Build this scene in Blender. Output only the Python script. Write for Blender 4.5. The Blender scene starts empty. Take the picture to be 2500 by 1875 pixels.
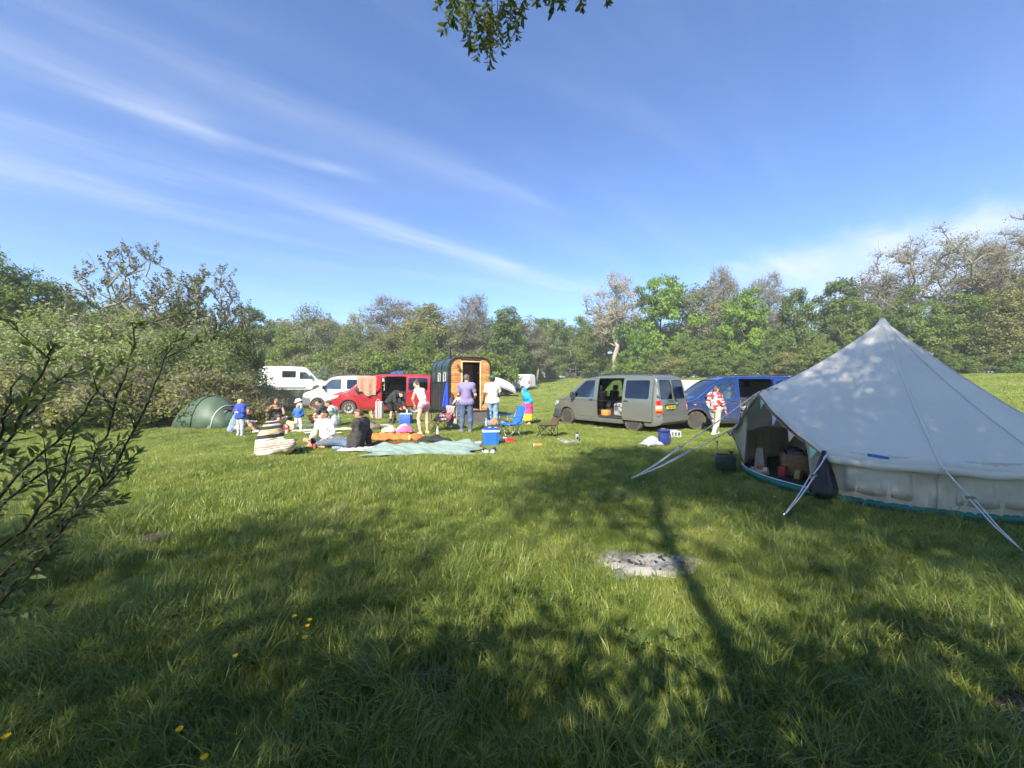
import bpy, bmesh, math, random
import numpy as np
from mathutils import Vector, Matrix, Euler
R = math.radians
random.seed(7)
SC = bpy.context.scene
COL = SC.collection
# ------------------------------------------------------------------ camera
H = 1.55                                  # eye height of the photographer
cam_data = bpy.data.cameras.new('camera')
cam_data.sensor_width = 36.0
cam_data.lens = 36.0 * 940.0 / 2500.0     # ultra-wide phone lens
cam_data.clip_start = 0.05
cam_data.clip_end = 2000
cam = bpy.data.objects.new('camera', cam_data)
COL.objects.link(cam)
cam.location = (0, 0, H)
cam.rotation_euler = (R(90 - 0.15), 0, 0)
SC.camera = cam
# ------------------------------------------------------------------ light
SUN_EL, SUN_AZ = 38.0, 20.0               # sun behind the camera, 20 degrees to its left
world = bpy.data.worlds.new('World')
SC.world = world
world.use_nodes = True
wt = world.node_tree
wt.nodes.clear()
def sky_nodes():
	n, l = wt.nodes, wt.links
	out = n.new('ShaderNodeOutputWorld')
	bg = n.new('ShaderNodeBackground')
	bg.inputs['Strength'].default_value = 0.092
	sky = n.new('ShaderNodeTexSky')
	sky.sky_type = 'NISHITA'
	sky.sun_disc = False
	sky.sun_elevation = R(SUN_EL)
	sky.sun_rotation = R(180 + SUN_AZ)
	sky.altitude = 300
	sky.air_density = 1.0
	sky.dust_density = 0.35
	sky.ozone_density = 2.6
	tc = n.new('ShaderNodeTexCoord')
	sp = n.new('ShaderNodeSeparateXYZ')
	l.new(tc.outputs['Generated'], sp.inputs[0])
	def m(op, a, b=None, c=None, clamp=False):
		q = n.new('ShaderNodeMath')
		q.operation = op
		q.use_clamp = clamp
		for i, v in enumerate((a, b, c)):
			if v is None:
				continue
			if isinstance(v, (int, float)):
				q.inputs[i].default_value = v
			else:
				l.new(v, q.inputs[i])
		return q.outputs[0]
	def ss(v, a, b):
		q = n.new('ShaderNodeMapRange')
		q.interpolation_type = 'SMOOTHSTEP'
		l.new(v, q.inputs['Value'])
		q.inputs['From Min'].default_value = a
		q.inputs['From Max'].default_value = b
		return q.outputs['Result']
	z = m('MAXIMUM', sp.outputs['Z'], 0.06)
	px = m('DIVIDE', sp.outputs['X'], z)
	py = m('DIVIDE', sp.outputs['Y'], z)
	s = m('ADD', m('MULTIPLY', px, 0.75), m('MULTIPLY', py, 0.66))
	t = m('ADD', m('MULTIPLY', px, -0.66), m('MULTIPLY', py, 0.75))
	def noise(sx, tx, scale, detail, off):
		cb = n.new('ShaderNodeCombineXYZ')
		l.new(m('MULTIPLY', s, sx), cb.inputs[0])
		l.new(m('MULTIPLY', t, tx), cb.inputs[1])
		cb.inputs[2].default_value = off
		q = n.new('ShaderNodeTexNoise')
		l.new(cb.outputs[0], q.inputs['Vector'])
		q.inputs['Scale'].default_value = scale
		q.inputs['Detail'].default_value = detail
		q.inputs['Roughness'].default_value = 0.55
		q.inputs['Distortion'].default_value = 0.3
		return q.outputs['Fac']
	nA = noise(0.35, 1.6, 1.6, 5, 1.3)        # long cirrus fibres
	nB = noise(0.8, 2.6, 2.2, 6, 7.7)         # finer fibres
	nC = noise(0.5, 0.6, 1.2, 4, 3.1)         # broad patches
	wob = m('MULTIPLY', m('SUBTRACT', nC, 0.5), 0.5)
	tw = m('ADD', t, wob)
	def streak(t0, w, s0, s1, fade):
		d = m('DIVIDE', m('SUBTRACT', tw, t0), w)
		g = m('POWER', 2.718, m('MULTIPLY', m('MULTIPLY', d, d), -1.0))
		return m('MULTIPLY', g, m('MULTIPLY', ss(s, s0 - fade, s0), ss(s, s1 + fade, s1)))
	c = m('MULTIPLY', streak(2.47, 0.17, -2.0, 3.0, 1.2), 0.50)
	c = m('ADD', c, m('MULTIPLY', streak(2.9, 0.45, -1.0, 3.0, 1.5), 0.34))
	c = m('ADD', c, m('MULTIPLY', streak(1.9, 0.15, -3.0, -0.05, 0.35), 0.66))
	c = m('ADD', c, m('MULTIPLY', streak(1.93, 0.06, 0.0, 0.5, 0.3), 0.42))
	c = m('ADD', c, m('MULTIPLY', streak(1.5, 0.09, -0.5, 1.3, 0.7), 0.24))
	c = m('MULTIPLY', c, m('ADD', 0.10, m('MULTIPLY', ss(nA, 0.3, 0.72), 0.75)))
	c = m('MULTIPLY', c, m('ADD', 0.6, m('MULTIPLY', ss(nB, 0.2, 0.8), 0.5)))
	veil = m('MULTIPLY', ss(nA, 0.40, 0.8), 0.11)
	bank = m('MULTIPLY', ss(m('ADD', s, m('MULTIPLY', m('SUBTRACT', nB, 0.5), 0.9)), 3.15, 4.0), ss(tw, 1.9, 0.7))
	c = m('ADD', m('ADD', c, veil), m('MULTIPLY', bank, m('ADD', 0.52, m('MULTIPLY', ss(nA, 0.35, 0.7), 0.5))))
	c = m('MULTIPLY', c, ss(sp.outputs['Z'], 0.06, 0.22))
	c = m('MINIMUM', c, 0.85, clamp=True)
	mix = n.new('ShaderNodeMixRGB')
	l.new(c, mix.inputs['Fac'])
	tint = n.new('ShaderNodeMixRGB')               # white balance of the phone
	tint.blend_type = 'MULTIPLY'
	tint.inputs['Fac'].default_value = 1
	tint.inputs['Color2'].default_value = (0.74, 0.90, 1.18, 1)
	l.new(sky.outputs[0], tint.inputs['Color1'])
	l.new(tint.outputs[0], mix.inputs['Color1'])
	mix.inputs['Color2'].default_value = (4.0, 4.5, 5.4, 1)
	l.new(mix.outputs[0], bg.inputs['Color'])
	l.new(bg.outputs[0], out.inputs['Surface'])
sky_nodes()
world.cycles.sampling_method = 'MANUAL'
world.cycles.sample_map_resolution = 512
sun_data = bpy.data.lights.new('sun', 'SUN')
sun_data.energy = 4.5
sun_data.angle = R(0.53)
sun_data.color = (1.0, 0.93, 0.80)
sun = bpy.data.objects.new('sun', sun_data)
COL.objects.link(sun)
sun.location = (-20, -50, 45)
sun.rotation_euler = Vector((math.sin(R(SUN_AZ)) * math.cos(R(SUN_EL)), math.cos(R(SUN_AZ)) * math.cos(R(SUN_EL)),
							 -math.sin(R(SUN_EL)))).to_track_quat('-Z', 'Y').to_euler()
SC.render.engine = 'CYCLES'
SC.cycles.use_denoising = True
SC.cycles.max_bounces = 5
SC.cycles.diffuse_bounces = 3
SC.cycles.volume_bounces = 2
SC.cycles.use_adaptive_sampling = True
SC.cycles.adaptive_threshold = 0.03
SC.cycles.transparent_max_bounces = 12
SC.cycles.sample_clamp_indirect = 6
SC.view_settings.view_transform = 'Standard'
SC.view_settings.look = 'None'
SC.view_settings.exposure = 1.25
SC.view_settings.gamma = 1.0
SC.view_settings.use_curve_mapping = False
# ------------------------------------------------------------------ helpers
def smooth(a, b, x):
	t = np.clip((np.asarray(x, float) - a) / (b - a), 0, 1)
	return t * t * (3 - 2 * t)
def terrain(x, y):
	x = np.asarray(x, float)
	y = np.asarray(y, float)
	z = -0.10 * np.exp(-((x - 4) ** 2 + (y - 14) ** 2) / (2 * 3.4 ** 2))
	z = z + 2.2 * smooth(14, 38, 0.75 * x + 0.35 * y)
	z = z + 0.0002 * np.clip(y - 42, 0, 80) ** 2
	z = z + 0.45 * smooth(20, 36, y) * smooth(-7, -16, x)
	a = smooth(0.5, 3, np.hypot(x - 1.2, y - 3.35) / 0.9)
	z = z + 0.022 * np.sin(x * 1.7 + 1.1 * np.sin(y * 0.9)) * np.sin(y * 1.3 + 0.6) * smooth(16, 9, y)
	z = z - 0.03 * np.exp(-((x - 1.2) ** 2 + (y - 3.35) ** 2) / 0.16)
	return z
def tz(x, y):
	return float(terrain(x, y))
def gp(px, py, z=0.0):
	"""point of the field seen at a place of the photograph (2500 px wide), as (x, y)"""
	Y = (H - z) * 940.0 / (py - 935.0)
	return ((px - 1250.0) / 940.0 * Y, Y)
def at_px(px, Y):
	return (px - 1250) / 940.0 * Y
def link(o, parent=None):
	COL.objects.link(o)
	if parent is not None:
		o.parent = parent
	return o
def tag(o, label=None, cat=None, group=None, kind=None):
	if label:
		o['label'] = label
	if cat:
		o['category'] = cat
	if group:
		o['group'] = group
	if kind:
		o['kind'] = kind
	return o
def thing(name, label, cat, loc=(0, 0, 0), rz=0.0, group=None, scale=1.0):
	o = bpy.data.objects.new(name, None)
	o.empty_display_size = 0.1
	link(o)
	o.location = loc
	o.rotation_euler = (0, 0, rz)
	o.scale = (scale,) * 3
	return tag(o, label, cat, group)
def mesh_np(name, V, F, mats=None, smooth_=False, fmat=None):
	"""F: (n,3) or (n,4) int array, or list of such arrays / list of lists"""
	me = bpy.data.meshes.new(name)
	V = np.asarray(V, dtype=np.float32).reshape(-1, 3)
	if isinstance(F, np.ndarray):
		F = [F]
	if len(F) and isinstance(F[0], np.ndarray) and F[0].ndim == 2:
		F = [f for f in F if len(f)]
		loops = np.concatenate([f.ravel() for f in F]).astype(np.int32)
		tot = np.concatenate([np.full(len(f), f.shape[1], np.int32) for f in F])
	else:
		loops = np.array([i for f in F for i in f], np.int32)
		tot = np.array([len(f) for f in F], np.int32)
	st = np.concatenate([[0], np.cumsum(tot)[:-1]]).astype(np.int32)
	me.vertices.add(len(V))
	me.vertices.foreach_set('co', V.ravel())
	me.loops.add(len(loops))
	me.loops.foreach_set('vertex_index', loops)
	me.polygons.add(len(tot))
	me.polygons.foreach_set('loop_start', st)
	me.polygons.foreach_set('loop_total', tot)
	if fmat is not None:
		me.polygons.foreach_set('material_index', np.asarray(fmat, np.int32))
	me.polygons.foreach_set('use_smooth', np.full(len(tot), smooth_, dtype=bool))
	me.update(calc_edges=True)
	me.validate()
	for m_ in (mats or []):
		me.materials.append(m_)
	return me
def obj(name, me, parent=None, mat=None, loc=None, rot=None):
	o = bpy.data.objects.new(name, me)
	link(o, parent)
	if mat is not None:
		me.materials.clear()
		me.materials.append(mat)
	if loc is not None:
		o.location = loc
	if rot is not None:
		o.rotation_euler = rot
	return o
class MB:
	"""collects simple shapes into one mesh"""
	def __init__(s):
		s.v, s.f = [], []
	def add(s, V, F):
		b = len(s.v)
		s.v.extend([tuple(p) for p in V])
		s.f.extend([tuple(i + b for i in f) for f in F])
		return s
	def box(s, c, d, rot=None, bev=0.0):
		c = Vector(c)
		hx, hy, hz = d[0] / 2, d[1] / 2, d[2] / 2
		if bev <= 0:
			V = [Vector((x * hx, y * hy, z * hz)) for z in (-1, 1) for y in (-1, 1) for x in (-1, 1)]
			F = [(0, 2, 3, 1), (4, 5, 7, 6), (0, 1, 5, 4), (2, 6, 7, 3), (0, 4, 6, 2), (1, 3, 7, 5)]
		else:
			b = min(bev, hx * .9, hy * .9, hz * .9)
			bm = bmesh.new()
			bmesh.ops.create_cube(bm, size=1.0)
			for v in bm.verts:
				v.co = Vector((v.co.x * 2 * hx, v.co.y * 2 * hy, v.co.z * 2 * hz))
			bmesh.ops.bevel(bm, geom=bm.edges[:], offset=b, segments=2, profile=0.5, affect='EDGES')
			bm.verts.index_update()
			V = [v.co.copy() for v in bm.verts]
			F = [[v.index for v in f.verts] for f in bm.faces]
			bm.free()
		if rot is not None:
			M = Euler(rot).to_matrix() if not isinstance(rot, Matrix) else rot
			V = [M @ v for v in V]
		return s.add([v + c for v in V], F)
	def tube(s, pts, r, n=8, cap=True, squash=None):
		pts = [Vector(p) for p in pts]
		rr = r if isinstance(r, (list, tuple)) else [r] * len(pts)
		V, F = [], []
		ref = None
		for i, p in enumerate(pts):
			d = (pts[min(i + 1, len(pts) - 1)] - pts[max(i - 1, 0)])
			d = d.normalized() if d.length > 1e-9 else Vector((0, 0, 1))
			if ref is None:
				ref = d.orthogonal().normalized()
			ref = (ref - d * ref.dot(d))
			ref = ref.normalized() if ref.length > 1e-6 else d.orthogonal().normalized()
			b = d.cross(ref)
			for k in range(n):
				a = 2 * math.pi * k / n
				V.append(p + (ref * math.cos(a) + b * math.sin(a)) * rr[i])
		for i in range(len(pts) - 1):
			for k in range(n):
				k2 = (k + 1) % n
				F.append((i * n + k, i * n + k2, (i + 1) * n + k2, (i + 1) * n + k))
		if cap:
			F.append(tuple(range(n - 1, -1, -1)))
			F.append(tuple((len(pts) - 1) * n + k for k in range(n)))
		return s.add(V, F)
	def lathe(s, prof, n=16, c=(0, 0, 0), axis='Z', rot=None):
		V, F = [], []
		m = len(prof)
		for k in range(n):
			a = 2 * math.pi * k / n
			for (r, z) in prof:
				V.append(Vector((r * math.cos(a), r * math.sin(a), z)))
		for k in range(n):
			k2 = (k + 1) % n
			for i in range(m - 1):
				F.append((k * m + i, k2 * m + i, k2 * m + i + 1, k * m + i + 1))
		if prof[0][0] > 1e-6:
			F.append(tuple(k * m for k in range(n - 1, -1, -1)))
		if prof[-1][0] > 1e-6:
			F.append(tuple(k * m + m - 1 for k in range(n)))
		if axis == 'Y':
			V = [Vector((v.x, -v.z, v.y)) for v in V]
		if axis == 'X':
			V = [Vector((v.z, v.y, -v.x)) for v in V]
		if rot is not None:
			M = Euler(rot).to_matrix()
			V = [M @ v for v in V]
		c = Vector(c)
		return s.add([v + c for v in V], F)
	def prism(s, poly, axis, a, b):
		"""poly: 2D outline; axis 'Y': outline in xz, extruded from y=a to y=b, and so on"""
		def P(u, v, w):
			return {'Y': (u, w, v), 'X': (w, u, v), 'Z': (u, v, w)}[axis]
		n = len(poly)
		V = [P(u, v, a) for u, v in poly] + [P(u, v, b) for u, v in poly]
		F = [tuple(range(n)), tuple(range(2 * n - 1, n - 1, -1))]
		for i in range(n):
			j = (i + 1) % n
			F.append((i, i + n, j + n, j))
		return s.add(V, F)
	def mesh(s, name, smooth_=False):
		me = bpy.data.meshes.new(name)
		me.from_pydata([tuple(v) for v in s.v], [], s.f)
		me.update()
		bm = bmesh.new()
		bm.from_mesh(me)
		bmesh.ops.remove_doubles(bm, verts=bm.verts, dist=1e-6)
		bmesh.ops.recalc_face_normals(bm, faces=bm.faces)
		bm.to_mesh(me)
		bm.free()
		if smooth_:
			me.shade_smooth()
		return me
	def build(s, name, mat, parent=None, smooth_=False, loc=None, rot=None, sharp=None):
		me = s.mesh(name, smooth_)
		if sharp is not None:
			me.shade_smooth()
			me.set_sharp_from_angle(angle=R(sharp))
		return obj(name, me, parent, mat, loc, rot)
def rrect(x0, x1, z0, z1, r, n=4):
	pts = []
	r = min(r, (x1 - x0) / 2 * .99, (z1 - z0) / 2 * .99)
	for cx, cz, a0 in ((x1 - r, z1 - r, 0), (x0 + r, z1 - r, 90), (x0 + r, z0 + r, 180), (x1 - r, z0 + r, 270)):
		for i in range(n + 1):
			a = R(a0 + 90 * i / n)
			pts.append((cx + r * math.cos(a), cz + r * math.sin(a)))
	return pts
def rpoly(pts, r, n=3):
	"""polygon with rounded corners"""
	out = []
	m = len(pts)
	for i in range(m):
		p0, p1, p2 = Vector(pts[i - 1]), Vector(pts[i]), Vector(pts[(i + 1) % m])
		a, b = (p0 - p1), (p2 - p1)
		rr = min(r, a.length * .45, b.length * .45)
		A, B = p1 + a.normalized() * rr, p1 + b.normalized() * rr
		for k in range(n + 1):
			t = k / n
			q = A * (1 - t) ** 2 + p1 * 2 * t * (1 - t) + B * t * t
			out.append((q.x, q.y))
	return out
_MATS = {}
def pm(name, col, rough=0.6, metal=0.0, var=0.12, scale=8.0, bump=0.0, bscale=60.0, coat=0.0, col2=None,
	   trans=0.0, emit=None, spec=0.5, sheen=0.0, ior=1.45, alpha=1.0):
	"""plain procedural material: base colour broken up by noise, fine relief from a second noise"""
	if name in _MATS:
		return _MATS[name]
	m = bpy.data.materials.new(name)
	m.use_nodes = True
	nt = m.node_tree
	b = nt.nodes['Principled BSDF']
	b.inputs['Roughness'].default_value = rough
	b.inputs['Metallic'].default_value = metal
	b.inputs['Coat Weight'].default_value = coat
	b.inputs['Coat Roughness'].default_value = 0.06
	b.inputs['Specular IOR Level'].default_value = spec
	b.inputs['Sheen Weight'].default_value = sheen
	b.inputs['Transmission Weight'].default_value = trans
	b.inputs['IOR'].default_value = ior
	b.inputs['Alpha'].default_value = alpha
	tc = nt.nodes.new('ShaderNodeTexCoord')
	if var > 0 or col2:
		nz = nt.nodes.new('ShaderNodeTexNoise')
		nz.inputs['Scale'].default_value = scale
		nz.inputs['Detail'].default_value = 5
		nt.links.new(tc.outputs['Object'], nz.inputs['Vector'])
		rp = nt.nodes.new('ShaderNodeMapRange')
		rp.inputs['From Min'].default_value = 0.3
		rp.inputs['From Max'].default_value = 0.7
		nt.links.new(nz.outputs['Fac'], rp.inputs['Value'])
		mx = nt.nodes.new('ShaderNodeMixRGB')
		c2 = col2 or tuple(min(1, c * (1 + var)) for c in col)
		c1 = col if col2 else tuple(c * (1 - var) for c in col)
		mx.inputs['Color1'].default_value = (*c1, 1)
		mx.inputs['Color2'].default_value = (*c2, 1)
		nt.links.new(rp.outputs[0], mx.inputs['Fac'])
		nt.links.new(mx.outputs[0], b.inputs['Base Color'])
	else:
		b.inputs['Base Color'].default_value = (*col, 1)
	if bump > 0:
		n2 = nt.nodes.new('ShaderNodeTexNoise')
		n2.inputs['Scale'].default_value = bscale
		n2.inputs['Detail'].default_value = 4
		nt.links.new(tc.outputs['Object'], n2.inputs['Vector'])
		bp = nt.nodes.new('ShaderNodeBump')
		bp.inputs['Strength'].default_value = 1.0
		bp.inputs['Distance'].default_value = bump
		nt.links.new(n2.outputs['Fac'], bp.inputs['Height'])
		nt.links.new(bp.outputs[0], b.inputs['Normal'])
	if emit:
		b.inputs['Emission Color'].default_value = (*emit[0], 1)
		b.inputs['Emission Strength'].default_value = emit[1]
	_MATS[name] = m
	return m
def leaf_mat(name, cols, trans=0.35, rough=0.55, spec=0.3, noise=0.25):
	"""foliage: colour picked per leaf, light passes through"""
	if name in _MATS:
		return _MATS[name]
	m = bpy.data.materials.new(name)
	m.use_nodes = True
	nt = m.node_tree
	b = nt.nodes['Principled BSDF']
	b.inputs['Roughness'].default_value = rough
	b.inputs['Specular IOR Level'].default_value = spec
	geo = nt.nodes.new('ShaderNodeNewGeometry')
	oi = nt.nodes.new('ShaderNodeObjectInfo')
	tc = nt.nodes.new('ShaderNodeTexCoord')
	nz = nt.nodes.new('ShaderNodeTexNoise')
	nz.inputs['Scale'].default_value = noise
	nz.inputs['Detail'].default_value = 3
	nt.links.new(geo.outputs['Position'], nz.inputs['Vector'])
	a1 = nt.nodes.new('ShaderNodeMath')
	a1.operation = 'MULTIPLY_ADD'
	nt.links.new(geo.outputs['Random Per Island'], a1.inputs[0])
	a1.inputs[1].default_value = 0.5
	nt.links.new(nz.outputs['Fac'], a1.inputs[2])
	a2 = nt.nodes.new('ShaderNodeMath')
	a2.operation = 'MULTIPLY_ADD'
	nt.links.new(oi.outputs['Random'], a2.inputs[0])
	a2.inputs[1].default_value = 0.25
	nt.links.new(a1.outputs[0], a2.inputs[2])
	a3 = nt.nodes.new('ShaderNodeMath')
	a3.operation = 'SUBTRACT'
	nt.links.new(a2.outputs[0], a3.inputs[0])
	a3.inputs[1].default_value = 0.37
	cr = nt.nodes.new('ShaderNodeValToRGB')
	el = cr.color_ramp.elements
	while len(el) < len(cols):
		el.new(0.5)
	for i, c in enumerate(cols):
		el[i].position = i / (len(cols) - 1)
		el[i].color = (*c, 1)
	nt.links.new(a3.outputs[0], cr.inputs['Fac'])
	nt.links.new(cr.outputs[0], b.inputs['Base Color'])
	tr = nt.nodes.new('ShaderNodeBsdfTranslucent')
	br = nt.nodes.new('ShaderNodeMixRGB')
	br.blend_type = 'MULTIPLY'
	br.inputs['Fac'].default_value = 1
	nt.links.new(cr.outputs[0], br.inputs['Color1'])
	br.inputs['Color2'].default_value = (1.5, 1.6, 0.7, 1)
	nt.links.new(br.outputs[0], tr.inputs['Color'])
	mx = nt.nodes.new('ShaderNodeMixShader')
	mx.inputs['Fac'].default_value = trans
	nt.links.new(b.outputs[0], mx.inputs[1])
	nt.links.new(tr.outputs[0], mx.inputs[2])
	nt.links.new(mx.outputs[0], nt.nodes['Material Output'].inputs['Surface'])
	_MATS[name] = m
	return m
M_bark = pm('bark_grey', (0.21, 0.182, 0.138), 0.9, var=0.35, scale=6, bump=0.02, bscale=18)
M_barkd = pm('bark_dark', (0.055, 0.043, 0.032), 0.9, var=0.35, scale=6, bump=0.02, bscale=18)
M_barkp = pm('bark_pale', (0.34, 0.29, 0.225), 0.85, var=0.3, scale=4, bump=0.02, bscale=14)
def tubes_np(paths, radii, n=5):
	"""many tapering tubes in one go"""
	V, F = [], []
	base = 0
	ang = np.linspace(0, 2 * np.pi, n, endpoint=False)
	ca, sa = np.cos(ang), np.sin(ang)
	for P, Rr in zip(paths, radii):
		P = np.asarray(P, float)
		m = len(P)
		D = np.gradient(P, axis=0)
		D /= np.linalg.norm(D, axis=1, keepdims=True) + 1e-9
		ref = np.array([0.31, 0.17, 0.93]) if abs(D[0, 2]) < 0.8 else np.array([1.0, 0.1, 0.0])
		A = np.cross(D, ref)
		A /= np.linalg.norm(A, axis=1, keepdims=True) + 1e-9
		B = np.cross(D, A)
		ring = P[:, None, :] + (A[:, None, :] * ca[None, :, None] + B[:, None, :] * sa[None, :, None]) * np.asarray(Rr)[:, None, None]
		V.append(ring.reshape(-1, 3))
		i = (np.arange(m - 1)[:, None] * n + np.arange(n)[None, :])
		j = (np.arange(m - 1)[:, None] * n + (np.arange(n)[None, :] + 1) % n)
		F.append(np.stack([i, j, j + n, i + n], -1).reshape(-1, 4) + base)
		base += m * n
	return np.concatenate(V), np.concatenate(F)
def leaves_np(C, Nrm, size, rg, aspect=0.6, jitter=0.9):
	"""leaf faces (two triangles folded along the midrib) centred at C"""
	n = len(C)
	N = Nrm + rg.normal(0, jitter, (n, 3))
	N /= np.linalg.norm(N, axis=1, keepdims=True) + 1e-9
	T = np.cross(N, rg.normal(0, 1, (n, 3)))
	T /= np.linalg.norm(T, axis=1, keepdims=True) + 1e-9
	B = np.cross(N, T)
	s = size * rg.uniform(0.6, 1.35, n)[:, None]
	a = C - T * s * 0.5
	b = C + B * s * aspect * 0.5 + N * s * 0.10
	c = C + T * s * 0.5
	d = C - B * s * aspect * 0.5 + N * s * 0.10
	V = np.stack([a, b, c, d], 1).reshape(-1, 3)
	F = np.arange(4 * n).reshape(-1, 4)
	return V, F
FOOT = []          # ground covered by things: (x, y, half length, half width, angle)
def see_through(m, f, col):
	"""let part of the light pass through a cloth material"""
	nt = m.node_tree
	out = nt.nodes['Material Output']
	b = nt.nodes['Principled BSDF']
	tr = nt.nodes.new('ShaderNodeBsdfTranslucent')
	tr.inputs['Color'].default_value = (*col, 1)
	mx = nt.nodes.new('ShaderNodeMixShader')
	mx.inputs['Fac'].default_value = f
	nt.links.new(b.outputs[0], mx.inputs[1])
	nt.links.new(tr.outputs[0], mx.inputs[2])
	nt.links.new(mx.outputs[0], out.inputs['Surface'])
	return m
# ------------------------------------------------------------------ ground
def ground_mat():
	m = bpy.data.materials.new('meadow_ground')
	m.use_nodes = True
	nt = m.node_tree
	n, l = nt.nodes, nt.links
	b = n['Principled BSDF']
	b.inputs['Roughness'].default_value = 0.9
	b.inputs['Specular IOR Level'].default_value = 0.15
	geo = n.new('ShaderNodeNewGeometry')
	def nz(scale, detail=5, rough=0.6):
		q = n.new('ShaderNodeTexNoise')
		q.inputs['Scale'].default_value = scale
		q.inputs['Detail'].default_value = detail
		q.inputs['Roughness'].default_value = rough
		l.new(geo.outputs['Position'], q.inputs['Vector'])
		return q.outputs['Fac']
	def ramp(f, a, b_, c1, c2):
		r = n.new('ShaderNodeMapRange')
		r.inputs['From Min'].default_value = a
		r.inputs['From Max'].default_value = b_
		l.new(f, r.inputs['Value'])
		x = n.new('ShaderNodeMixRGB')
		l.new(r.outputs[0], x.inputs['Fac'])
		for k, c in ((1, c1), (2, c2)):
			if isinstance(c, tuple):
				x.inputs['Color%d' % k].default_value = (*c, 1)
			else:
				l.new(c, x.inputs['Color%d' % k])
		return x.outputs[0]
	g1 = ramp(nz(9, 6), 0.3, 0.7, (0.132, 0.182, 0.034), (0.240, 0.280, 0.058))
	g2 = ramp(nz(0.7, 4), 0.4, 0.75, g1, (0.24, 0.25, 0.065))
	g3 = ramp(nz(0.22, 4), 0.5, 0.75, g2, (0.145, 0.215, 0.036))
	l.new(g3, b.inputs['Base Color'])
	bp = n.new('ShaderNodeBump')
	bp.inputs['Distance'].default_value = 0.05
	l.new(nz(16, 6, 0.7), bp.inputs['Height'])
	l.new(bp.outputs[0], b.inputs['Normal'])
	return m
def make_ground():
	xs = np.concatenate([np.linspace(-400, -60, 18), np.linspace(-58, -14, 34), np.linspace(-13, 13, 131),
						 np.linspace(14, 60, 36), np.linspace(66, 400, 18)])
	ys = np.concatenate([np.linspace(-120, -8, 18), np.linspace(-7, 16, 116), np.linspace(16.5, 60, 60),
						 np.linspace(62, 110, 30), np.linspace(116, 600, 20)])
	X, Y = np.meshgrid(xs, ys)
	Z = terrain(X, Y)
	V = np.stack([X, Y, Z], -1).reshape(-1, 3)
	ny, nx = X.shape
	i = np.arange(ny - 1)[:, None] * nx + np.arange(nx - 1)[None, :]
	F = np.stack([i, i + 1, i + nx + 1, i + nx], -1).reshape(-1, 4)
	o = obj('ground', mesh_np('ground', V, F, [ground_mat()], True))
	tag(o, kind='structure')
make_ground()
# ------------------------------------------------------------------ grass
GRASS_COLS = [(0.050, 0.086, 0.018), (0.122, 0.176, 0.032), (0.210, 0.260, 0.050), (0.315, 0.330, 0.082), (0.47, 0.41, 0.19)]
M_grass = leaf_mat('grass_blades', GRASS_COLS, trans=0.30, rough=0.42, spec=0.45, noise=0.8)
def grass_clump(seed, n, rad, hmin, hmax, width, bend, seg=4, lean=0.0):
	rg = np.random.default_rng(seed)
	V, F = [], []
	la = rg.uniform(0, 6.28)
	for k in range(n):
		a, r = rg.uniform(0, 6.28), rad * math.sqrt(rg.uniform(0, 1))
		bx, by = r * math.cos(a), r * math.sin(a)
		h = rg.uniform(hmin, hmax)
		w = width * rg.uniform(0.6, 1.3)
		d = rg.uniform(0, 6.28) if rg.uniform() > lean else la + rg.normal(0, 0.5)
		bd = bend * rg.uniform(0.3, 1.5)
		dx, dy = math.cos(d), math.sin(d)
		tw = d + math.pi / 2 + rg.normal(0, 0.7)
		wx, wy = math.cos(tw), math.sin(tw)
		b0 = len(V)
		ang = rg.uniform(0.0, 0.25)
		x = y = z = 0.0
		for i in range(seg + 1):
			t = i / seg
			ww = w * (1 - t) ** 0.7 * (0.75 + 0.5 * min(1, t * 3)) / 2
			if i == seg:
				V.append((bx + x * dx, by + x * dy, z))
			else:
				V.append((bx + x * dx - wx * ww, by + x * dy - wy * ww, z - 0.01))
				V.append((bx + x * dx + wx * ww, by + x * dy + wy * ww, z - 0.01))
			th = ang + bd * t * 1.6
			x += math.sin(th) * h / seg
			z += math.cos(th) * h / seg
		for i in range(seg - 1):
			q = b0 + 2 * i
			F.append((q, q + 1, q + 3, q + 2))
		q = b0 + 2 * (seg - 1)
		F.append((q, q + 1, q + 2))
	me = bpy.data.meshes.new('grass_clump')
	me.from_pydata(V, [], F)
	me.shade_smooth()
	me.materials.append(M_grass)
	return bpy.data.objects.new('grass_clump', me)
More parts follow.
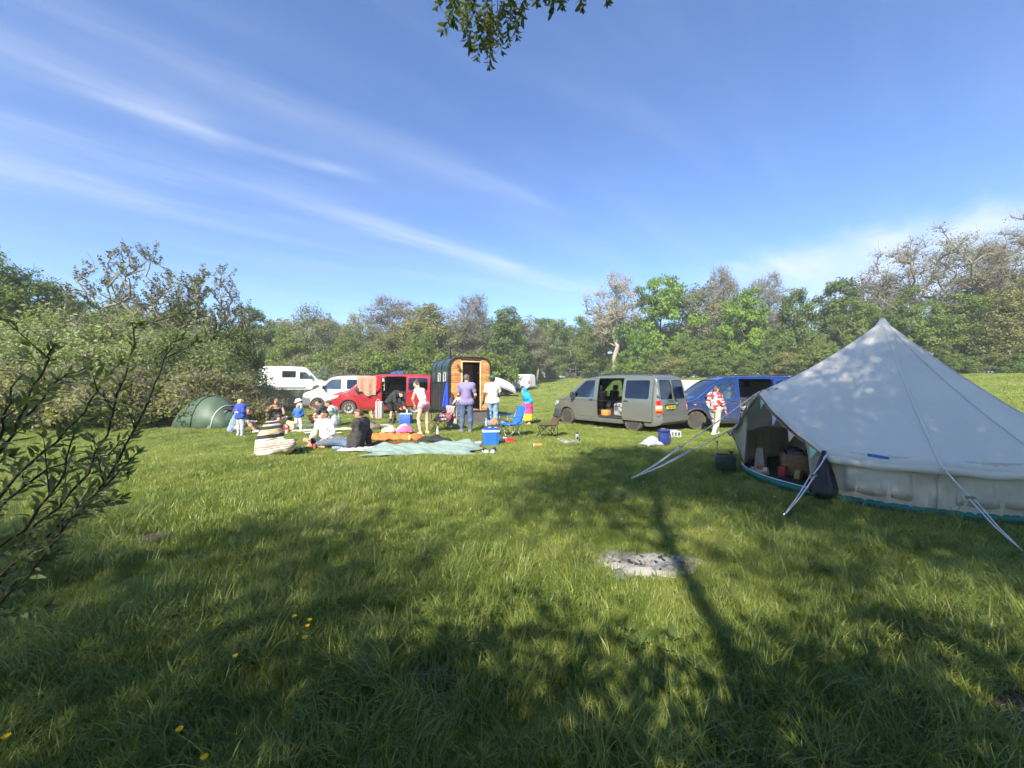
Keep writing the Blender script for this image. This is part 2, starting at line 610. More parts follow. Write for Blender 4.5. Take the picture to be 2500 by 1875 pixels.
def scatter(name, label, protos, pts, rot, scl, idx):
	"""one object whose points carry the clumps"""
	me = bpy.data.meshes.new(name)
	me.vertices.add(len(pts))
	me.vertices.foreach_set('co', np.asarray(pts, np.float32).ravel())
	for nm, tp, dat in (('rz', 'FLOAT', rot), ('sc', 'FLOAT', scl), ('pi', 'INT', idx)):
		at = me.attributes.new(nm, tp, 'POINT')
		at.data.foreach_set('value', np.asarray(dat, np.float32 if tp == 'FLOAT' else np.int32))
	o = bpy.data.objects.new(name, me)
	link(o)
	coll = bpy.data.collections.new(name + '_kinds')
	for p in protos:
		coll.objects.link(p)
	g = bpy.data.node_groups.new(name, 'GeometryNodeTree')
	g.interface.new_socket('Geometry', in_out='INPUT', socket_type='NodeSocketGeometry')
	g.interface.new_socket('Geometry', in_out='OUTPUT', socket_type='NodeSocketGeometry')
	n, l = g.nodes, g.links
	gi, go = n.new('NodeGroupInput'), n.new('NodeGroupOutput')
	ci = n.new('GeometryNodeCollectionInfo')
	ci.inputs['Collection'].default_value = coll
	ci.inputs['Separate Children'].default_value = True
	ci.inputs['Reset Children'].default_value = True
	ip = n.new('GeometryNodeInstanceOnPoints')
	ip.inputs['Pick Instance'].default_value = True
	def attr(nm, tp):
		a = n.new('GeometryNodeInputNamedAttribute')
		a.data_type = tp
		a.inputs['Name'].default_value = nm
		return a.outputs['Attribute']
	cb = n.new('ShaderNodeCombineXYZ')
	l.new(attr('rz', 'FLOAT'), cb.inputs['Z'])
	l.new(gi.outputs[0], ip.inputs['Points'])
	l.new(ci.outputs[0], ip.inputs['Instance'])
	l.new(attr('pi', 'INT'), ip.inputs['Instance Index'])
	l.new(cb.outputs[0], ip.inputs['Rotation'])
	l.new(attr('sc', 'FLOAT'), ip.inputs['Scale'])
	l.new(ip.outputs[0], go.inputs[0])
	md = o.modifiers.new('scatter', 'NODES')
	md.node_group = g
	return o
def vnoise(x, y, f, seed):
	"""cheap smooth value noise in 0..1"""
	rg = np.random.default_rng(seed)
	T = rg.uniform(0, 1, (64, 64))
	u, v = np.asarray(x) * f + 100, np.asarray(y) * f + 100
	i, j = np.floor(u).astype(int), np.floor(v).astype(int)
	a, b = u - i, v - j
	a, b = a * a * (3 - 2 * a), b * b * (3 - 2 * b)
	g = lambda p, q: T[p % 64, q % 64]
	return g(i, j) * (1 - a) * (1 - b) + g(i + 1, j) * a * (1 - b) + g(i, j + 1) * (1 - a) * b + g(i + 1, j + 1) * a * b
FIRE = (1.16, 3.34)
def bare(x, y):
	"""1 where no grass grows: fire scar, beneath the bell tent, mud patches"""
	ax, ay = x - FIRE[0], y - FIRE[1]
	wob = 0.10 * (vnoise(x, y, 4.0, 5) - 0.5) + 0.08 * (vnoise(x, y, 13.0, 6) - 0.5)
	f = ((ax / 0.36) ** 2 + (ay / 0.22) ** 2) < (1 + 8 * wob)
	t = np.hypot(x - 5.83, y - 6.06) < 1.97
	mud = (((x - 2.55) / 0.35) ** 2 + ((y - 1.72) / 0.22) ** 2) < 1 + 5 * wob
	m2 = (((x + 0.42) / 0.16) ** 2 + ((y - 2.02) / 0.10) ** 2) < 1
	m3 = (((x + 3.6) / 0.22) ** 2 + ((y - 3.85) / 0.15) ** 2) < 1
	out = f | t | mud | m2 | m3
	for fx_, fy_, a_, b_, rz_ in FOOT:
		c, s = math.cos(rz_), math.sin(rz_)
		u, v = (x - fx_) * c + (y - fy_) * s, -(x - fx_) * s + (y - fy_) * c
		out |= (np.abs(u) < a_) & (np.abs(v) < b_)
	return out
def make_grass():
	rg = np.random.default_rng(11)
	protos = []
	for s in range(4):      # 0-3 long, for the near meadow
		protos.append(grass_clump(s, 36, 0.085, 0.07, 0.22, 0.0048, 1.15, 5, lean=0.6))
	for s in range(3):      # 4-6 lodged, strongly bent tufts
		protos.append(grass_clump(20 + s, 46, 0.08, 0.14, 0.32, 0.0055, 1.9, 6, lean=0.85))
	for s in range(3):      # 7-9 short turf
		protos.append(grass_clump(40 + s, 40, 0.13, 0.04, 0.115, 0.0065, 0.9, 3, lean=0.3))
	for s in range(3):      # 10-12 coarse turf for the distance
		protos.append(grass_clump(60 + s, 46, 0.34, 0.05, 0.15, 0.018, 0.8, 2, lean=0.3))
	P, RZ, S, I = [], [], [], []
	def zone(y0, y1, dens, kinds, smin, smax, keep=None, side=1.42, extra=0.6):
		area_n = int(dens * (side * (y1 ** 2 - y0 ** 2) + 2 * extra * (y1 - y0)))
		y = np.sqrt(rg.uniform(y0 * y0, y1 * y1, area_n))
		x = rg.uniform(-1, 1, area_n) * (side * y + extra)
		k = ~bare(x, y)
		if keep is not None:
			k &= rg.uniform(0, 1, area_n) < keep(x, y)
		x, y = x[k], y[k]
		P.append(np.stack([x, y, terrain(x, y)], -1))
		RZ.append(rg.uniform(0, 6.283, len(x)))
		big = 0.45 + 0.65 * vnoise(x, y, 1.3, 3) + 0.45 * vnoise(x, y, 4.0, 4)
		S.append(rg.uniform(smin, smax, len(x)) * big)
		I.append(rg.choice(kinds, len(x)))
	near = lambda x, y: 1.0 - smooth(1.9, 4.4, y + 2.2 * (vnoise(x, y, 0.9, 8) - 0.5)) * 0.96
	zone(0.9, 7.5, 185, [0, 1, 2, 3], 0.75, 1.15, near)
	zone(0.9, 6.5, 85, [4, 5, 6], 0.5, 1.0, lambda x, y: smooth(0.42, 0.70, vnoise(x, y, 1.6, 21)) * (1 - smooth(3, 6.5, y)))
	zone(1.2, 5.5, 150, [7, 8, 9], 0.8, 1.2)
	zone(5.5, 8.0, 140, [7, 8, 9], 0.75, 1.1)
	zone(8.0, 16.0, 90, [7, 8, 9], 0.60, 0.95)
	zone(16.0, 30.0, 16, [10, 11, 12], 0.55, 0.85)
	zone(30.0, 62.0, 5.0, [10, 11, 12], 0.8, 1.2, side=1.35)
	zone(60.0, 95.0, 2.0, [10, 11, 12], 1.3, 2.0, lambda x, y: (x > -8) * (x < 40) * 1.0)
	o = scatter('grass', None, protos, np.concatenate(P), np.concatenate(RZ), np.concatenate(S), np.concatenate(I))
	tag(o, 'green meadow grass, long in front and short around the camp', 'grass', kind='stuff')
# ------------------------------------------------------------------ trees
LM = dict(
	green=leaf_mat('leaf_mid_green', [(0.057, 0.095, 0.017), (0.112, 0.174, 0.030), (0.187, 0.248, 0.046), (0.286, 0.326, 0.075)]),
	dark=leaf_mat('leaf_dark_green', [(0.042, 0.072, 0.018), (0.088, 0.139, 0.033), (0.146, 0.198, 0.044), (0.248, 0.290, 0.068)], trans=0.25),
	bright=leaf_mat('leaf_bright_green', [(0.069, 0.138, 0.013), (0.139, 0.241, 0.026), (0.217, 0.321, 0.040), (0.303, 0.386, 0.065)]),
	olive=leaf_mat('leaf_olive', [(0.092, 0.102, 0.032), (0.163, 0.171, 0.050), (0.238, 0.239, 0.080), (0.347, 0.316, 0.129)]),
	brown=leaf_mat('leaf_bud_brown', [(0.077, 0.082, 0.041), (0.122, 0.128, 0.065), (0.171, 0.181, 0.090), (0.217, 0.236, 0.108)], trans=0.2),
	scrub=leaf_mat('leaf_scrub', [(0.086, 0.124, 0.035), (0.160, 0.210, 0.062), (0.245, 0.298, 0.097), (0.349, 0.404, 0.169)]),
	grey=leaf_mat('leaf_silver', [(0.097, 0.114, 0.047), (0.163, 0.187, 0.075), (0.250, 0.267, 0.110), (0.344, 0.348, 0.156)]),
	purple=leaf_mat('leaf_purple', [(0.092, 0.032, 0.031), (0.146, 0.049, 0.049), (0.182, 0.081, 0.072)], trans=0.2),
)
def grow(seed, tips, stems, rbase, rtip, bend=0.15, ndirect=0.55):
	"""connect crown tips to stems: every tip grows from the best node already there"""
	rg = np.random.default_rng(seed)
	nodes, parent = [], []
	for st in stems:
		for i, p in enumerate(st):
			nodes.append(np.asarray(p, float))
			parent.append(len(nodes) - 2 if i else -1)
	tipi = []
	axis = np.mean([s[-1] for s in stems], axis=0)
	order = np.argsort(np.linalg.norm(tips - axis, axis=1) + rg.uniform(0, 1.0, len(tips)))
	P = np.array(nodes)
	for k in order:
		t = tips[k]
		d = P - t
		dist = np.linalg.norm(d, axis=1)
		low = P[:, 2] - t[2]
		cost = dist + 1.2 * np.clip(low + 0.25 * dist, 0, None)
		j = int(np.argmin(cost))
		a = P[j]
		m1 = a + (t - a) * 0.5 + rg.normal(0, bend, 3) * dist[j] * 0.5
		m1[2] += 0.06 * dist[j]
		base = len(nodes)
		nodes.extend([m1, t])
		parent.extend([j, base])
		P = np.vstack([P, m1[None], t[None]])
		tipi.append(base + 1)
	cnt = np.zeros(len(nodes))
	for i in tipi:
		cnt[i] += 1
	for i in range(len(nodes) - 1, -1, -1):
		if parent[i] >= 0:
			cnt[parent[i]] += cnt[i]
	tot = max(cnt.max(), 1)
	rad = rtip + (rbase - rtip) * (cnt / tot) ** 0.55
	paths, radii = [], []
	for i in range(len(nodes)):
		if parent[i] >= 0:
			p = parent[i]
			paths.append([nodes[p], nodes[i]])
			radii.append([min(rad[p], rad[i] * 1.4), rad[i]])
	return paths, radii, P[tipi]
def crown_tips(rg, n, lobes):
	"""points near the surface of a bunch of lobes (cx, cy, cz, rx, ry, rz)"""
	L = np.array(lobes)
	w = L[:, 3] * L[:, 4] + 0.01
	k = rg.choice(len(L), n, p=w / w.sum())
	d = rg.normal(0, 1, (n, 3))
	d /= np.linalg.norm(d, axis=1, keepdims=True)
	r = rg.uniform(0.25, 1.0, n) ** 0.45
	return L[k, :3] + d * L[k, 3:] * r[:, None]
def make_tree(seed, h, w, style='leafy', trunk_h=0.3, nt=170, leaf=0.26, per=70, cl=0.75, rbase=0.22, nl=11, twig=0.02, stems=1,
			  flat=1.0, low=0.0):
	"""returns (wood mesh data, leaf mesh data); base at the origin, height h, crown width w"""
	rg = np.random.default_rng(seed)
	cz0 = h * trunk_h
	ch = h - cz0
	lobes = []
	for i in range(nl):
		a = i * 2.4 + rg.uniform(-0.5, 0.5)
		f = (i + 0.5) / nl
		zz = cz0 + ch * (0.12 + 0.74 * f)
		env = math.sin(math.pi * min(1, (0.16 + 0.80 * f)) ** (0.9 - 0.25 * low)) ** 0.7
		rr = w / 2 * env * rg.uniform(0.35, 0.68)
		sz = (w / 2) * rg.uniform(0.34, 0.54) * (0.55 + 0.45 * env)
		lobes.append((rr * math.cos(a), rr * math.sin(a), zz, sz, sz, min(sz * flat * 0.85, ch * 0.3)))
	lobes.append((0, 0, cz0 + ch * 0.55, w * 0.27, w * 0.27, ch * 0.36))
	tips = crown_tips(rg, nt, lobes)
	tips[:, 2] = np.clip(tips[:, 2], h * 0.02 + 0.2, h)
	st = []
	for s in range(stems):
		b = np.array([0, 0, 0]) if stems == 1 else np.array([rg.normal(0, w * 0.12), rg.normal(0, w * 0.12), 0])
		top = np.array([rg.normal(0, w * 0.05), rg.normal(0, w * 0.05), h * (trunk_h + 0.30)]) + b * 0.8
		k = 6
		P = [b + (top - b) * (i / k) + (rg.normal(0, 0.03 * h * trunk_h + 0.02, 3) * (1 if i else 0)) for i in range(k + 1)]
		P[0] = b + np.array([0, 0, -0.15])
		st.append(P)
	paths, radii, tp = grow(seed + 1, tips, st, rbase, twig)
	# fine twigs round every tip
	ntw = 5 if style == 'leafy' else 13
	for t in tp:
		for q in range(ntw):
			d = rg.normal(0, 1, 3)
			d[2] = abs(d[2]) * 0.9 + 0.25
			d /= np.linalg.norm(d)
			L_ = cl * rg.uniform(0.5, 1.25)
			m1 = t + d * L_ * 0.5 + rg.normal(0, 0.08, 3) * L_
			e = m1 + d * L_ * 0.5 + rg.normal(0, 0.15, 3) * L_
			paths.append([t, m1, e])
			radii.append([twig * 0.8, twig * 0.6, twig * 0.3])
	nmain = len(paths)
	V1, F1 = tubes_np([p for p, r in zip(paths, radii) if max(r) > twig * 1.3], [r for r in radii if max(r) > twig * 1.3], 6)
	sm = [(p, r) for p, r in zip(paths, radii) if max(r) <= twig * 1.3]
	if sm:
		V2, F2 = tubes_np([p for p, r in sm], [r for p, r in sm], 3)
		V1, F1 = np.concatenate([V1, V2]), np.concatenate([F1, F2 + len(V1)])
	# leaves
	k = rg.integers(0, len(tp), nt * per)
	d = rg.normal(0, 1, (len(k), 3))
	d /= np.linalg.norm(d, axis=1, keepdims=True)
	r = cl * rg.uniform(0.1, 1, len(k)) ** 0.5
	C = tp[k] + d * r[:, None] * np.array([1, 1, 0.75])
	ctr = np.array([0, 0, cz0 + ch * 0.45])
	out = C - ctr
	out /= np.linalg.norm(out, axis=1, keepdims=True) + 1e-9
	N = d * 0.5 + out * 0.8 + np.array([0, 0, 0.55])
	C[:, 2] = np.maximum(C[:, 2], 0.05)
	V3, F3 = leaves_np(C, N, leaf, rg)
	return (V1, F1), (V3, F3)
TREE_PROTO = {}
def tree_proto(key, leafm, bark, **kw):
	(v1, f1), (v2, f2) = make_tree(**kw)
	TREE_PROTO[key] = (mesh_np('trunk', v1, f1, [bark], True), mesh_np('crown', v2, f2, [leafm], False), kw['h'])
# prototypes (height, width in metres)
tree_proto('round', LM['green'], M_bark, seed=1, h=12, w=10, nt=190, per=75, leaf=0.30, cl=0.85, trunk_h=0.06)
tree_proto('round2', LM['green'], M_bark, seed=2, h=12, w=9, nt=190, per=75, leaf=0.28, cl=0.8, trunk_h=0.05, nl=14)
tree_proto('dark', LM['dark'], M_barkd, seed=3, h=12, w=9, nt=190, per=75, leaf=0.30, cl=0.8, trunk_h=0.04, nl=13)
tree_proto('chestnut', LM['bright'], M_barkd, seed=4, h=14, w=12, nt=170, per=75, leaf=0.36, cl=0.85, trunk_h=0.07, flat=0.6, nl=16)
tree_proto('silver', LM['grey'], M_bark, seed=5, h=12, w=9, nt=180, per=34, leaf=0.24, cl=0.9, trunk_h=0.1)
tree_proto('olive', LM['olive'], M_bark, seed=6, h=11, w=9, nt=190, per=55, leaf=0.26, cl=0.85, trunk_h=0.12)
tree_proto('bare', LM['brown'], M_bark, seed=8, h=13, w=9, nt=280, per=17, leaf=0.20, cl=0.95, style='bare', trunk_h=0.24, twig=0.022, rbase=0.24)
tree_proto('bare_wide', LM['brown'], M_bark, seed=9, h=15, w=15, nt=340, per=15, leaf=0.22, cl=1.1, style='bare', trunk_h=0.26, twig=0.024, rbase=0.32, nl=14)
tree_proto('pale', LM['brown'], M_barkp, seed=10, h=14, w=9, nt=220, per=12, leaf=0.22, cl=0.9, style='bare', trunk_h=0.3, twig=0.022, rbase=0.30)
tree_proto('brown', LM['brown'], M_bark, seed=12, h=11, w=8, nt=220, per=42, leaf=0.24, cl=0.8, style='bare', trunk_h=0.15, twig=0.02)
tree_proto('bush', LM['green'], M_barkd, seed=13, h=4.5, w=6, nt=110, per=75, leaf=0.22, cl=0.6, trunk_h=0.02, stems=4, rbase=0.08, low=1)
tree_proto('bush_dark', LM['dark'], M_barkd, seed=14, h=4.5, w=6, nt=110, per=75, leaf=0.22, cl=0.6, trunk_h=0.02, stems=4, rbase=0.08, low=1)
tree_proto('bush_olive', LM['olive'], M_bark, seed=15, h=4.5, w=6, nt=110, per=70, leaf=0.20, cl=0.6, trunk_h=0.02, stems=4, rbase=0.08, low=1)
tree_proto('scrub', LM['scrub'], M_bark, seed=16, h=3.6, w=5, nt=240, per=85, leaf=0.095, cl=0.42, trunk_h=0.02, stems=6, rbase=0.06, twig=0.010, low=1)
tree_proto('scrub2', LM['scrub'], M_bark, seed=17, h=3.4, w=5, nt=240, per=70, leaf=0.10, cl=0.45, trunk_h=0.02, stems=6, rbase=0.06, twig=0.012, low=1, style='bare')
tree_proto('bramble', LM['olive'], M_bark, seed=18, h=1.5, w=3.2, nt=170, per=60, leaf=0.085, cl=0.34, trunk_h=0.02, stems=6, rbase=0.03, twig=0.009, low=1, style='bare')
tree_proto('ivy', LM['dark'], M_barkd, seed=19, h=5, w=4.2, nt=170, per=90, leaf=0.13, cl=0.5, trunk_h=0.03, stems=3, rbase=0.08, low=1)
tree_proto('left_big', LM['green'], M_barkd, seed=20, h=9, w=9, nt=260, per=110, leaf=0.16, cl=0.65, trunk_h=0.08, nl=15)
tree_proto('purple', LM['purple'], M_barkd, seed=21, h=8, w=6, nt=90, per=50, leaf=0.28, cl=0.7, trunk_h=0.2)
def place_tree(key, name, label, x, y, h=None, w=1.0, rz=None, cat='tree', group=None, parts=True):
	tr, cr, h0 = TREE_PROTO[key]
	s = (h or h0) / h0
	t = thing(name, label, cat, (x, y, tz(x, y)), random.uniform(0, 6.28) if rz is None else rz, group)
	t.scale = (s * w, s * w, s)
	a = obj('trunk', tr, t)
	b = obj('crown', cr, t)
	return t
def tree_px(key, px, top, Y, name, label, w=1.0, cat='tree', group=None, rz=None):
	x = at_px(px, Y)
	h = H + (935 - top) / 940.0 * Y - tz(x, Y)
	return place_tree(key, name, label, x, Y, h, w, rz, cat, group)
# ---- left side: scrub bank and the trees over it
tree_px('left_big', 20, 630, 22, 'leafy_tree', 'big dense green tree at the left edge behind the scrub')
tree_px('left_big', 150, 700, 25, 'leafy_tree', 'lower green tree between the left edge tree and the budding tree', 0.95)
tree_px('left_big', -130, 560, 21, 'leafy_tree', 'tall green tree cut off by the left edge of the view')
def budding_tree(px, top, Y, seed, spread, label):
	"""open grey tree whose bare limbs carry upright tufts of opening leaves"""
	rg = np.random.default_rng(seed)
	x0 = at_px(px, Y)
	z0 = tz(x0, Y)
	h = H + (935 - top) / 940.0 * Y - z0
	nt = 150
	a = rg.uniform(0, 6.28, nt)
	rr = np.sqrt(rg.uniform(0.02, 1, nt)) * spread
	zz = h * (1.0 - 0.42 * (rr / spread) ** 2 - rg.uniform(0, 0.42, nt))
	tips = np.stack([rr * np.cos(a), rr * np.sin(a), zz], -1)
	st = []
	for q in range(4):
		b = np.array([rg.normal(0, 0.3), rg.normal(0, 0.3), -0.1])
		e = np.array([rg.normal(0, spread * 0.3), rg.normal(0, spread * 0.3), h * 0.5])
		st.append([b + (e - b) * k / 5 + rg.normal(0, 0.08, 3) * (k > 0) for k in range(6)])
	paths, radii, tp = grow(seed, tips, st, 0.13, 0.014, bend=0.22)
	C, N = [], []
	for t in tp:
		for q in range(rg.integers(2, 5)):
			d = np.array([rg.normal(0, 0.5), rg.normal(0, 0.5), 1.0])
			d /= np.linalg.norm(d)
			L_ = rg.uniform(0.35, 0.95)
			m1 = t + d * L_ * 0.5 + rg.normal(0, 0.05, 3)
			e = t + d * L_ + rg.normal(0, 0.07, 3)
			paths.append([t, m1, e])
			radii.append([0.012, 0.009, 0.005])
			if rg.uniform() < 0.72:
				for s in np.linspace(0.35, 1.0, int(L_ * 11) + 2):
					for _ in range(3):
						C.append(t + (e - t) * s + rg.normal(0, 0.055, 3))
						N.append(rg.normal(0, 1, 3))
	V1, F1 = tubes_np(paths, radii, 5)
	V2, F2 = leaves_np(np.array(C), np.array(N), 0.12, rg, 0.6)
	t = thing('budding_tree', label, 'tree', (x0, Y, z0), 0.0)
	obj('trunk', mesh_np('trunk', V1, F1, [M_bark], True), t)
	obj('crown', mesh_np('crown', V2, F2, [LM['brown']]), t)
budding_tree(345, 612, 19.5, 31, 3.1, 'grey budding tree with upright leaf tufts above the scrub at left')
budding_tree(520, 668, 21.0, 33, 2.3, 'budding tree with bare twigs just right of the taller budding tree')
rs = random.Random(5)
SCRUB_LABELS = ['yellowish scrub bush at the far left edge behind the sapling', 'straw coloured scrub bush behind the sapling stems',
				'pale olive scrub bush left of the green dome tent', 'dense straw scrub bush beneath the tall budding tree',
				'tangled scrub bush straight behind the green dome tent', 'scrub bush with bare grey twigs right of the dome tent',
				'high straw scrub bush under the bare limbs', 'loose scrub bush with yellow leaves behind the standing blond child']
for i, (px, top, Y, k) in enumerate([(-60, 800, 14.5, 'scrub'), (70, 810, 15.0, 'scrub2'), (210, 800, 15.5, 'scrub'), (330, 770, 17.0, 'scrub2'),
									 (420, 800, 16.0, 'scrub'), (478, 820, 17.5, 'scrub2'), (300, 730, 19.5, 'scrub'), (492, 850, 18.5, 'scrub')]):
	tree_px(k, px, top, Y, 'scrub_bush', SCRUB_LABELS[i], 1.15, 'bush', 'scrub bushes on the left bank')
BACK = ['scrub bush on the crest left of the budding tree', 'leafy scrub bush on the crest under the budding tree', 'scrub bush on the crest at the left edge']
for i, (px, top, Y) in enumerate([(170, 775, 19), (440, 745, 21), (30, 790, 18)]):
	tree_px('scrub', px, top, Y, 'scrub_bush', BACK[i], 1.2, 'bush', 'scrub bushes on the left bank')
BR = ['bramble tangle left of the dome tent by the grass edge', 'bramble tangle behind the left corner of the dome tent', 'bramble tangle behind the dome tent roof',
	  'bramble tangle right of the dome tent', 'low bramble below the white panel van', 'low dark bramble between blond child and long haired woman',
	  'bramble tangle at the left edge behind the sapling', 'bramble tangle deep behind the sapling leaves', 'brown bramble in front of the panel van nose']
for i, (px, top, Y) in enumerate([(330, 905, 13.8), (440, 900, 14.6), (520, 910, 15.2), (565, 925, 16.0), (690, 952, 22.0), (610, 938, 19.5),
								  (30, 895, 13.2), (180, 900, 13.4), (760, 955, 25.0)]):
	tree_px('bramble', px, top, Y, 'bramble', BR[i], 1.0, 'bramble', 'brambles along the left grass edge')
tree_px('ivy', 568, 790, 20, 'ivy_bush', 'dark ivy covered bush left of the white panel van')
tree_px('ivy', 530, 815, 18.5, 'ivy_bush', 'dark green ivy bush behind the right end of the dome tent', 0.8)
tree_px('dark', 628, 745, 47, 'dome_tree', 'dark domed tree behind the ivy bush left of the panel van', 0.9)
tree_px('round', 590, 800, 52, 'leafy_tree', 'low green tree behind the domed tree at left')
# ---- wood along the back of the field
WOOD = [
	# key, px, top, Y, width factor, label
	('silver', 765, 728, 50, 1.0, 'silvery green tree above the roof of the white panel van'),
	('round2', 700, 790, 46, 1.0, 'olive green tree left above the white panel van'),
	('silver', 885, 742, 56, 0.9, 'silvery green tree left of the grey twiggy tree'),
	('bare', 960, 712, 58, 1.15, 'grey twiggy tree not yet in leaf above the red van'),
	('olive', 1040, 728, 57, 1.15, 'rounded olive tree left of the horse trailer chimney'),
	('round2', 850, 795, 48, 1.0, 'green tree above the bonnet of the red van'),
	('olive', 950, 800, 47, 1.0, 'olive tree right above the roof of the red van'),
	('round', 1030, 800, 47, 0.9, 'green tree straight behind the chimney of the horse trailer'),
	('bare', 1155, 705, 64, 0.8, 'bare purple grey treetop above the wooden horse trailer'),
	('brown', 1140, 765, 58, 1.0, 'brown budding tree right behind the horse trailer'),
	('dark', 1225, 742, 58, 0.85, 'dark green tree right of the bare grey treetop'),
	('chestnut', 1245, 770, 60, 0.6, 'bright green tree above the far white van'),
	('brown', 1310, 785, 66, 0.9, 'brown budding tree above the hooded towel child'),
	('round', 1355, 768, 86, 0.8, 'distant green treetop left of the pale trunked tree'),
	('purple', 1385, 790, 90, 1.0, 'small purple leaved tree far behind the field'),
	('olive', 1390, 800, 88, 1.0, 'olive tree behind the far grey van'),
	('round2', 1440, 790, 84, 1.0, 'green tree right behind the far grey van'),
	('pale', 1500, 655, 64, 0.95, 'tall pale trunked tree with bare forked limbs'),
	('chestnut', 1625, 650, 62, 0.85, 'bright green domed chestnut tree above the grey green van'),
	('chestnut', 1560, 790, 58, 0.7, 'bright green lower tree at the foot of the pale trunk'),
	('brown', 1715, 680, 62, 1.0, 'brown budding tree right of the domed chestnut'),
	('bare', 1765, 640, 68, 0.7, 'bare pale treetop rising behind the brown budding tree'),
	('chestnut', 1815, 688, 54, 0.75, 'bright green tree above the blue van'),
	('bare', 1870, 655, 62, 0.7, 'bare grey treetop behind the bright green tree'),
	('dark', 1940, 700, 52, 0.8, 'dark green tree left of the bell tent peak'),
	('dark', 2035, 672, 50, 0.9, 'tallest dark green tree left of the bell tent peak'),
	('round2', 1680, 800, 55, 0.9, 'green tree behind the rear of the grey green van'),
	('dark', 1600, 850, 56, 0.8, 'low dark tree behind the roof of the grey green van'),
	('dark', 1740, 800, 53, 0.9, 'dark tree above the gap between the two near vans'),
	('dark', 1890, 800, 48, 0.9, 'low dark tree straight above the blue van roof'),
	('round', 2100, 720, 46, 0.8, 'green tree right behind the bell tent peak'),
	('round2', 2010, 810, 44, 0.8, 'low green tree behind the left slope of the bell tent'),
	('bare_wide', 2290, 560, 44, 0.95, 'great bare grey tree right of the bell tent peak'),
	('bare', 2150, 660, 48, 0.9, 'bare twiggy tree behind the bell tent peak'),
	('bare_wide', 2500, 525, 40, 0.85, 'great bare tree cut by the right edge'),
	('round2', 2230, 690, 42, 0.9, 'leafy green tree under the great bare tree'),
	('round', 2360, 700, 40, 0.9, 'leafy green tree right of the bell tent slope'),
	('olive', 2470, 690, 36, 1.0, 'yellowish green tree at the right edge'),
	('brown', 2440, 640, 42, 0.9, 'brown budding tree near the right edge'),
	('dark', 2310, 830, 38, 0.7, 'dark low tree above the right slope of the bell tent'),
	('olive', 2580, 640, 36, 1.1, 'yellowish green tree just past the right edge'),
	('round', 2160, 800, 42, 0.8, 'green tree low behind the tent peak'),
]
for k, px, top, Y, w, lb in WOOD:
	tree_px(k, px, top, Y, {'bare': 'bare_tree', 'bare_wide': 'bare_tree', 'pale': 'pale_tree', 'brown': 'budding_tree',
							'chestnut': 'chestnut_tree'}.get(k, 'leafy_tree'), lb, w, group='trees along the back of the field')
FILL = ['round', 'olive', 'dark', 'brown', 'round2', 'silver']
rs = random.Random(9)
USED = set()
def behind(px):
	lb = 'second row tree behind the ' + ' '.join(min(WOOD, key=lambda q: abs(q[1] - px))[5].split()[:9])
	if lb in USED:
		lb = 'further right ' + lb
	USED.add(lb)
	return lb
for i in range(17):
	qx = 650 + i * 48 + rs.uniform(-15, 15)
	tree_px(FILL[i % 6], qx, rs.uniform(765, 805), rs.uniform(66, 74) + (16 if i > 13 else 0), 'leafy_tree', behind(qx), 1.2, group='second row of the wood')
for i in range(20):
	qx = 1480 + i * 54 + rs.uniform(-15, 15)
	tree_px(FILL[(i * 5) % 6], qx, rs.uniform(755, 800), 70 - i * 1.1, 'leafy_tree', behind(qx), 1.2, group='second row of the wood')
BUSH = [
	('bush', 650, 880, 42, 'green bush left of the panel van'), ('bush_olive', 730, 860, 43, 'olive bush right behind the panel van roof'),
	('bush', 800, 850, 43, 'green bush between panel van and red van'), ('bush_olive', 870, 850, 42, 'olive bush above the red van windscreen'),
	('bush', 930, 850, 42, 'green bush behind the front of the red van roof'), ('bush_dark', 985, 865, 43, 'dark bush behind the red van roof'),
	('bush', 1050, 850, 44, 'green bush left behind the horse trailer'), ('bush_olive', 1120, 850, 46, 'olive bush hidden behind the horse trailer'),
	('bush', 1190, 850, 52, 'green bush right of the wooden trailer end'), ('bush_dark', 1235, 860, 62, 'dark bush left of the far white van'),
	('bush_olive', 1290, 870, 70, 'olive bush right of the far white van'), ('bush_dark', 1340, 865, 78, 'dark bush with gaps at the field corner'),
	('bush', 1380, 880, 90, 'green bush behind the far grey van nose'), ('bush_olive', 1430, 880, 92, 'olive bush right of the far grey van'),
	('bush_dark', 1480, 870, 70, 'dark bush at the foot of the pale trunked tree'), ('bush', 1530, 880, 60, 'green bush above the grey green van windscreen'),
	('bush_dark', 1590, 880, 58, 'dark bush above the middle of the grey green van'), ('bush_olive', 1650, 880, 54, 'olive bush above the grey green van tail'),
	('bush_dark', 1710, 875, 52, 'dark bush above the grey trailer'), ('bush', 1770, 880, 50, 'green bush above the blue van bonnet'),
	('bush_dark', 1840, 870, 48, 'dark bush above the blue van roof'), ('bush_olive', 1910, 870, 46, 'olive bush left of the tent slope'),
	('bush_dark', 1990, 860, 44, 'dark bush behind the left tent slope'), ('bush', 2270, 860, 40, 'green bush over the right tent slope'),
	('bush_dark', 2340, 880, 37, 'dark bush over the sunny grass at right'), ('bush_olive', 2420, 870, 36, 'olive bush over the grass at the right edge'),
	('bush_dark', 2500, 870, 34, 'dark bush at the right edge of the grass'),
]
for k, px, top, Y, lb in BUSH:
	tree_px(k, px, top - (12 if px > 1450 else 0), Y, 'hedge_bush', lb, 1.15 if px < 1450 else 1.5, 'bush', 'bushes under the wood edge')
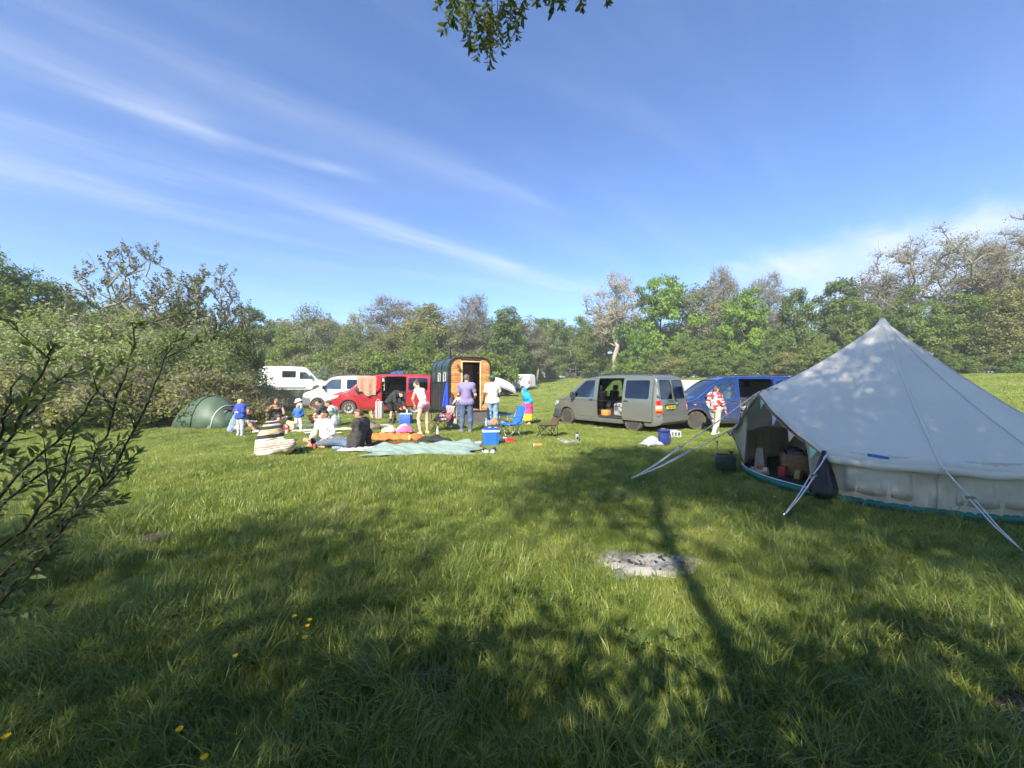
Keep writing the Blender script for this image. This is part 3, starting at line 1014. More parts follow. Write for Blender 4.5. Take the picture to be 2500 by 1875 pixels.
# ---- the trees the photographer stands under: they shade the foreground
def shade_tree(x, y, h, w, seed, label, nt=130, per=60, leaf=0.10, cl=0.8, trunk_h=0.3, rb=0.2):
	per = int(per * 1.9)
	(v1, f1), (v2, f2) = make_tree(seed=seed, h=h, w=w, nt=nt, per=per, leaf=leaf, cl=cl, trunk_h=trunk_h, rbase=rb, nl=12, twig=0.016)
	t = thing('willow_tree', label, 'tree', (x, y, tz(x, y)), 0.0, 'trees behind the photographer')
	obj('trunk', mesh_np('trunk', v1, f1, [M_barkd], True), t)
	obj('crown', mesh_np('crown', v2, f2, [LM['green']]), t)
	return t
shade_tree(-8.2, -4.6, 7.0, 6.0, 71, 'willow behind the photographer on the far left')
shade_tree(-5.3, -5.4, 8.6, 5.6, 72, 'low willow behind the photographer on the left')
shade_tree(-2.1, -6.2, 12.6, 6.4, 77, 'long stemmed willow behind the photographer', nt=110, per=70, trunk_h=0.66, rb=.07)
shade_tree(1.3, -6.4, 13.0, 7.0, 73, 'tallest willow behind the photographer', nt=150, per=75, trunk_h=0.55, rb=.10)
shade_tree(3.3, -3.9, 9.8, 5.6, 76, 'willow added for shade on the tent, right behind the photographer', nt=160, per=110, trunk_h=0.42)  # unseen tree added to thicken the shade over the bell tent
shade_tree(4.8, -5.6, 12.0, 8.0, 74, 'willow behind the photographer on the right', nt=190, per=110)
shade_tree(9.0, -4.0, 9.5, 6.5, 75, 'willow behind the photographer on the far right', nt=130, per=80)
for x_, y_, h_, w_, sd_, lb_ in ((-4.4, -2.5, 3.9, 3.4, 81, 'far left'), (-1.75, -2.7, 4.4, 3.2, 82, 'left'), (.75, -2.7, 4.5, 3.4, 83, 'middle'), (3.4, -2.7, 5.0, 4.4, 84, 'right')):  # unseen bushes added to shade the nearest grass
	shade_tree(x_, y_, h_, w_, sd_, 'low willow bush added for shade behind the photographer, ' + lb_ + ' of the four', nt=100, per=60, leaf=.10, cl=.5, trunk_h=.10)
# ------------------------------------------------------------------ vehicles
def boolean(me, cutter, op):
	"""mesh after a boolean with another mesh"""
	a = bpy.data.objects.new('a', me)
	b = bpy.data.objects.new('b', cutter)
	COL.objects.link(a)
	COL.objects.link(b)
	md = a.modifiers.new('b', 'BOOLEAN')
	md.operation = op
	md.object = b
	md.solver = 'MANIFOLD'
	dg = bpy.context.evaluated_depsgraph_get()
	res = bpy.data.meshes.new_from_object(a.evaluated_get(dg))
	if len(res.polygons) == 0 or (op == 'DIFFERENCE' and len(res.polygons) == len(me.polygons)):
		md.solver = 'EXACT'
		dg = bpy.context.evaluated_depsgraph_get()
		res = bpy.data.meshes.new_from_object(a.evaluated_get(dg))
	bpy.data.objects.remove(a)
	bpy.data.objects.remove(b)
	return res
def pchip(xs, ys, x):
	xs, ys = np.asarray(xs, float), np.asarray(ys, float)
	h = np.diff(xs)
	dl = np.diff(ys) / h
	m = np.zeros(len(xs))
	for i in range(1, len(xs) - 1):
		if dl[i - 1] * dl[i] > 0:
			w1, w2 = 2 * h[i] + h[i - 1], h[i] + 2 * h[i - 1]
			m[i] = (w1 + w2) / (w1 / dl[i - 1] + w2 / dl[i])
	m[0], m[-1] = dl[0], dl[-1]
	k = np.clip(np.searchsorted(xs, x) - 1, 0, len(xs) - 2)
	t = (x - xs[k]) / h[k]
	return ((1 + 2 * t) * (1 - t) ** 2 * ys[k] + t * (1 - t) ** 2 * h[k] * m[k] + t * t * (3 - 2 * t) * ys[k + 1]
			+ t * t * (t - 1) * h[k] * m[k + 1])
class VanShape:
	def __init__(s, L, top, bot, hw, side, rc=0.10, crown=0.035):
		s.L, s.top, s.bot, s.hw, s.side, s.rc, s.crown = L, top, bot, hw, side, rc, crown
	def solid(s, d=0.0, zmin=None, xr=None):
		L = s.L
		xs = np.unique(np.concatenate([np.linspace(0, 0.25, 8), np.linspace(0.25, L * 0.45, 22), np.linspace(L * 0.45, L - 0.3, 14),
									   np.linspace(L - 0.3, L, 10)]))
		tp = pchip(*zip(*s.top), xs) - d
		bt = pchip(*zip(*s.bot), xs) + d
		if zmin is not None:
			bt = np.maximum(bt, zmin)
		hw = pchip(*zip(*s.hw), xs) - d
		if xr is None:
			X = d + (L - 2 * d) * xs / L
		else:
			keep = (xs >= xr[0]) & (xs <= xr[1])
			xs, tp, bt, hw, X = xs[keep], tp[keep], bt[keep], hw[keep], xs[keep]
		sz, sw = zip(*s.side)
		V = []
		for x, zt, zb, w in zip(X, tp, bt, hw):
			if zt < zb + 0.12:
				zt = zb + 0.12
			rc = min(s.rc, (zt - zb) * 0.3)
			pts = [(0.0, zb), (w * 0.6, zb)]
			zs = np.linspace(zb, zt - rc, 15)
			ws = w * np.interp(zs, sz, sw)
			ws[0] -= 0.03
			for z, ww in zip(zs, ws):
				pts.append((ww, z))
			we = ws[-1]
			for k in range(1, 6):
				a = k / 6 * math.pi / 2
				pts.append((we - rc * 1.5 * (1 - math.cos(a)), zt - rc + rc * math.sin(a) * 0.8))
			wt = we - rc * 1.5
			pts.append((wt, zt - rc * 0.2))
			for f in (0.75, 0.4, 0.0):
				pts.append((wt * f, zt - rc * 0.2 + s.crown * (1 - f * f)))
			ring = [(x, -y, z) for y, z in pts] + [(x, y, z) for y, z in pts[::-1][1:-1]]
			V.append(ring)
		n = len(V[0])
		m = len(V)
		VV = [p for r in V for p in r]
		F = []
		for i in range(m - 1):
			for k in range(n):
				k2 = (k + 1) % n
				F.append((i * n + k, (i + 1) * n + k, (i + 1) * n + k2, i * n + k2))
		F.append(tuple(range(n)))
		F.append(tuple((m - 1) * n + k for k in range(n - 1, -1, -1)))
		me = bpy.data.meshes.new('solid')
		me.from_pydata(VV, [], F)
		bm = bmesh.new()
		bm.from_mesh(me)
		bmesh.ops.triangulate(bm, faces=[f for f in bm.faces if len(f.verts) > 4])
		bmesh.ops.recalc_face_normals(bm, faces=bm.faces)
		bm.to_mesh(me)
		bm.free()
		return me
def pr(poly, axis, a, b):
	return MB().prism(poly, axis, a, b).mesh('prism')
def join(mes):
	mb = MB()
	for me in mes:
		mb.add([v.co.copy() for v in me.vertices], [list(p.vertices) for p in me.polygons])
	me = bpy.data.meshes.new('join')
	me.from_pydata([tuple(v) for v in mb.v], [], mb.f)
	return me
def soft(me, ang=32):
	me.shade_smooth()
	me.set_sharp_from_angle(angle=R(ang))
	return me
def car_paint(name, col, metal=0.0, dirt=0.25, rough=0.32):
	"""paint with a clear coat, dust gathering low down as real dirt"""
	if name in _MATS:
		return _MATS[name]
	m = bpy.data.materials.new(name)
	m.use_nodes = True
	nt = m.node_tree
	b = nt.nodes['Principled BSDF']
	b.inputs['Metallic'].default_value = metal
	b.inputs['Coat Weight'].default_value = 0.7
	b.inputs['Coat Roughness'].default_value = 0.08
	tc = nt.nodes.new('ShaderNodeTexCoord')
	sp = nt.nodes.new('ShaderNodeSeparateXYZ')
	nt.links.new(tc.outputs['Object'], sp.inputs[0])
	nz = nt.nodes.new('ShaderNodeTexNoise')
	nz.inputs['Scale'].default_value = 3.5
	nz.inputs['Detail'].default_value = 7
	nt.links.new(tc.outputs['Object'], nz.inputs['Vector'])
	hgt = nt.nodes.new('ShaderNodeMapRange')
	hgt.inputs['From Min'].default_value = 1.15
	hgt.inputs['From Max'].default_value = 0.30
	nt.links.new(sp.outputs['Z'], hgt.inputs['Value'])
	mu = nt.nodes.new('ShaderNodeMath')
	mu.operation = 'MULTIPLY'
	nt.links.new(nz.outputs['Fac'], mu.inputs[0])
	nt.links.new(hgt.outputs[0], mu.inputs[1])
	m2 = nt.nodes.new('ShaderNodeMath')
	m2.operation = 'MULTIPLY'
	m2.use_clamp = True
	nt.links.new(mu.outputs[0], m2.inputs[0])
	m2.inputs[1].default_value = dirt * 2
	mx = nt.nodes.new('ShaderNodeMixRGB')
	nt.links.new(m2.outputs[0], mx.inputs['Fac'])
	mx.inputs['Color1'].default_value = (*col, 1)
	mx.inputs['Color2'].default_value = (0.20, 0.17, 0.125, 1)
	nt.links.new(mx.outputs[0], b.inputs['Base Color'])
	rr = nt.nodes.new('ShaderNodeMath')
	rr.operation = 'ADD'
	rr.inputs[1].default_value = rough
	nt.links.new(m2.outputs[0], rr.inputs[0])
	nt.links.new(rr.outputs[0], b.inputs['Roughness'])
	_MATS[name] = m
	return m
def glass_mat(name, tint, dark):
	"""window glass: clear with a mirror reflection; dark = share of light the tint keeps back"""
	if name in _MATS:
		return _MATS[name]
	m = bpy.data.materials.new(name)
	m.use_nodes = True
	nt = m.node_tree
	nt.nodes.remove(nt.nodes['Principled BSDF'])
	tr = nt.nodes.new('ShaderNodeBsdfTransparent')
	tr.inputs['Color'].default_value = (*[t * (1 - dark) for t in tint], 1)
	gl = nt.nodes.new('ShaderNodeBsdfGlossy')
	gl.inputs['Roughness'].default_value = 0.03
	gl.inputs['Color'].default_value = (0.9, 0.95, 1, 1)
	fr = nt.nodes.new('ShaderNodeFresnel')
	fr.inputs['IOR'].default_value = 1.55
	ad = nt.nodes.new('ShaderNodeMath')
	ad.operation = 'ADD'
	ad.inputs[1].default_value = 0.05
	nt.links.new(fr.outputs[0], ad.inputs[0])
	mx = nt.nodes.new('ShaderNodeMixShader')
	nt.links.new(ad.outputs[0], mx.inputs['Fac'])
	nt.links.new(tr.outputs[0], mx.inputs[1])
	nt.links.new(gl.outputs[0], mx.inputs[2])
	nt.links.new(mx.outputs[0], nt.nodes['Material Output'].inputs['Surface'])
	_MATS[name] = m
	return m
M_glass = glass_mat('window_glass', (0.85, 0.95, 0.90), 0.12)
M_tint = glass_mat('tinted_glass', (0.30, 0.36, 0.42), 0.6)
M_rubber = pm('tyre_rubber', (0.030, 0.028, 0.026), 0.85, var=0.3, scale=14, bump=0.004, bscale=50, col2=(0.11, 0.095, 0.075))
M_steel = pm('steel_wheel', (0.045, 0.045, 0.046), 0.55, 0.2, var=0.3, col2=(0.085, 0.075, 0.06))
M_alloy = pm('alloy_wheel', (0.62, 0.62, 0.62), 0.3, 0.7, var=0.1)
M_plast = pm('black_plastic', (0.035, 0.036, 0.038), 0.55, var=0.3)
M_greyp = pm('grey_bumper_plastic', (0.12, 0.125, 0.125), 0.5, var=0.25, col2=(0.17, 0.16, 0.14))
M_int = pm('dark_interior', (0.030, 0.030, 0.033), 0.8, var=0.3)
M_chrome = pm('chrome', (0.75, 0.75, 0.75), 0.12, 1.0, var=0)
M_red = pm('tail_lamp_red', (0.55, 0.012, 0.012), 0.15, var=0.15, coat=0.8)
M_redl = pm('tail_lamp_white', (0.80, 0.55, 0.50), 0.15, var=0.15, coat=0.8)
M_amber = pm('tail_lamp_amber', (0.85, 0.28, 0.06), 0.15, var=0.15, coat=0.8)
M_lamp = pm('headlamp_glass', (0.62, 0.65, 0.68), 0.08, 0.3, var=0.35, scale=14, coat=1.0)
M_plate = pm('number_plate_yellow', (0.80, 0.60, 0.03), 0.4, var=0.05)
M_platew = pm('number_plate_white', (0.78, 0.78, 0.74), 0.4, var=0.05)
M_ink = pm('plate_black', (0.012, 0.012, 0.012), 0.5, var=0)
M_seatg = pm('grey_seat_cloth', (0.17, 0.165, 0.16), 0.9, var=0.2, bump=0.003)
M_seatb = pm('black_seat_cover', (0.020, 0.020, 0.022), 0.45, var=0.3, bump=0.01, bscale=14)
M_cardb = pm('brown_cardboard', (0.50, 0.24, 0.07), 0.85, var=0.2)
def wheel(parent, x, y, r, w, style, side):
	"""tyre with a rim; side -1: outer face towards -y"""
	hw = w / 2
	t = MB().lathe([(r * 0.60, -hw * .8), (r * 0.80, -hw), (r * 0.93, -hw), (r * 0.985, -hw * .75), (r, -hw * .35), (r, hw * .35), (r * 0.985, hw * .75),
					(r * 0.93, hw), (r * 0.80, hw), (r * 0.60, hw * .8), (r * 0.60, -hw * .8)], 36)
	V = [Vector((v[0], v[2] * 1, v[1])) if isinstance(v, tuple) else Vector((v.x, v.z, v.y)) for v in t.v]
	t.v = [tuple(v) for v in V]
	wo = t.build('wheel', M_rubber, parent, sharp=40, loc=(x, y, r * 0.985))
	mb = MB()
	o = side * hw
	if style == 'steel':
		prof = [(r * .63, o * 1.02), (r * .61, o * .95), (r * .585, o * .35), (r * .53, o * .20), (r * .43, o * .35), (r * .33, o * .62), (r * .24, o * .66), (r * .19, o * .42), (r * .11, o * .42), (r * .10, o * .75), (0.0, o * .78)]
		m2 = MB().lathe(prof, 28)
		mb.add([(v[0], v[2], v[1]) for v in m2.v], m2.f)
		ro = mb.build('rim', M_steel, wo, sharp=30)
		ho = MB()
		for k in range(12):
			a = k * math.pi / 6
			c = Vector((math.cos(a) * r * .47, o * .33, math.sin(a) * r * .47))
			q = MB().lathe([(0, -.004), (r * .06, -.006), (r * .06, .006), (0, .004)], 8)
			ho.add([(v[0] + c.x, v[2] + c.y, v[1] + c.z) for v in q.v], q.f)
		tag(ho.build('rim_holes', M_int, wo), kind='stuff')
	else:
		prof = [(r * .66, o * .98), (r * .64, o * .85), (r * .58, o * .80), (r * .57, -o * .2)]
		m2 = MB().lathe(prof, 32)
		mb.add([(v[0], v[2], v[1]) for v in m2.v], m2.f[:-1] if False else [f for f in m2.f if len(f) == 4])
		for k in range(10):
			a = k * math.pi / 5
			d = Vector((math.cos(a), 0, math.sin(a)))
			p = Vector((-math.sin(a), 0, math.cos(a)))
			i0, i1 = d * r * .08, d * r * .62
			y0, y1 = o * .62, o * .88
			wv = [i0 + p * r * .045 + Vector((0, y0, 0)), i0 - p * r * .045 + Vector((0, y0, 0)), i1 - p * r * .075 + Vector((0, y1, 0)), i1 + p * r * .075 + Vector((0, y1, 0))]
			mb.add(wv + [q - Vector((0, side * .03, 0)) for q in wv], [(0, 1, 2, 3), (7, 6, 5, 4), (0, 4, 5, 1), (1, 5, 6, 2), (2, 6, 7, 3), (3, 7, 4, 0)])
		q = MB().lathe([(0, -.02), (r * .15, -.02), (r * .15, .02), (0, .025)], 14)
		mb.add([(v[0], v[2] * side + o * .66, v[1]) for v in q.v], q.f)
		mb.build('rim', M_alloy, wo, sharp=30)
		q = MB().lathe([(0, -.01), (r * .56, -.01), (r * .56, .01), (0, .01)], 24)
		MB().add([(v[0], v[2] + o * .15, v[1]) for v in q.v], q.f).build('brake_disc', M_int, wo)
	return wo
def seat(parent, x, y, z, mat, name='seat', face=-1, h=0.62):
	mb = MB()
	mb.box((x, y, z + 0.09), (0.50, 0.48, 0.18), bev=0.05)
	mb.box((x - face * 0.27, y, z + 0.10 + h / 2), (0.16, 0.46, h), rot=(0, -face * 0.20, 0), bev=0.06)
	mb.box((x - face * 0.36, y, z + h + 0.20), (0.11, 0.26, 0.19), rot=(0, -face * 0.20, 0), bev=0.045)
	return mb.build(name, mat, parent, sharp=50)
def text_mesh(s, size, name='lettering', bold=0.0):
	cu = bpy.data.curves.new(name, 'FONT')
	cu.body = s
	cu.size = size
	cu.align_x = 'CENTER'
	cu.align_y = 'CENTER'
	cu.extrude = 0.001
	cu.offset = bold
	o = bpy.data.objects.new(name, cu)
	COL.objects.link(o)
	dg = bpy.context.evaluated_depsgraph_get()
	me = bpy.data.meshes.new_from_object(o.evaluated_get(dg))
	bpy.data.objects.remove(o)
	return me
T5 = VanShape(
	4.89,
	top=[(0, .60), (.03, .74), (.08, .88), (.17, .985), (.42, 1.065), (.82, 1.165), (.95, 1.245), (1.2, 1.455), (1.5, 1.69), (1.72, 1.815), (2.0, 1.895),
		 (2.5, 1.935), (3.4, 1.945), (4.3, 1.925), (4.60, 1.89), (4.68, 1.84), (4.735, 1.66), (4.79, 1.38), (4.85, 1.08), (4.89, .90)],
	bot=[(0, .34), (.1, .27), (.5, .25), (4.5, .27), (4.8, .34), (4.89, .42)],
	hw=[(0, .58), (.04, .71), (.12, .80), (.32, .885), (.7, .935), (1.2, .95), (4.2, .95), (4.55, .94), (4.74, .905), (4.84, .85), (4.89, .79)],
	side=[(.2, .955), (.45, .985), (.72, 1.0), (1.02, .998), (1.14, .982), (1.3, .955), (1.6, .895), (1.8, .845), (2.0, .80)])
LF = [(1.16, 1.17), (1.335, 1.34), (1.74, 1.70), (1.83, 1.745), (2.20, 1.765), (2.235, 1.73), (2.235, 1.12), (1.20, 1.12)]     # front door glass
MIDW = rrect(2.50, 3.40, 1.13, 1.745, .07)
REARW = rrect(3.66, 4.52, 1.13, 1.735, .07)
FDOOR = rpoly([(1.02, 1.10), (1.10, 1.16), (1.70, 1.735), (1.80, 1.80), (2.30, 1.82), (2.30, .42), (1.38, .42), (1.34, .70), (1.20, .86), (1.02, .95)], .05)
SDOOR = rpoly([(2.40, 1.82), (3.52, 1.82), (3.52, .40), (2.40, .40)], .07)
def build_t5(name, label, loc, rz, paint, scale=1.0, sliding='open', rear='barn', rim='steel', mid_mat=None, bonnet=None, bumper=None, group=None,
			 seat_mat=None, arch_trim=None):
	S = T5
	t = thing(name, label, 'van', loc, rz, group, scale)
	body = S.solid()
	shell = boolean(body, S.solid(.045, zmin=.42, xr=(1.02, 4.80)), 'DIFFERENCE')
	arches = []
	for wx in (.90, 3.90):
		for sd in (-1, 1):
			q = MB().lathe([(0, 0), (.395, 0), (.395, .32), (0, .32)], 32)
			arches.append(MB().add([(v[0] + wx, (v[2] + .68) * sd, v[1] + .335) for v in q.v], q.f).mesh('c'))
	shell = boolean(shell, join(arches), 'DIFFERENCE')
	gs = boolean(S.solid(.012), S.solid(.019), 'DIFFERENCE')
	wins = [('L', LF, -1), ('R', LF, 1)]
	if sliding != 'open':
		wins.append(('L', MIDW, -1))
	wins += [('R', MIDW, 1), ('R', REARW, 1), ('L', REARW, -1)]
	cut = [pr(p, 'Y', sd * .60, sd * 1.2) for _, p, sd in wins]
	ws_poly = rpoly([(-.74, 1.20), (.74, 1.20), (.655, 1.79), (-.655, 1.79)], .07)
	cut.append(pr(ws_poly, 'X', .6, 1.98))
	rw = [rpoly([(-.79, 1.12), (-.035, 1.12), (-.035, 1.755), (-.70, 1.755)], .06), rpoly([(.035, 1.12), (.79, 1.12), (.70, 1.755), (.035, 1.755)], .06)]
	if rear != 'barn':
		rw = [rpoly([(-.735, 1.15), (.735, 1.15), (.655, 1.72), (-.655, 1.72)], .06)]
	for p in rw:
		cut.append(pr(p, 'X', 4.55, 5.1))
	for c in cut:
		shell = boolean(shell, c, 'DIFFERENCE')
	# front doors and sliding door become panels of their own
	gap = .007
	def grow_poly(poly, g):
		c = Vector((sum(p[0] for p in poly) / len(poly), sum(p[1] for p in poly) / len(poly)))
		return [(p[0] + (g if p[0] > c.x else -g), p[1] + (g if p[1] > c.y else -g)) for p in poly]
	full = boolean(S.solid(), S.solid(.045, zmin=.42, xr=(1.02, 4.80)), 'DIFFERENCE')
	doors = []
	for nm, poly, sd in (('front_door', FDOOR, -1), ('front_door', FDOOR, 1), ('sliding_door', SDOOR, -1)):
		d = boolean(shell, pr(poly, 'Y', sd * .45, sd * 1.25), 'INTERSECT')
		doors.append((nm, d, sd))
		shell = boolean(shell, pr(grow_poly(poly, gap), 'Y', sd * .45, sd * 1.25), 'DIFFERENCE')
	if sliding == 'open':       # its glass opening
		i = [k for k, q in enumerate(doors) if q[0] == 'sliding_door'][0]
		doors[i] = ('sliding_door', boolean(doors[i][1], pr(MIDW, 'Y', -1.2, -.6), 'DIFFERENCE'), -1)
	# rear doors
	rd = [rrect(-.82, -.006, .50, 1.82, .04), rrect(.006, .82, .50, 1.82, .04)] if rear == 'barn' else [rrect(-.80, .80, .50, 1.80, .04)]
	for p in rd:
		doors.append(('rear_door', boolean(shell, pr(p, 'X', 4.62, 5.1), 'INTERSECT'), 0))
		shell = boolean(shell, pr(grow_poly(p, gap), 'X', 4.62, 5.1), 'DIFFERENCE')
	# bonnet
	bp = rpoly([(-.78, .16), (.78, .16), (.80, .80), (-.80, .80)], .08)
	bon = boolean(boolean(S.solid(-.004), S.solid(.02), 'DIFFERENCE'), MB().prism([(x, y) for y, x in bp], 'Z', .93, 1.5).mesh('c'), 'INTERSECT')
	obj('body', soft(shell), t, paint)
	obj('bonnet', soft(bon), t, bonnet or paint)
	slide = None
	for nm, d, sd in doors:
		o = obj(nm, soft(d), t, paint)
		if nm == 'sliding_door':
			slide = o
			if sliding == 'open':
				o.location = (1.13, -.075, 0)
		if nm == 'front_door':
			MB().box((2.13, sd * .965, 1.04), (.17, .03, .035), bev=.012).build('handle', M_plast if sd else M_plast, o, sharp=40)
			mb = MB()
			mb.box((1.30, sd * 1.065, 1.20), (.10, .19, .24), bev=.04)
			mb.box((1.33, sd * .97, 1.14), (.07, .10, .06), bev=.02)
			mo = mb.build('door_mirror', M_plast, o, sharp=40)
			MB().box((1.353, sd * 1.065, 1.20), (.008, .14, .18)).build('mirror_glass', M_chrome, o)
	MB().box((2.56, -.962, 1.05), (.17, .03, .035), bev=.012).build('handle', M_plast, slide, sharp=40)
	MB().box((3.96, -.952, 1.02), (1.06, .014, .030)).build('door_rail', M_plast, t)
	# glass
	for _, p, sd in wins:
		tinted = p is not LF
		obj('side_window', soft(boolean(gs, pr(grow_poly(p, .004), 'Y', sd * .60, sd * 1.2), 'INTERSECT')), t, (mid_mat or M_tint) if tinted else M_glass)
	if sliding == 'open':
		obj('window', soft(boolean(gs, pr(grow_poly(MIDW, .004), 'Y', -1.2, -.6), 'INTERSECT')), slide, mid_mat or M_tint)
	obj('windscreen', soft(boolean(gs, pr(grow_poly(ws_poly, .004), 'X', .6, 1.98), 'INTERSECT')), t, M_glass)
	for p in rw:
		obj('rear_window', soft(boolean(gs, pr(grow_poly(p, .004), 'X', 4.55, 5.1), 'INTERSECT')), t, M_tint)
	# bumpers and lamps: skins a little proud of the body
	def skin(nm, poly, axis, a, b, mat, out=.012, sub=None):
		q = boolean(boolean(S.solid(-out), S.solid(.02), 'DIFFERENCE'), pr(poly, axis, a, b), 'INTERSECT')
		if sub:
			q = boolean(q, sub, 'DIFFERENCE')
		return obj(nm, soft(q), t, mat)
	bm_ = bumper or M_greyp
	ar = join(arches)
	skin('rear_bumper', [(4.35, .20), (5.2, .20), (5.2, .56), (4.62, .56), (4.55, .50), (4.35, .46)], 'Y', -1.2, 1.2, bm_, .03)
	skin('front_bumper', [(-.2, .20), (.52, .20), (.50, .56), (.40, .64), (-.2, .66)], 'Y', -1.2, 1.2, bm_, .02, ar)
	skin('grille', rrect(-.42, .42, .72, .90, .03), 'X', -.2, .25, M_plast, .006)
	for sd in (-1, 1):
		skin('headlight', [(-.2, .74), (.16, .74), (.42, .84), (.46, .95), (.10, .93), (-.2, .90)], 'Y', sd * .43, sd * 1.2, M_lamp, .008)
		skin('sill', [(1.34, .24), (3.44, .24), (3.44, .39), (1.34, .39)], 'Y', sd * .70, sd * 1.2, bm_ if arch_trim is None else arch_trim, .010)
		for z0, z1, mm, nm in ((.93, 1.09, M_red, 'tail_light'), (.84, .93, M_redl, 'reversing_light'), (.76, .84, M_amber, 'indicator_light'), (.68, .76, M_red, 'tail_light')):
			skin(nm, [(4.735, z0), (5.2, z0), (5.2, z1), (4.735, z1)], 'Y', sd * .80, sd * 1.2, mm, .008)
		skin('crease_shade_strip', [(.46, 1.003), (4.72, 1.012), (4.72, 1.024), (.46, 1.015)], 'Y', sd * .70, sd * 1.2, M_plast, .0025)  # dark strip drawn for the shaded crease along the waist
		skin('side_indicator', rrect(.80, .88, .90, .925, .01), 'Y', sd * .80, sd * 1.2, M_amber, .006)
	# wheel housings, wheels
	for wx in (.90, 3.90):
		for sd in (-1, 1):
			mb = MB()
			V, F = [], []
			for k in range(17):
				a = math.pi * k / 16
				V += [(wx + .40 * math.cos(a), sd * .66, .335 + .40 * math.sin(a)), (wx + .40 * math.cos(a), sd * .925, .335 + .40 * math.sin(a))]
			for k in range(16):
				F.append((2 * k, 2 * k + 1, 2 * k + 3, 2 * k + 2))
			F.append(tuple(2 * k for k in range(17)))
			mb.add(V, F)
			mb.build('wheel_housing', M_int, t)
		for sd in (-1, 1):
			wheel(t, wx, sd * .83, .335, .22, rim, sd)
			if arch_trim is not None:
				mb = MB()
				prof = []
				for k in range(19):
					a = math.pi * (k / 18 * 1.10 - .05)
					prof.append((wx + .425 * math.cos(a), sd * .955, .335 + .425 * math.sin(a)))
				mb.tube(prof, .038, 6)
				mb.build('wheel_arch_trim', arch_trim, t, smooth_=True)
	# inside
	MB().box((2.9, 0, .44), (3.6, 1.74, .05)).build('floor', M_int, t)
	MB().box((1.12, 0, .95), (.36, 1.6, .36), rot=(0, .25, 0), bev=.08).build('dashboard', M_int, t)
	sw = MB()
	ring = [(1.42 + .09 * math.sin(a) * .6, .42 + .18 * math.cos(a), 1.10 + .18 * math.sin(a)) for a in np.linspace(0, 2 * math.pi, 21)]
	sw.tube(ring, .014, 6, cap=False).build('steering_wheel', M_plast, t, smooth_=True)
	sm = seat_mat or M_seatg
	seat(t, 1.86, -.42, .66, sm)
	seat(t, 1.86, .42, .66, sm)
	for sy in (-.42, .42):
		MB().box((1.9, sy, .55), (.45, .44, .22)).build('seat_base', M_int, t)
	# plate, badge, wiper, rails
	return t
def plate(parent, x, y, z, text, rear=True, tilt=0.0):
	s = 1 if rear else -1
	p = MB().box((x, y, z), (.012, .50, .105), rot=(0, tilt, 0)).build('number_plate', M_plate if rear else M_platew, parent)
	me = text_mesh(text, .100, bold=.002)
	o = obj('lettering', me, p, M_ink)
	o.matrix_local = Matrix.Translation((x + s * .0085, y, z)) @ Euler((R(90), 0, R(90) * s)).to_matrix().to_4x4()
	return p
def roof_rails(t, mat):
	for sd in (-1, 1):
		z = 1.925
		MB().tube([(1.95, sd * .66, 1.86), (2.15, sd * .67, 1.955), (3.2, sd * .67, 1.985), (4.2, sd * .66, 1.965), (4.45, sd * .65, 1.885)], .018, 8).build('roof_rail', mat, t, smooth_=True)
P_grey = car_paint('paint_grey_green', (0.20, 0.215, 0.185), 0.5, 0.30, 0.34)
P_blue = car_paint('paint_dark_blue', (0.007, 0.026, 0.125), 0.05, 0.18, 0.25)
P_red = car_paint('paint_red', (0.36, 0.010, 0.020), 0.05, 0.10, 0.25)
P_black = car_paint('paint_black_bonnet', (0.020, 0.020, 0.022), 0.1, 0.15, 0.35)
P_white = car_paint('paint_white', (0.74, 0.74, 0.72), 0.0, 0.10, 0.30)
P_cream = car_paint('paint_cream_white', (0.72, 0.70, 0.62), 0.0, 0.15, 0.30)
P_dgrey = car_paint('paint_dark_grey', (0.10, 0.105, 0.11), 0.3, 0.15, 0.3)
# --- grey green van, sliding door pushed back
gx, gy = 4.13, 13.0
rzg = math.atan2(-2.4, 1.93)
c_, s_ = math.cos(rzg), math.sin(rzg)
GV = build_t5('camper_van', 'muddy grey green van with its side door slid open, yellow plate at the back', (gx - 3.90 * c_ - .84 * s_ * -1 * -1, gy - 3.90 * s_ + .84 * c_ * 1, -0.10), rzg,
			  P_grey, 1.0, 'open', 'barn', 'steel', seat_mat=M_seatb)
GV.location = (gx - 3.90 * c_ + (-.84) * s_, gy - 3.90 * s_ - (-.84) * c_, -0.105)
roof_rails(GV, M_plast)
plate(GV, 4.925, -.33, .865, 'YG56 NJX')
MB().box((4.90, -.33, .945), (.05, .54, .05), bev=.012).build('plate_lamp_bar', M_plast, GV)
MB().lathe([(0, 0), (.062, 0), (.062, .012), (.05, .02), (0, .02)], 20, axis='X').build('badge', M_chrome, GV, loc=(4.905, .12, .97), sharp=40)
MB().tube([(4.86, .06, 1.12), (4.83, .02, 1.20), (4.745, -.04, 1.62)], .011, 6).tube([(4.89, .16, 1.05), (4.86, .06, 1.12)], .02, 6).build('rear_wiper', M_plast, GV)
for yy in (-.83, .83):
	for zz in (1.24, .62):
		MB().box((4.80, yy * 1.06, zz), (.10, .05, .09), bev=.015).build('door_hinge', P_grey, GV, sharp=40)
MB().box((4.895, -.30, 1.09), (.012, .34, .016)).build('badge_strip', M_chrome, GV)
mb = MB()
mb.box((3.12, -.55, .70), (.36, .34, .48), bev=.08)
mb.build('storage_bag', pm('black_white_bag', (0.02, 0.02, 0.022), 0.6, col2=(0.45, 0.45, 0.44), scale=9), GV, sharp=50)
MB().box((2.60, -.66, .57), (.28, .22, .20), bev=.012).build('orange_box', pm('orange_card', (0.60, 0.25, 0.06), 0.8), GV, sharp=40)
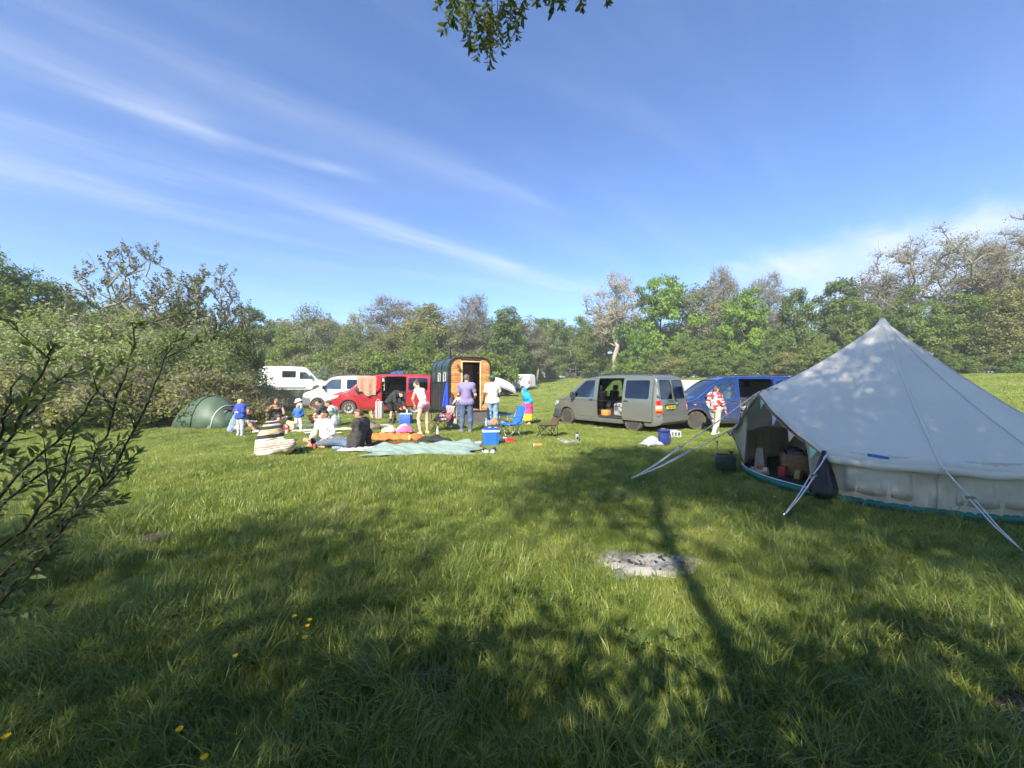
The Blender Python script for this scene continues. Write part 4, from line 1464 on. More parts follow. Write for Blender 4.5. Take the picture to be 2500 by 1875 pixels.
MB().box((3.0, .55, .95), (.7, .5, .9), bev=.08).build('rear_bench', M_seatb, GV, sharp=50)
# --- dark blue van right of it
bx, by = 6.42, 13.45
rzb = R(-4)
c_, s_ = math.cos(rzb), math.sin(rzb)
BV = build_t5('camper_van', 'dark blue van with open side door, behind the woman in the red jumper', (0, 0, 0), rzb, P_blue, 0.97, 'open', 'tail', 'steel',
			  bumper=pm('black_bumper', (0.05, 0.05, 0.052), 0.55, col2=(0.10, 0.09, 0.08)), arch_trim=pm('black_arch', (0.045, 0.045, 0.047), 0.55))
BV.location = (bx - .97 * (.90 * c_ + .84 * s_), by - .97 * (.90 * s_ - .84 * c_), -0.08)
roof_rails(BV, M_plast)
seat(BV, 2.85, -.30, .55, M_seatg, 'swivel_seat', face=1, h=0.55)
mb = MB()
rs = random.Random(3)
for i in range(14):
	mb.box((2.75 + rs.uniform(-.25, .5), -.5 + rs.uniform(-.25, .3), .52 + rs.uniform(0, .22)), (rs.uniform(.1, .2), rs.uniform(.1, .2), rs.uniform(.08, .2)),
		   rot=(rs.uniform(0, 1), rs.uniform(0, 1), rs.uniform(0, 3)), bev=.02)
mb.build('clutter', pm('black_white_clutter', (0.03, 0.03, 0.03), 0.5, col2=(0.5, 0.5, 0.48), scale=6), BV)
MB().box((3.3, .40, 1.0), (1.3, .7, 1.05), bev=.03).build('cupboard', M_int, BV)
# --- red van
rx, ry = gp(852, 1013)
rzr = R(9)
c_, s_ = math.cos(rzr), math.sin(rzr)
RV = build_t5('camper_van', 'red van with black bonnet and towels over its open front door', (0, 0, 0), rzr, P_red, 1.03, 'open', 'tail', 'alloy', bonnet=P_black, bumper=P_red)
RV.location = (rx - 1.03 * (.90 * c_ + .84 * s_), ry - 1.03 * (.90 * s_ - .84 * c_), tz(rx, ry))
MB().box((3.1, .40, .95), (1.2, .7, .95), bev=.03).build('cupboard', M_int, RV)
MB().box((2.95, .30, .9), (.12, .12, .28), bev=.03).build('yellow_bottle', pm('yellow_green', (.55, .6, .10), .5), RV)
def build_van(name, label, cat, shape, loc, rz, paint, wins, ws, doors, wheels, rw, arch, lamps, bumpers, hollow, rear_win=None, scale=1.0, rim='steel',
			  glass=None, inner=True, visible=-1, group=None):
	"""closed van or car from a VanShape: body, doors, panes, lamps, bumpers, wheels"""
	S = shape
	t = thing(name, label, cat, loc, rz, group, scale)
	hol = dict(zmin=hollow[0], xr=(hollow[1], hollow[2]))
	shell = boolean(S.solid(), S.solid(.045, **hol), 'DIFFERENCE')
	hwm = max(w for _, w in S.hw)
	arches = []
	for wx in wheels:
		for sd in (-1, 1):
			q = MB().lathe([(0, 0), (arch, 0), (arch, .36), (0, .36)], 28)
			arches.append(MB().add([(v[0] + wx, (v[2] + hwm - .28) * sd, v[1] + rw) for v in q.v], q.f).mesh('c'))
	ar = join(arches)
	shell = boolean(shell, ar, 'DIFFERENCE')
	gs = boolean(S.solid(.012), S.solid(.02), 'DIFFERENCE')
	panes = []
	for poly, sides, mt in wins:
		for sd in sides:
			c = pr(poly, 'Y', sd * .5, sd * 1.6)
			shell = boolean(shell, c, 'DIFFERENCE')
			panes.append(('side_window', boolean(gs, pr(poly, 'Y', sd * .5, sd * 1.6), 'INTERSECT'), mt))
	c = pr(ws[0], 'X', ws[1], ws[2])
	shell = boolean(shell, c, 'DIFFERENCE')
	panes.append(('windscreen', boolean(gs, pr(ws[0], 'X', ws[1], ws[2]), 'INTERSECT'), M_glass))
	if rear_win:
		for p in rear_win[0]:
			shell = boolean(shell, pr(p, 'X', rear_win[1], S.L + .3), 'DIFFERENCE')
			panes.append(('rear_window', boolean(gs, pr(p, 'X', rear_win[1], S.L + .3), 'INTERSECT'), M_tint))
	g = .008
	for nm, poly, sides in doors:
		for sd in sides:
			d = boolean(shell, pr(poly, 'Y', sd * .45, sd * 1.6), 'INTERSECT')
			cx = sum(p[0] for p in poly) / len(poly)
			cz = sum(p[1] for p in poly) / len(poly)
			gp_ = [(p[0] + (g if p[0] > cx else -g), p[1] + (g if p[1] > cz else -g)) for p in poly]
			shell = boolean(shell, pr(gp_, 'Y', sd * .45, sd * 1.6), 'DIFFERENCE')
			o = obj(nm, soft(d), t, paint)
			x1 = max(p[0] for p in poly)
			MB().box((x1 - .12, sd * (hwm + .005), 1.0), (.16, .03, .035), bev=.01).build('handle', M_plast, o, sharp=40)
	obj('body', soft(shell), t, paint)
	for nm, m, mt in panes:
		obj(nm, soft(m), t, mt)
	def skin(nm, poly, axis, a, b, mat, out=.012):
		q = boolean(boolean(S.solid(-out), S.solid(.02), 'DIFFERENCE'), pr(poly, axis, a, b), 'INTERSECT')
		if nm == 'front_bumper':
			q = boolean(q, ar, 'DIFFERENCE')
		return obj(nm, soft(q), t, mat)
	for nm, poly, mt, w0 in lamps:
		for sd in (-1, 1):
			skin(nm, poly, 'Y', sd * w0, sd * 1.6, mt, .008)
	for nm, poly, mt in bumpers:
		skin(nm, poly, 'Y', -1.6, 1.6, mt, .018)
	for wx in wheels:
		for sd in (-1, 1):
			mb = MB()
			V, F = [], []
			for k in range(17):
				a = math.pi * k / 16
				V += [(wx + (arch + .005) * math.cos(a), sd * (hwm - .30), rw + (arch + .005) * math.sin(a)), (wx + (arch + .005) * math.cos(a), sd * (hwm - .03), rw + (arch + .005) * math.sin(a))]
			for k in range(16):
				F.append((2 * k, 2 * k + 1, 2 * k + 3, 2 * k + 2))
			F.append(tuple(2 * k for k in range(17)))
			mb.add(V, F).build('wheel_housing', M_int, t)
			wheel(t, wx, sd * (hwm - .13), rw, .22, rim, sd)
	return t
# --- long white panel van behind the scrub, facing right
SPR = VanShape(5.9, top=[(0, .70), (.05, .95), (.15, 1.06), (.5, 1.16), (.95, 1.30), (1.2, 1.58), (1.6, 2.05), (1.85, 2.28), (2.2, 2.40), (3.5, 2.45), (5.4, 2.44),
						 (5.75, 2.38), (5.84, 2.2), (5.88, 1.6), (5.9, 1.2)],
			   bot=[(0, .42), (.3, .34), (5.5, .36), (5.9, .46)],
			   hw=[(0, .70), (.08, .82), (.3, .92), (.8, .985), (1.3, 1.0), (5.4, 1.0), (5.75, .975), (5.88, .93), (5.9, .90)],
			   side=[(.2, .97), (.6, 1.0), (1.2, 1.0), (1.5, .985), (2.0, .93), (2.3, .885), (2.6, .85)], rc=.14)
wx_, wy_ = at_px(806, 36.4), 36.4
PV = build_van('panel_van', 'long white panel van with one dark side window, parked behind the scrub', 'van', SPR, (wx_, wy_, tz(wx_, wy_) + .16), R(180 + 22), P_white,
			   [(rpoly([(1.42, 1.36), (1.78, 1.80), (1.95, 1.93), (2.42, 1.93), (2.42, 1.30), (1.40, 1.28)], .05), (-1, 1), M_glass),
				(rrect(2.72, 3.80, 1.42, 2.02, .05), (1,), M_tint)],
			   (rpoly([(-.80, 1.38), (.80, 1.38), (.72, 2.20), (-.72, 2.20)], .08), .7, 2.15),
			   [('front_door', rpoly([(1.22, 1.30), (1.75, 1.95), (1.9, 2.06), (2.52, 2.08), (2.52, .48), (1.72, .48), (1.45, .9), (1.22, 1.0)], .05), (1,)),
				('sliding_door', rpoly([(2.62, 2.10), (3.90, 2.10), (3.90, .46), (2.62, .46)], .05), (1,))],
			   (1.02, 4.70), .34, .41,
			   [('tail_light', rrect(5.70, 6.1, .95, 1.40, .02), M_red, .85), ('headlight', [(-.2, .82), (.25, .86), (.45, 1.06), (.2, 1.08), (-.2, 1.0)], M_lamp, .5)],
			   [('rear_bumper', [(5.45, .3), (6.2, .3), (6.2, .62), (5.65, .62), (5.45, .5)], M_greyp), ('front_bumper', [(-.2, .3), (.6, .3), (.58, .70), (-.2, .74)], M_greyp)],
			   (.5, 1.1, 5.8))
MB().box((1.50, 1.16, 1.50), (.12, .20, .36), bev=.04).build('door_mirror', M_plast, PV, sharp=40)
for z0, z1 in ((.42, .60),):
	MB().box((3.2, 1.005, .52), (2.5, .02, .10)).build('side_trim', M_greyp, PV)
# --- cream white van, nose behind the red van
TRF = VanShape(4.8, top=[(0, .68), (.04, .86), (.12, .97), (.45, 1.10), (.80, 1.24), (1.0, 1.40), (1.35, 1.70), (1.6, 1.86), (1.9, 1.93), (2.6, 1.965), (4.2, 1.96), (4.6, 1.92),
						 (4.72, 1.8), (4.78, 1.3), (4.8, 1.0)],
			   bot=[(0, .36), (.1, .28), (.5, .26), (4.5, .28), (4.8, .40)],
			   hw=[(0, .62), (.05, .76), (.18, .86), (.45, .93), (.9, .955), (4.3, .955), (4.65, .93), (4.78, .88), (4.8, .86)],
			   side=[(.2, .96), (.5, .99), (.8, 1.0), (1.1, .992), (1.3, .96), (1.6, .90), (1.85, .85), (2.0, .82)])
tx_, ty_ = at_px(747, 22.6), 22.6
TV = build_van('cargo_van', 'cream white van with sloping bonnet, half hidden behind the red van', 'van', TRF, (tx_, ty_, tz(tx_, ty_)), R(12), P_cream,
			   [(rpoly([(1.14, 1.28), (1.50, 1.66), (1.66, 1.74), (2.12, 1.76), (2.12, 1.16), (1.12, 1.20)], .05), (-1, 1), M_glass),
				(rrect(2.42, 3.30, 1.18, 1.74, .06), (-1, 1), M_tint)],
			   (rpoly([(-.76, 1.30), (.76, 1.30), (.67, 1.82), (-.67, 1.82)], .07), .55, 1.9),
			   [('front_door', rpoly([(.98, 1.18), (1.46, 1.72), (1.62, 1.82), (2.24, 1.84), (2.24, .42), (1.42, .42), (1.28, .80), (.98, .95)], .05), (-1,)),
				('sliding_door', rpoly([(2.32, 1.84), (3.42, 1.84), (3.42, .42), (2.32, .42)], .05), (-1,))],
			   (.88, 3.98), .33, .39,
			   [('headlight', [(-.2, .84), (.14, .84), (.52, .98), (.56, 1.10), (.16, 1.02), (-.2, .98)], M_lamp, .42), ('tail_light', rrect(4.66, 5.1, 1.0, 1.6, .02), M_red, .82)],
			   [('front_bumper', [(-.2, .2), (.50, .2), (.48, .66), (-.2, .80)], M_greyp), ('rear_bumper', [(4.4, .2), (5.1, .2), (5.1, .56), (4.5, .52)], M_greyp)],
			   (.44, 1.05, 4.7))
for sd in (-1, 1):
	MB().box((1.22, sd * 1.09, 1.28), (.11, .20, .24), bev=.04).build('door_mirror', M_plast, TV, sharp=40)
MB().tube([(1.9, -.6, 1.95), (2.1, -.6, 2.03), (3.8, -.6, 2.05), (4.1, -.6, 1.97)], .02, 6).build('roof_rail', M_plast, TV)
# --- far white van with blue emblems on its flank, facing left
fx, fy = at_px(1229, 58), 58
DUC = VanShape(5.0, top=[(0, .75), (.05, .95), (.15, 1.05), (.5, 1.20), (.9, 1.45), (1.4, 1.95), (1.75, 2.20), (2.1, 2.30), (3.5, 2.36), (4.7, 2.35), (4.9, 2.28), (4.96, 1.9), (5.0, 1.2)],
			   bot=[(0, .40), (.3, .32), (4.7, .34), (5.0, .44)],
			   hw=[(0, .72), (.08, .84), (.3, .95), (.8, 1.0), (4.6, 1.0), (4.9, .97), (5.0, .93)],
			   side=[(.2, .97), (.6, 1.0), (1.3, 1.0), (1.8, .96), (2.2, .91), (2.5, .87)], rc=.12)
FV = build_van('works_van', 'far white van with blue emblems on side and back, parked on the slope', 'van', DUC, (fx, fy, tz(fx + 1.8, fy - .5) + .01), R(-32), P_white,
			   [(rpoly([(1.12, 1.34), (1.5, 1.80), (1.72, 1.94), (1.95, 1.94), (1.95, 1.28), (1.10, 1.26)], .05), (-1, 1), M_tint)],
			   (rpoly([(-.80, 1.34), (.80, 1.34), (.72, 2.12), (-.72, 2.12)], .08), .6, 2.1),
			   [('front_door', rpoly([(1.0, 1.26), (1.5, 1.90), (1.66, 2.04), (2.12, 2.06), (2.12, .46), (1.5, .46), (1.3, .9), (1.0, 1.0)], .05), (-1,)),
				('sliding_door', rpoly([(2.24, 2.12), (3.40, 2.12), (3.40, .44), (2.24, .44)], .05), (-1,))],
			   (.95, 3.95), .34, .41,
			   [('tail_light', rrect(4.85, 5.2, .9, 1.4, .02), M_red, .84), ('headlight', [(-.2, .82), (.25, .86), (.45, 1.1), (-.2, 1.0)], M_lamp, .5)],
			   [('rear_bumper', [(4.7, .3), (5.3, .3), (5.3, .62), (4.75, .6)], M_greyp), ('front_bumper', [(-.2, .3), (.5, .3), (.5, .70), (-.2, .74)], M_greyp)],
			   (.5, 1.1, 4.9))
M_emb = pm('emblem_blue', (0.16, 0.20, 0.48), 0.5, var=0.1)
for k, (ex, ez) in enumerate(((1.72, 1.05), (4.15, 1.40))):
	o = obj('emblem', text_mesh('S', .95, bold=.01), FV, M_emb)
	o.matrix_local = Matrix.Translation((ex, -1.012, ez)) @ Euler((R(90), 0, 0)).to_matrix().to_4x4()
MB().box((2.82, -1.006, 1.02), (1.1, .012, .05)).build('side_strip', M_greyp, FV)
for k in range(3):
	MB().box((2.6 + k * .28, -.985 + .0, 1.55), (.05, .06, .8), rot=(0, .6, 0)).build('panel_rib', P_white, FV)
o = obj('emblem', text_mesh('S', .55, bold=.008), FV, M_emb)
o.matrix_local = Matrix.Translation((5.004, -.40, 1.15)) @ Euler((R(90), 0, R(90))).to_matrix().to_4x4()
# --- far dark grey van at the wood's edge, tailgate up, facing right
hx, hy = at_px(1437, 83), 83
HV = build_van('camper_van', 'distant dark grey van at the wood edge with its tailgate raised', 'van', TRF, (hx, hy, tz(hx - 2.3, hy)), R(180 + 14), P_dgrey,
			   [(rpoly([(1.14, 1.28), (1.50, 1.66), (1.66, 1.74), (2.12, 1.76), (2.12, 1.16), (1.12, 1.20)], .05), (-1, 1), M_tint),
				(rrect(3.45, 4.45, 1.18, 1.74, .06), (1,), M_tint), (rrect(2.40, 3.25, .45, 1.80, .06), (1,), M_tint)],
			   (rpoly([(-.76, 1.30), (.76, 1.30), (.67, 1.82), (-.67, 1.82)], .07), .55, 1.9),
			   [('front_door', rpoly([(.98, 1.18), (1.46, 1.72), (1.62, 1.82), (2.24, 1.84), (2.24, .42), (1.42, .42), (1.28, .80), (.98, .95)], .05), (1,))],
			   (.88, 3.98), .33, .39,
			   [('headlight', [(-.2, .84), (.14, .84), (.52, .98), (.56, 1.10), (.16, 1.02), (-.2, .98)], M_lamp, .42)],
			   [('front_bumper', [(-.2, .2), (.50, .2), (.48, .66), (-.2, .80)], M_greyp)],
			   (.44, 1.05, 4.70), rear_win=([rrect(-.74, .74, .55, 1.78, .06)], 4.5))
MB().box((5.35, 0, 1.93), (1.25, 1.5, .06), rot=(0, -.06, 0), bev=.02).build('tailgate', P_dgrey, HV, sharp=40)
MB().box((4.3, .1, .8), (.5, .8, .6), bev=.1).build('bedding', pm('pale_bedding', (.6, .5, .45), .9, col2=(.25, .15, .13), scale=5), HV)
# --- red car under the far awning
CAR = VanShape(3.9, top=[(0, .55), (.04, .66), (.12, .76), (.5, .86), (.95, .95), (1.15, 1.08), (1.6, 1.36), (1.9, 1.44), (2.6, 1.46), (3.2, 1.38), (3.55, 1.2), (3.75, 1.0), (3.86, .85), (3.9, .7)],
			   bot=[(0, .30), (.2, .22), (3.6, .24), (3.9, .34)],
			   hw=[(0, .55), (.06, .70), (.2, .78), (.5, .83), (3.2, .84), (3.7, .78), (3.9, .66)],
			   side=[(.2, .96), (.5, 1.0), (.8, .995), (.95, .96), (1.2, .86), (1.4, .78), (1.6, .74)], rc=.08)
cx_, cy_ = at_px(1249, 45.2), 45.2
RC = build_van('red_car', 'small red car standing under the far white awning', 'car', CAR, (cx_, cy_, tz(cx_, cy_)), R(160), car_paint('paint_car_red', (.50, .02, .02), 0, .1, .25),
			   [(rpoly([(1.3, 1.0), (1.65, 1.30), (2.1, 1.36), (2.1, .96)], .04), (-1, 1), M_tint), (rpoly([(2.18, .96), (2.18, 1.36), (2.7, 1.36), (3.1, 1.22), (3.0, .98)], .04), (-1, 1), M_tint)],
			   (rpoly([(-.66, .99), (.66, .99), (.56, 1.38), (-.56, 1.38)], .06), .7, 1.85),
			   [('front_door', rpoly([(1.15, .95), (1.6, 1.34), (2.14, 1.40), (2.14, .32), (1.2, .32)], .04), (-1, 1))],
			   (.72, 3.15), .29, .33,
			   [('headlight', [(-.2, .60), (.12, .60), (.5, .74), (.5, .82), (.15, .78), (-.2, .70)], M_lamp, .36)],
			   [('front_bumper', [(-.2, .15), (.42, .15), (.40, .5), (-.2, .52)], M_greyp)],
			   (.36, 1.1, 3.7), rim='alloy')
# white awning over it: a shell on poles
AW = thing('event_shelter', 'white and grey domed awning on poles over the far red car', 'awning', (at_px(1203, 44), 44, tz(at_px(1203, 44), 44)))
V, F = [], []
n1, n2 = 15, 11
for i in range(n1):
	u = -1 + 2 * i / (n1 - 1)
	for j in range(n2):
		v = -1 + 2 * j / (n2 - 1)
		V.append((u * 2.6, v * 1.9, 2.25 * (1 - .42 * u * u) * (1 - .35 * v * v) + .35 * u * -1 * .6))
for i in range(n1 - 1):
	for j in range(n2 - 1):
		F.append((i * n2 + j, (i + 1) * n2 + j, (i + 1) * n2 + j + 1, i * n2 + j + 1))
me = bpy.data.meshes.new('canopy')
me.from_pydata(V, [], F)
me.shade_smooth()
o = obj('canopy', me, AW, pm('awning_white', (.72, .72, .72), .7, var=.06))
o.modifiers.new('thick', 'SOLIDIFY').thickness = .02
band = MB()
for i in range(n1 - 1):
	u0, u1 = -1 + 2 * i / (n1 - 1), -1 + 2 * (i + 1) / (n1 - 1)
	f = lambda u, v: Vector((u * 2.6, v * 1.9 - .01, 2.25 * (1 - .42 * u * u) * (1 - .35 * v * v) - .21 * u))
	a, b = f(u0, -1), f(u1, -1)
	band.add([a, b, b - Vector((0, .03, .26)), a - Vector((0, .03, .26))], [(0, 1, 2, 3)])
o = band.build('valance', pm('awning_grey', (.20, .20, .20), .7), AW)
o.modifiers.new('thick', 'SOLIDIFY').thickness = .01
for (u, v) in ((-1, -1), (1, -1), (-1, 1), (1, 1)):
	z = 2.25 * (1 - .42) * (1 - .35) - .21 * u
	MB().tube([(u * 2.6, v * 1.9, 0), (u * 2.6, v * 1.9, z)], .02, 6).build('pole', M_greyp, AW)
FC = thing('folding_chair', 'dark folding chair under the far awning beside the red car', 'chair', (at_px(1237, 42.5), 42.5, tz(at_px(1237, 42.5), 42.5)))
MB().box((0, 0, .42), (.5, .45, .03)).build('seat', M_int, FC)
MB().box((0, .24, .70), (.5, .03, .50), rot=(-.2, 0, 0)).build('backrest', M_int, FC)
for sx in (-.22, .22):
	MB().tube([(sx, -.22, 0), (sx, .2, .44)], .012, 6).build('leg', M_chrome, FC)
	MB().tube([(sx, .24, 0), (sx, -.2, .44)], .012, 6).build('leg', M_chrome, FC)
# --- grey box trailer between the two near vans
BT = thing('box_trailer', 'low grey box trailer standing behind the grey and blue vans', 'trailer', (7.9, 17.6, tz(7.9, 17.6)), R(2))
M_tr1, M_tr2 = pm('trailer_light', (.42, .42, .42), .5, var=.05, scale=2), pm('trailer_dark', (.10, .105, .13), .5, var=.1)
M_tr3 = pm('trailer_trim', (.74, .73, .68), .5, var=.05)
MB().box((-.25, 0, 1.24), (2.9, 1.5, .80), bev=.01).build('upper_side', M_tr1, BT, sharp=40)
MB().box((-.25, 0, .60), (2.88, 1.48, .46), bev=.01).build('lower_side', M_tr2, BT, sharp=40)
MB().box((-.25, 0, 1.665), (2.96, 1.56, .04)).build('lid', M_tr3, BT)
MB().box((1.245, -.02, 1.24), (.09, 1.52, .84)).build('corner_post', M_tr3, BT)
MB().box((-1.745, -.02, 1.24), (.09, 1.52, .84)).build('corner_post', M_tr3, BT)
MB().box((-.25, -.765, .84), (2.9, .03, .035)).build('rub_strip', M_plast, BT)
for sx in (-1, 1):
	wheel(BT, -.2, sx * .80, .28, .17, 'steel', sx)
MB().box((1.6, 0, 1.15), (.6, 1.3, .75), bev=.02).build('nose_box', M_tr3, BT, sharp=40)
# ------------------------------------------------------------------ horse trailer made into a sauna
M_hgreen = pm('trailer_green', (0.018, 0.045, 0.042), 0.45, var=0.25, scale=3, coat=0.3)
M_hdark = pm('trailer_green_dark', (0.012, 0.022, 0.021), 0.5, var=0.25)
M_plank = [pm('cedar_%d' % i, c, 0.6, var=0.28, scale=(7), col2=c2, bump=0.002, bscale=30) for i, (c, c2) in enumerate([
	((0.46, 0.20, 0.060), (0.62, 0.31, 0.11)), ((0.40, 0.165, 0.048), (0.56, 0.26, 0.085)), ((0.52, 0.24, 0.075), (0.66, 0.35, 0.13)), ((0.36, 0.145, 0.042), (0.50, 0.22, 0.07))])]
M_pine = pm('pine_frame', (0.66, 0.46, 0.22), 0.6, var=0.15)
hb = Vector((-2.57, 15.7, 0))
HBR = math.atan2(.447, .894)
HW, HL, HT, HB0 = 1.86, 2.75, 2.63, 0.36     # width, length, top, floor height
HT_ = thing('horse_trailer', 'dark green horse trailer turned into a sauna, wooden end with open door', 'trailer', (hb.x, hb.y, tz(hb.x, hb.y)), HBR)
# local frame: x along the wooden end (0..HW), y back (0..HL)
def arch_pts(inset=0.0, r=0.42, n=8):
	x0, x1, z0, z1 = inset, HW - inset, HB0 + inset, HT - inset
	rr = r - inset * .5
	pts = [(x0, z0), (x1, z0)]
	for k in range(n + 1):
		a = R(90 * k / n)
		pts.append((x1 - rr + rr * math.cos(a), z1 - rr + rr * math.sin(a)))
	for k in range(n + 1):
		a = R(90 + 90 * k / n)
		pts.append((x0 + rr + rr * math.cos(a), z1 - rr + rr * math.sin(a)))
	return pts
outer = MB().prism(arch_pts(), 'Y', 0.0, HL).mesh('h')
inner = MB().prism(arch_pts(.05), 'Y', -.1, HL - .05).mesh('h')
shell = boolean(outer, inner, 'DIFFERENCE')
for y0 in (.62, 1.42):
	shell = boolean(shell, pr(rrect(y0 - .14, y0 + .14, 1.62, 1.98, .06), 'X', -.2, .2), 'DIFFERENCE')
obj('body', soft(shell, 40), HT_, M_hgreen)
for y0 in (.62, 1.42):
	p = rrect(y0 - .14, y0 + .14, 1.62, 1.98, .06)
	fr = boolean(pr(rrect(y0 - .165, y0 + .165, 1.595, 2.005, .08), 'X', -.018, .03), pr(p, 'X', -.2, .2), 'DIFFERENCE')
	w = obj('side_window', soft(fr), HT_, pm('window_white_frame', (.75, .73, .66), .4, var=.05))
	obj('pane', pr(rrect(y0 - .139, y0 + .139, 1.621, 1.979, .06), 'X', .008, .014), w, M_glass)
# rounded rim at the wooden end, ribs round the roof
rim = boolean(MB().prism(arch_pts(-.03, .45), 'Y', -.05, .06).mesh('r'), MB().prism(arch_pts(.045, .40), 'Y', -.2, .2).mesh('r'), 'DIFFERENCE')
obj('end_trim', soft(rim, 40), HT_, M_hdark)
for y0 in (1.02, 1.95, HL - .06):
	q = boolean(MB().prism(arch_pts(-.022, .44), 'Y', y0, y0 + .045).mesh('r'), MB().prism(arch_pts(.02, .41), 'Y', y0 - .1, y0 + .2).mesh('r'), 'DIFFERENCE')
	obj('roof_rib', soft(q, 40), HT_, M_hdark)
# horizontal slats on the lower flank
for j in range(12):
	z = HB0 + .06 + j * .098
	MB().box((-.012, HL / 2, z), (.022, HL - .1, .072), bev=.008).build('side_slat', M_hgreen, HT_, sharp=40)
for y0 in (.05, .55, 1.05, 1.55, 2.05, 2.6):
	MB().box((-.020, y0, HB0 + .60), (.03, .035, 1.22)).build('side_batten', M_hdark, HT_)
MB().box((-.03, HL / 2, HB0 + 1.24), (.05, HL, .05), bev=.01).build('side_rail', M_hdark, HT_, sharp=40)
# planks of the wooden end, the doorway left open
dx0, dx1, dz1 = .56, 1.36, 2.44
zt = HB0 + .02
rp = random.Random(4)
j = 0
while zt < HT - .06:
	hgt = .098
	z0, z1 = zt, min(zt + hgt - .004, HT - .03)
	zm = z1
	rr = .40
	cut = 0.0
	if zm > HT - .05 - rr:
		dz = zm - (HT - .05 - rr)
		cut = rr - math.sqrt(max(rr * rr - dz * dz, 0))
	xl, xr = .05, HW - .05
	segs = [(xl, dx0 - .045), (dx1 + .045, xr)] if z0 < dz1 + .04 else [(xl, xr)]
	for (a, b) in segs:
		if b - a > .03:
			m1 = MB().box(((a + b) / 2, .012 + rp.uniform(-.003, .003), (z0 + z1) / 2), (b - a, .030, z1 - z0), bev=.006).mesh('plank')
			if z1 > HT - .52:
				m1 = boolean(m1, MB().prism(arch_pts(.046, .40), 'Y', -.2, .2).mesh('r'), 'INTERSECT')
			obj('plank', soft(m1, 40), HT_, M_plank[rp.randrange(4)])
	zt += hgt
	j += 1
fr = MB()
fr.box((dx0 - .02, -.01, (HB0 + dz1) / 2), (.055, .075, dz1 - HB0), bev=.006)
fr.box((dx1 + .02, -.01, (HB0 + dz1) / 2), (.055, .075, dz1 - HB0), bev=.006)
fr.box(((dx0 + dx1) / 2, -.01, dz1 + .02), (dx1 - dx0 + .095, .075, .055), bev=.006)
fr.build('door_frame', M_pine, HT_, sharp=40)
M_inw = pm('dark_inner_wood', (.42, .22, .11), .7, var=.3, scale=6)
MB().box((HW / 2, HL - .12, 1.45), (HW - .2, .04, 2.0)).build('inner_wall', M_inw, HT_)
MB().box((.09, HL / 2, 1.45), (.03, HL - .3, 2.0)).build('inner_wall', M_inw, HT_)
MB().box((HW - .09, HL / 2, 1.45), (.03, HL - .3, 2.0)).build('inner_wall', M_inw, HT_)
MB().box((HW / 2, 1.0, 1.40), (HW - .14, .03, 2.0)).build('added_partition', M_inw, HT_)  # added wall close to the door, keeps the opening from going black
MB().box((HW / 2, HL / 2, HB0 + .07), (HW - .15, HL - .2, .03)).build('floor', M_inw, HT_)
MB().box((HW / 2, HL - .5, HB0 + .5), (HW - .25, .7, .06)).build('bench', M_inw, HT_)
# glass door swung inward on the right jamb
gd = MB().box((dx1 - .012, .42, (HB0 + dz1) / 2), (.02, .78, dz1 - HB0 - .08)).build('glass_door', M_tint, HT_)
MB().lathe([(0, -.02), (.028, -.02), (.028, .02), (0, .02)], 12, axis='X', c=(dx1 - .04, .10, 1.99)).build('door_hinge', M_chrome, HT_)
# lamp left of the door, chimney, wheel, ramp
lm = MB()
lm.tube([(.36, .0, 2.28), (.36, -.09, 2.33), (.37, -.13, 2.27)], .012, 6)
lm.lathe([(.015, .06), (.03, .05), (.075, -.03), (.078, -.05), (.05, -.045)], 14, c=(.375, -.135, 2.22))
lm.build('wall_lamp', M_plast, HT_, sharp=40)
ch = MB().tube([(.50, 1.55, HT - .1), (.50, 1.55, HT + .50)], .075, 14).tube([(.50, 1.55, HT + .02), (.50, 1.55, HT + .06)], .10, 14)
ch.tube([(.50, 1.55, HT + .22), (.50, 1.55, HT + .25)], .085, 14)
ch.build('chimney', M_plast, HT_, sharp=40)
MB().tube([(.50, 1.55, HT + .50), (.50, 1.55, HT + .56)], .095, 14).build('chimney_cap', M_plast, HT_, sharp=40)
for sx in (0.16, HW - .16):
	wheel(HT_, sx, 1.45, .30, .18, 'steel', -1 if sx < 1 else 1).rotation_euler = (0, 0, R(90) * (1 if sx < 1 else 1))
MB().box((HW / 2, HL / 2, HB0 - .06), (HW - .3, HL - .1, .10)).build('chassis', M_plast, HT_)
MB().tube([(.35, .12, 0), (.35, .12, HB0)], .03, 8).build('prop_stand', M_plast, HT_)
MB().tube([(HW - .12, -.03, 0.0), (HW - .12, -.03, .95)], .045, 8).build('prop_stand', M_barkd, HT_)
M_ramp = pm('ramp_grey_matting', (.055, .048, .040), .95, var=.35, scale=4, bump=.006, bscale=25, col2=(.11, .098, .082))
V = [(.12, -.03, HB0 - .02), (HW - .12, -.03, HB0 - .02), (HW + .05, -1.75, .02), (-.05, -1.75, .02)]
mb = MB()
mb.add(V + [(v[0], v[1], max(v[2] - .05, -.03)) for v in V], [(0, 1, 2, 3), (7, 6, 5, 4), (0, 3, 7, 4), (1, 5, 6, 2), (3, 2, 6, 7), (0, 4, 5, 1)])
mb.build('ramp', M_ramp, HT_)
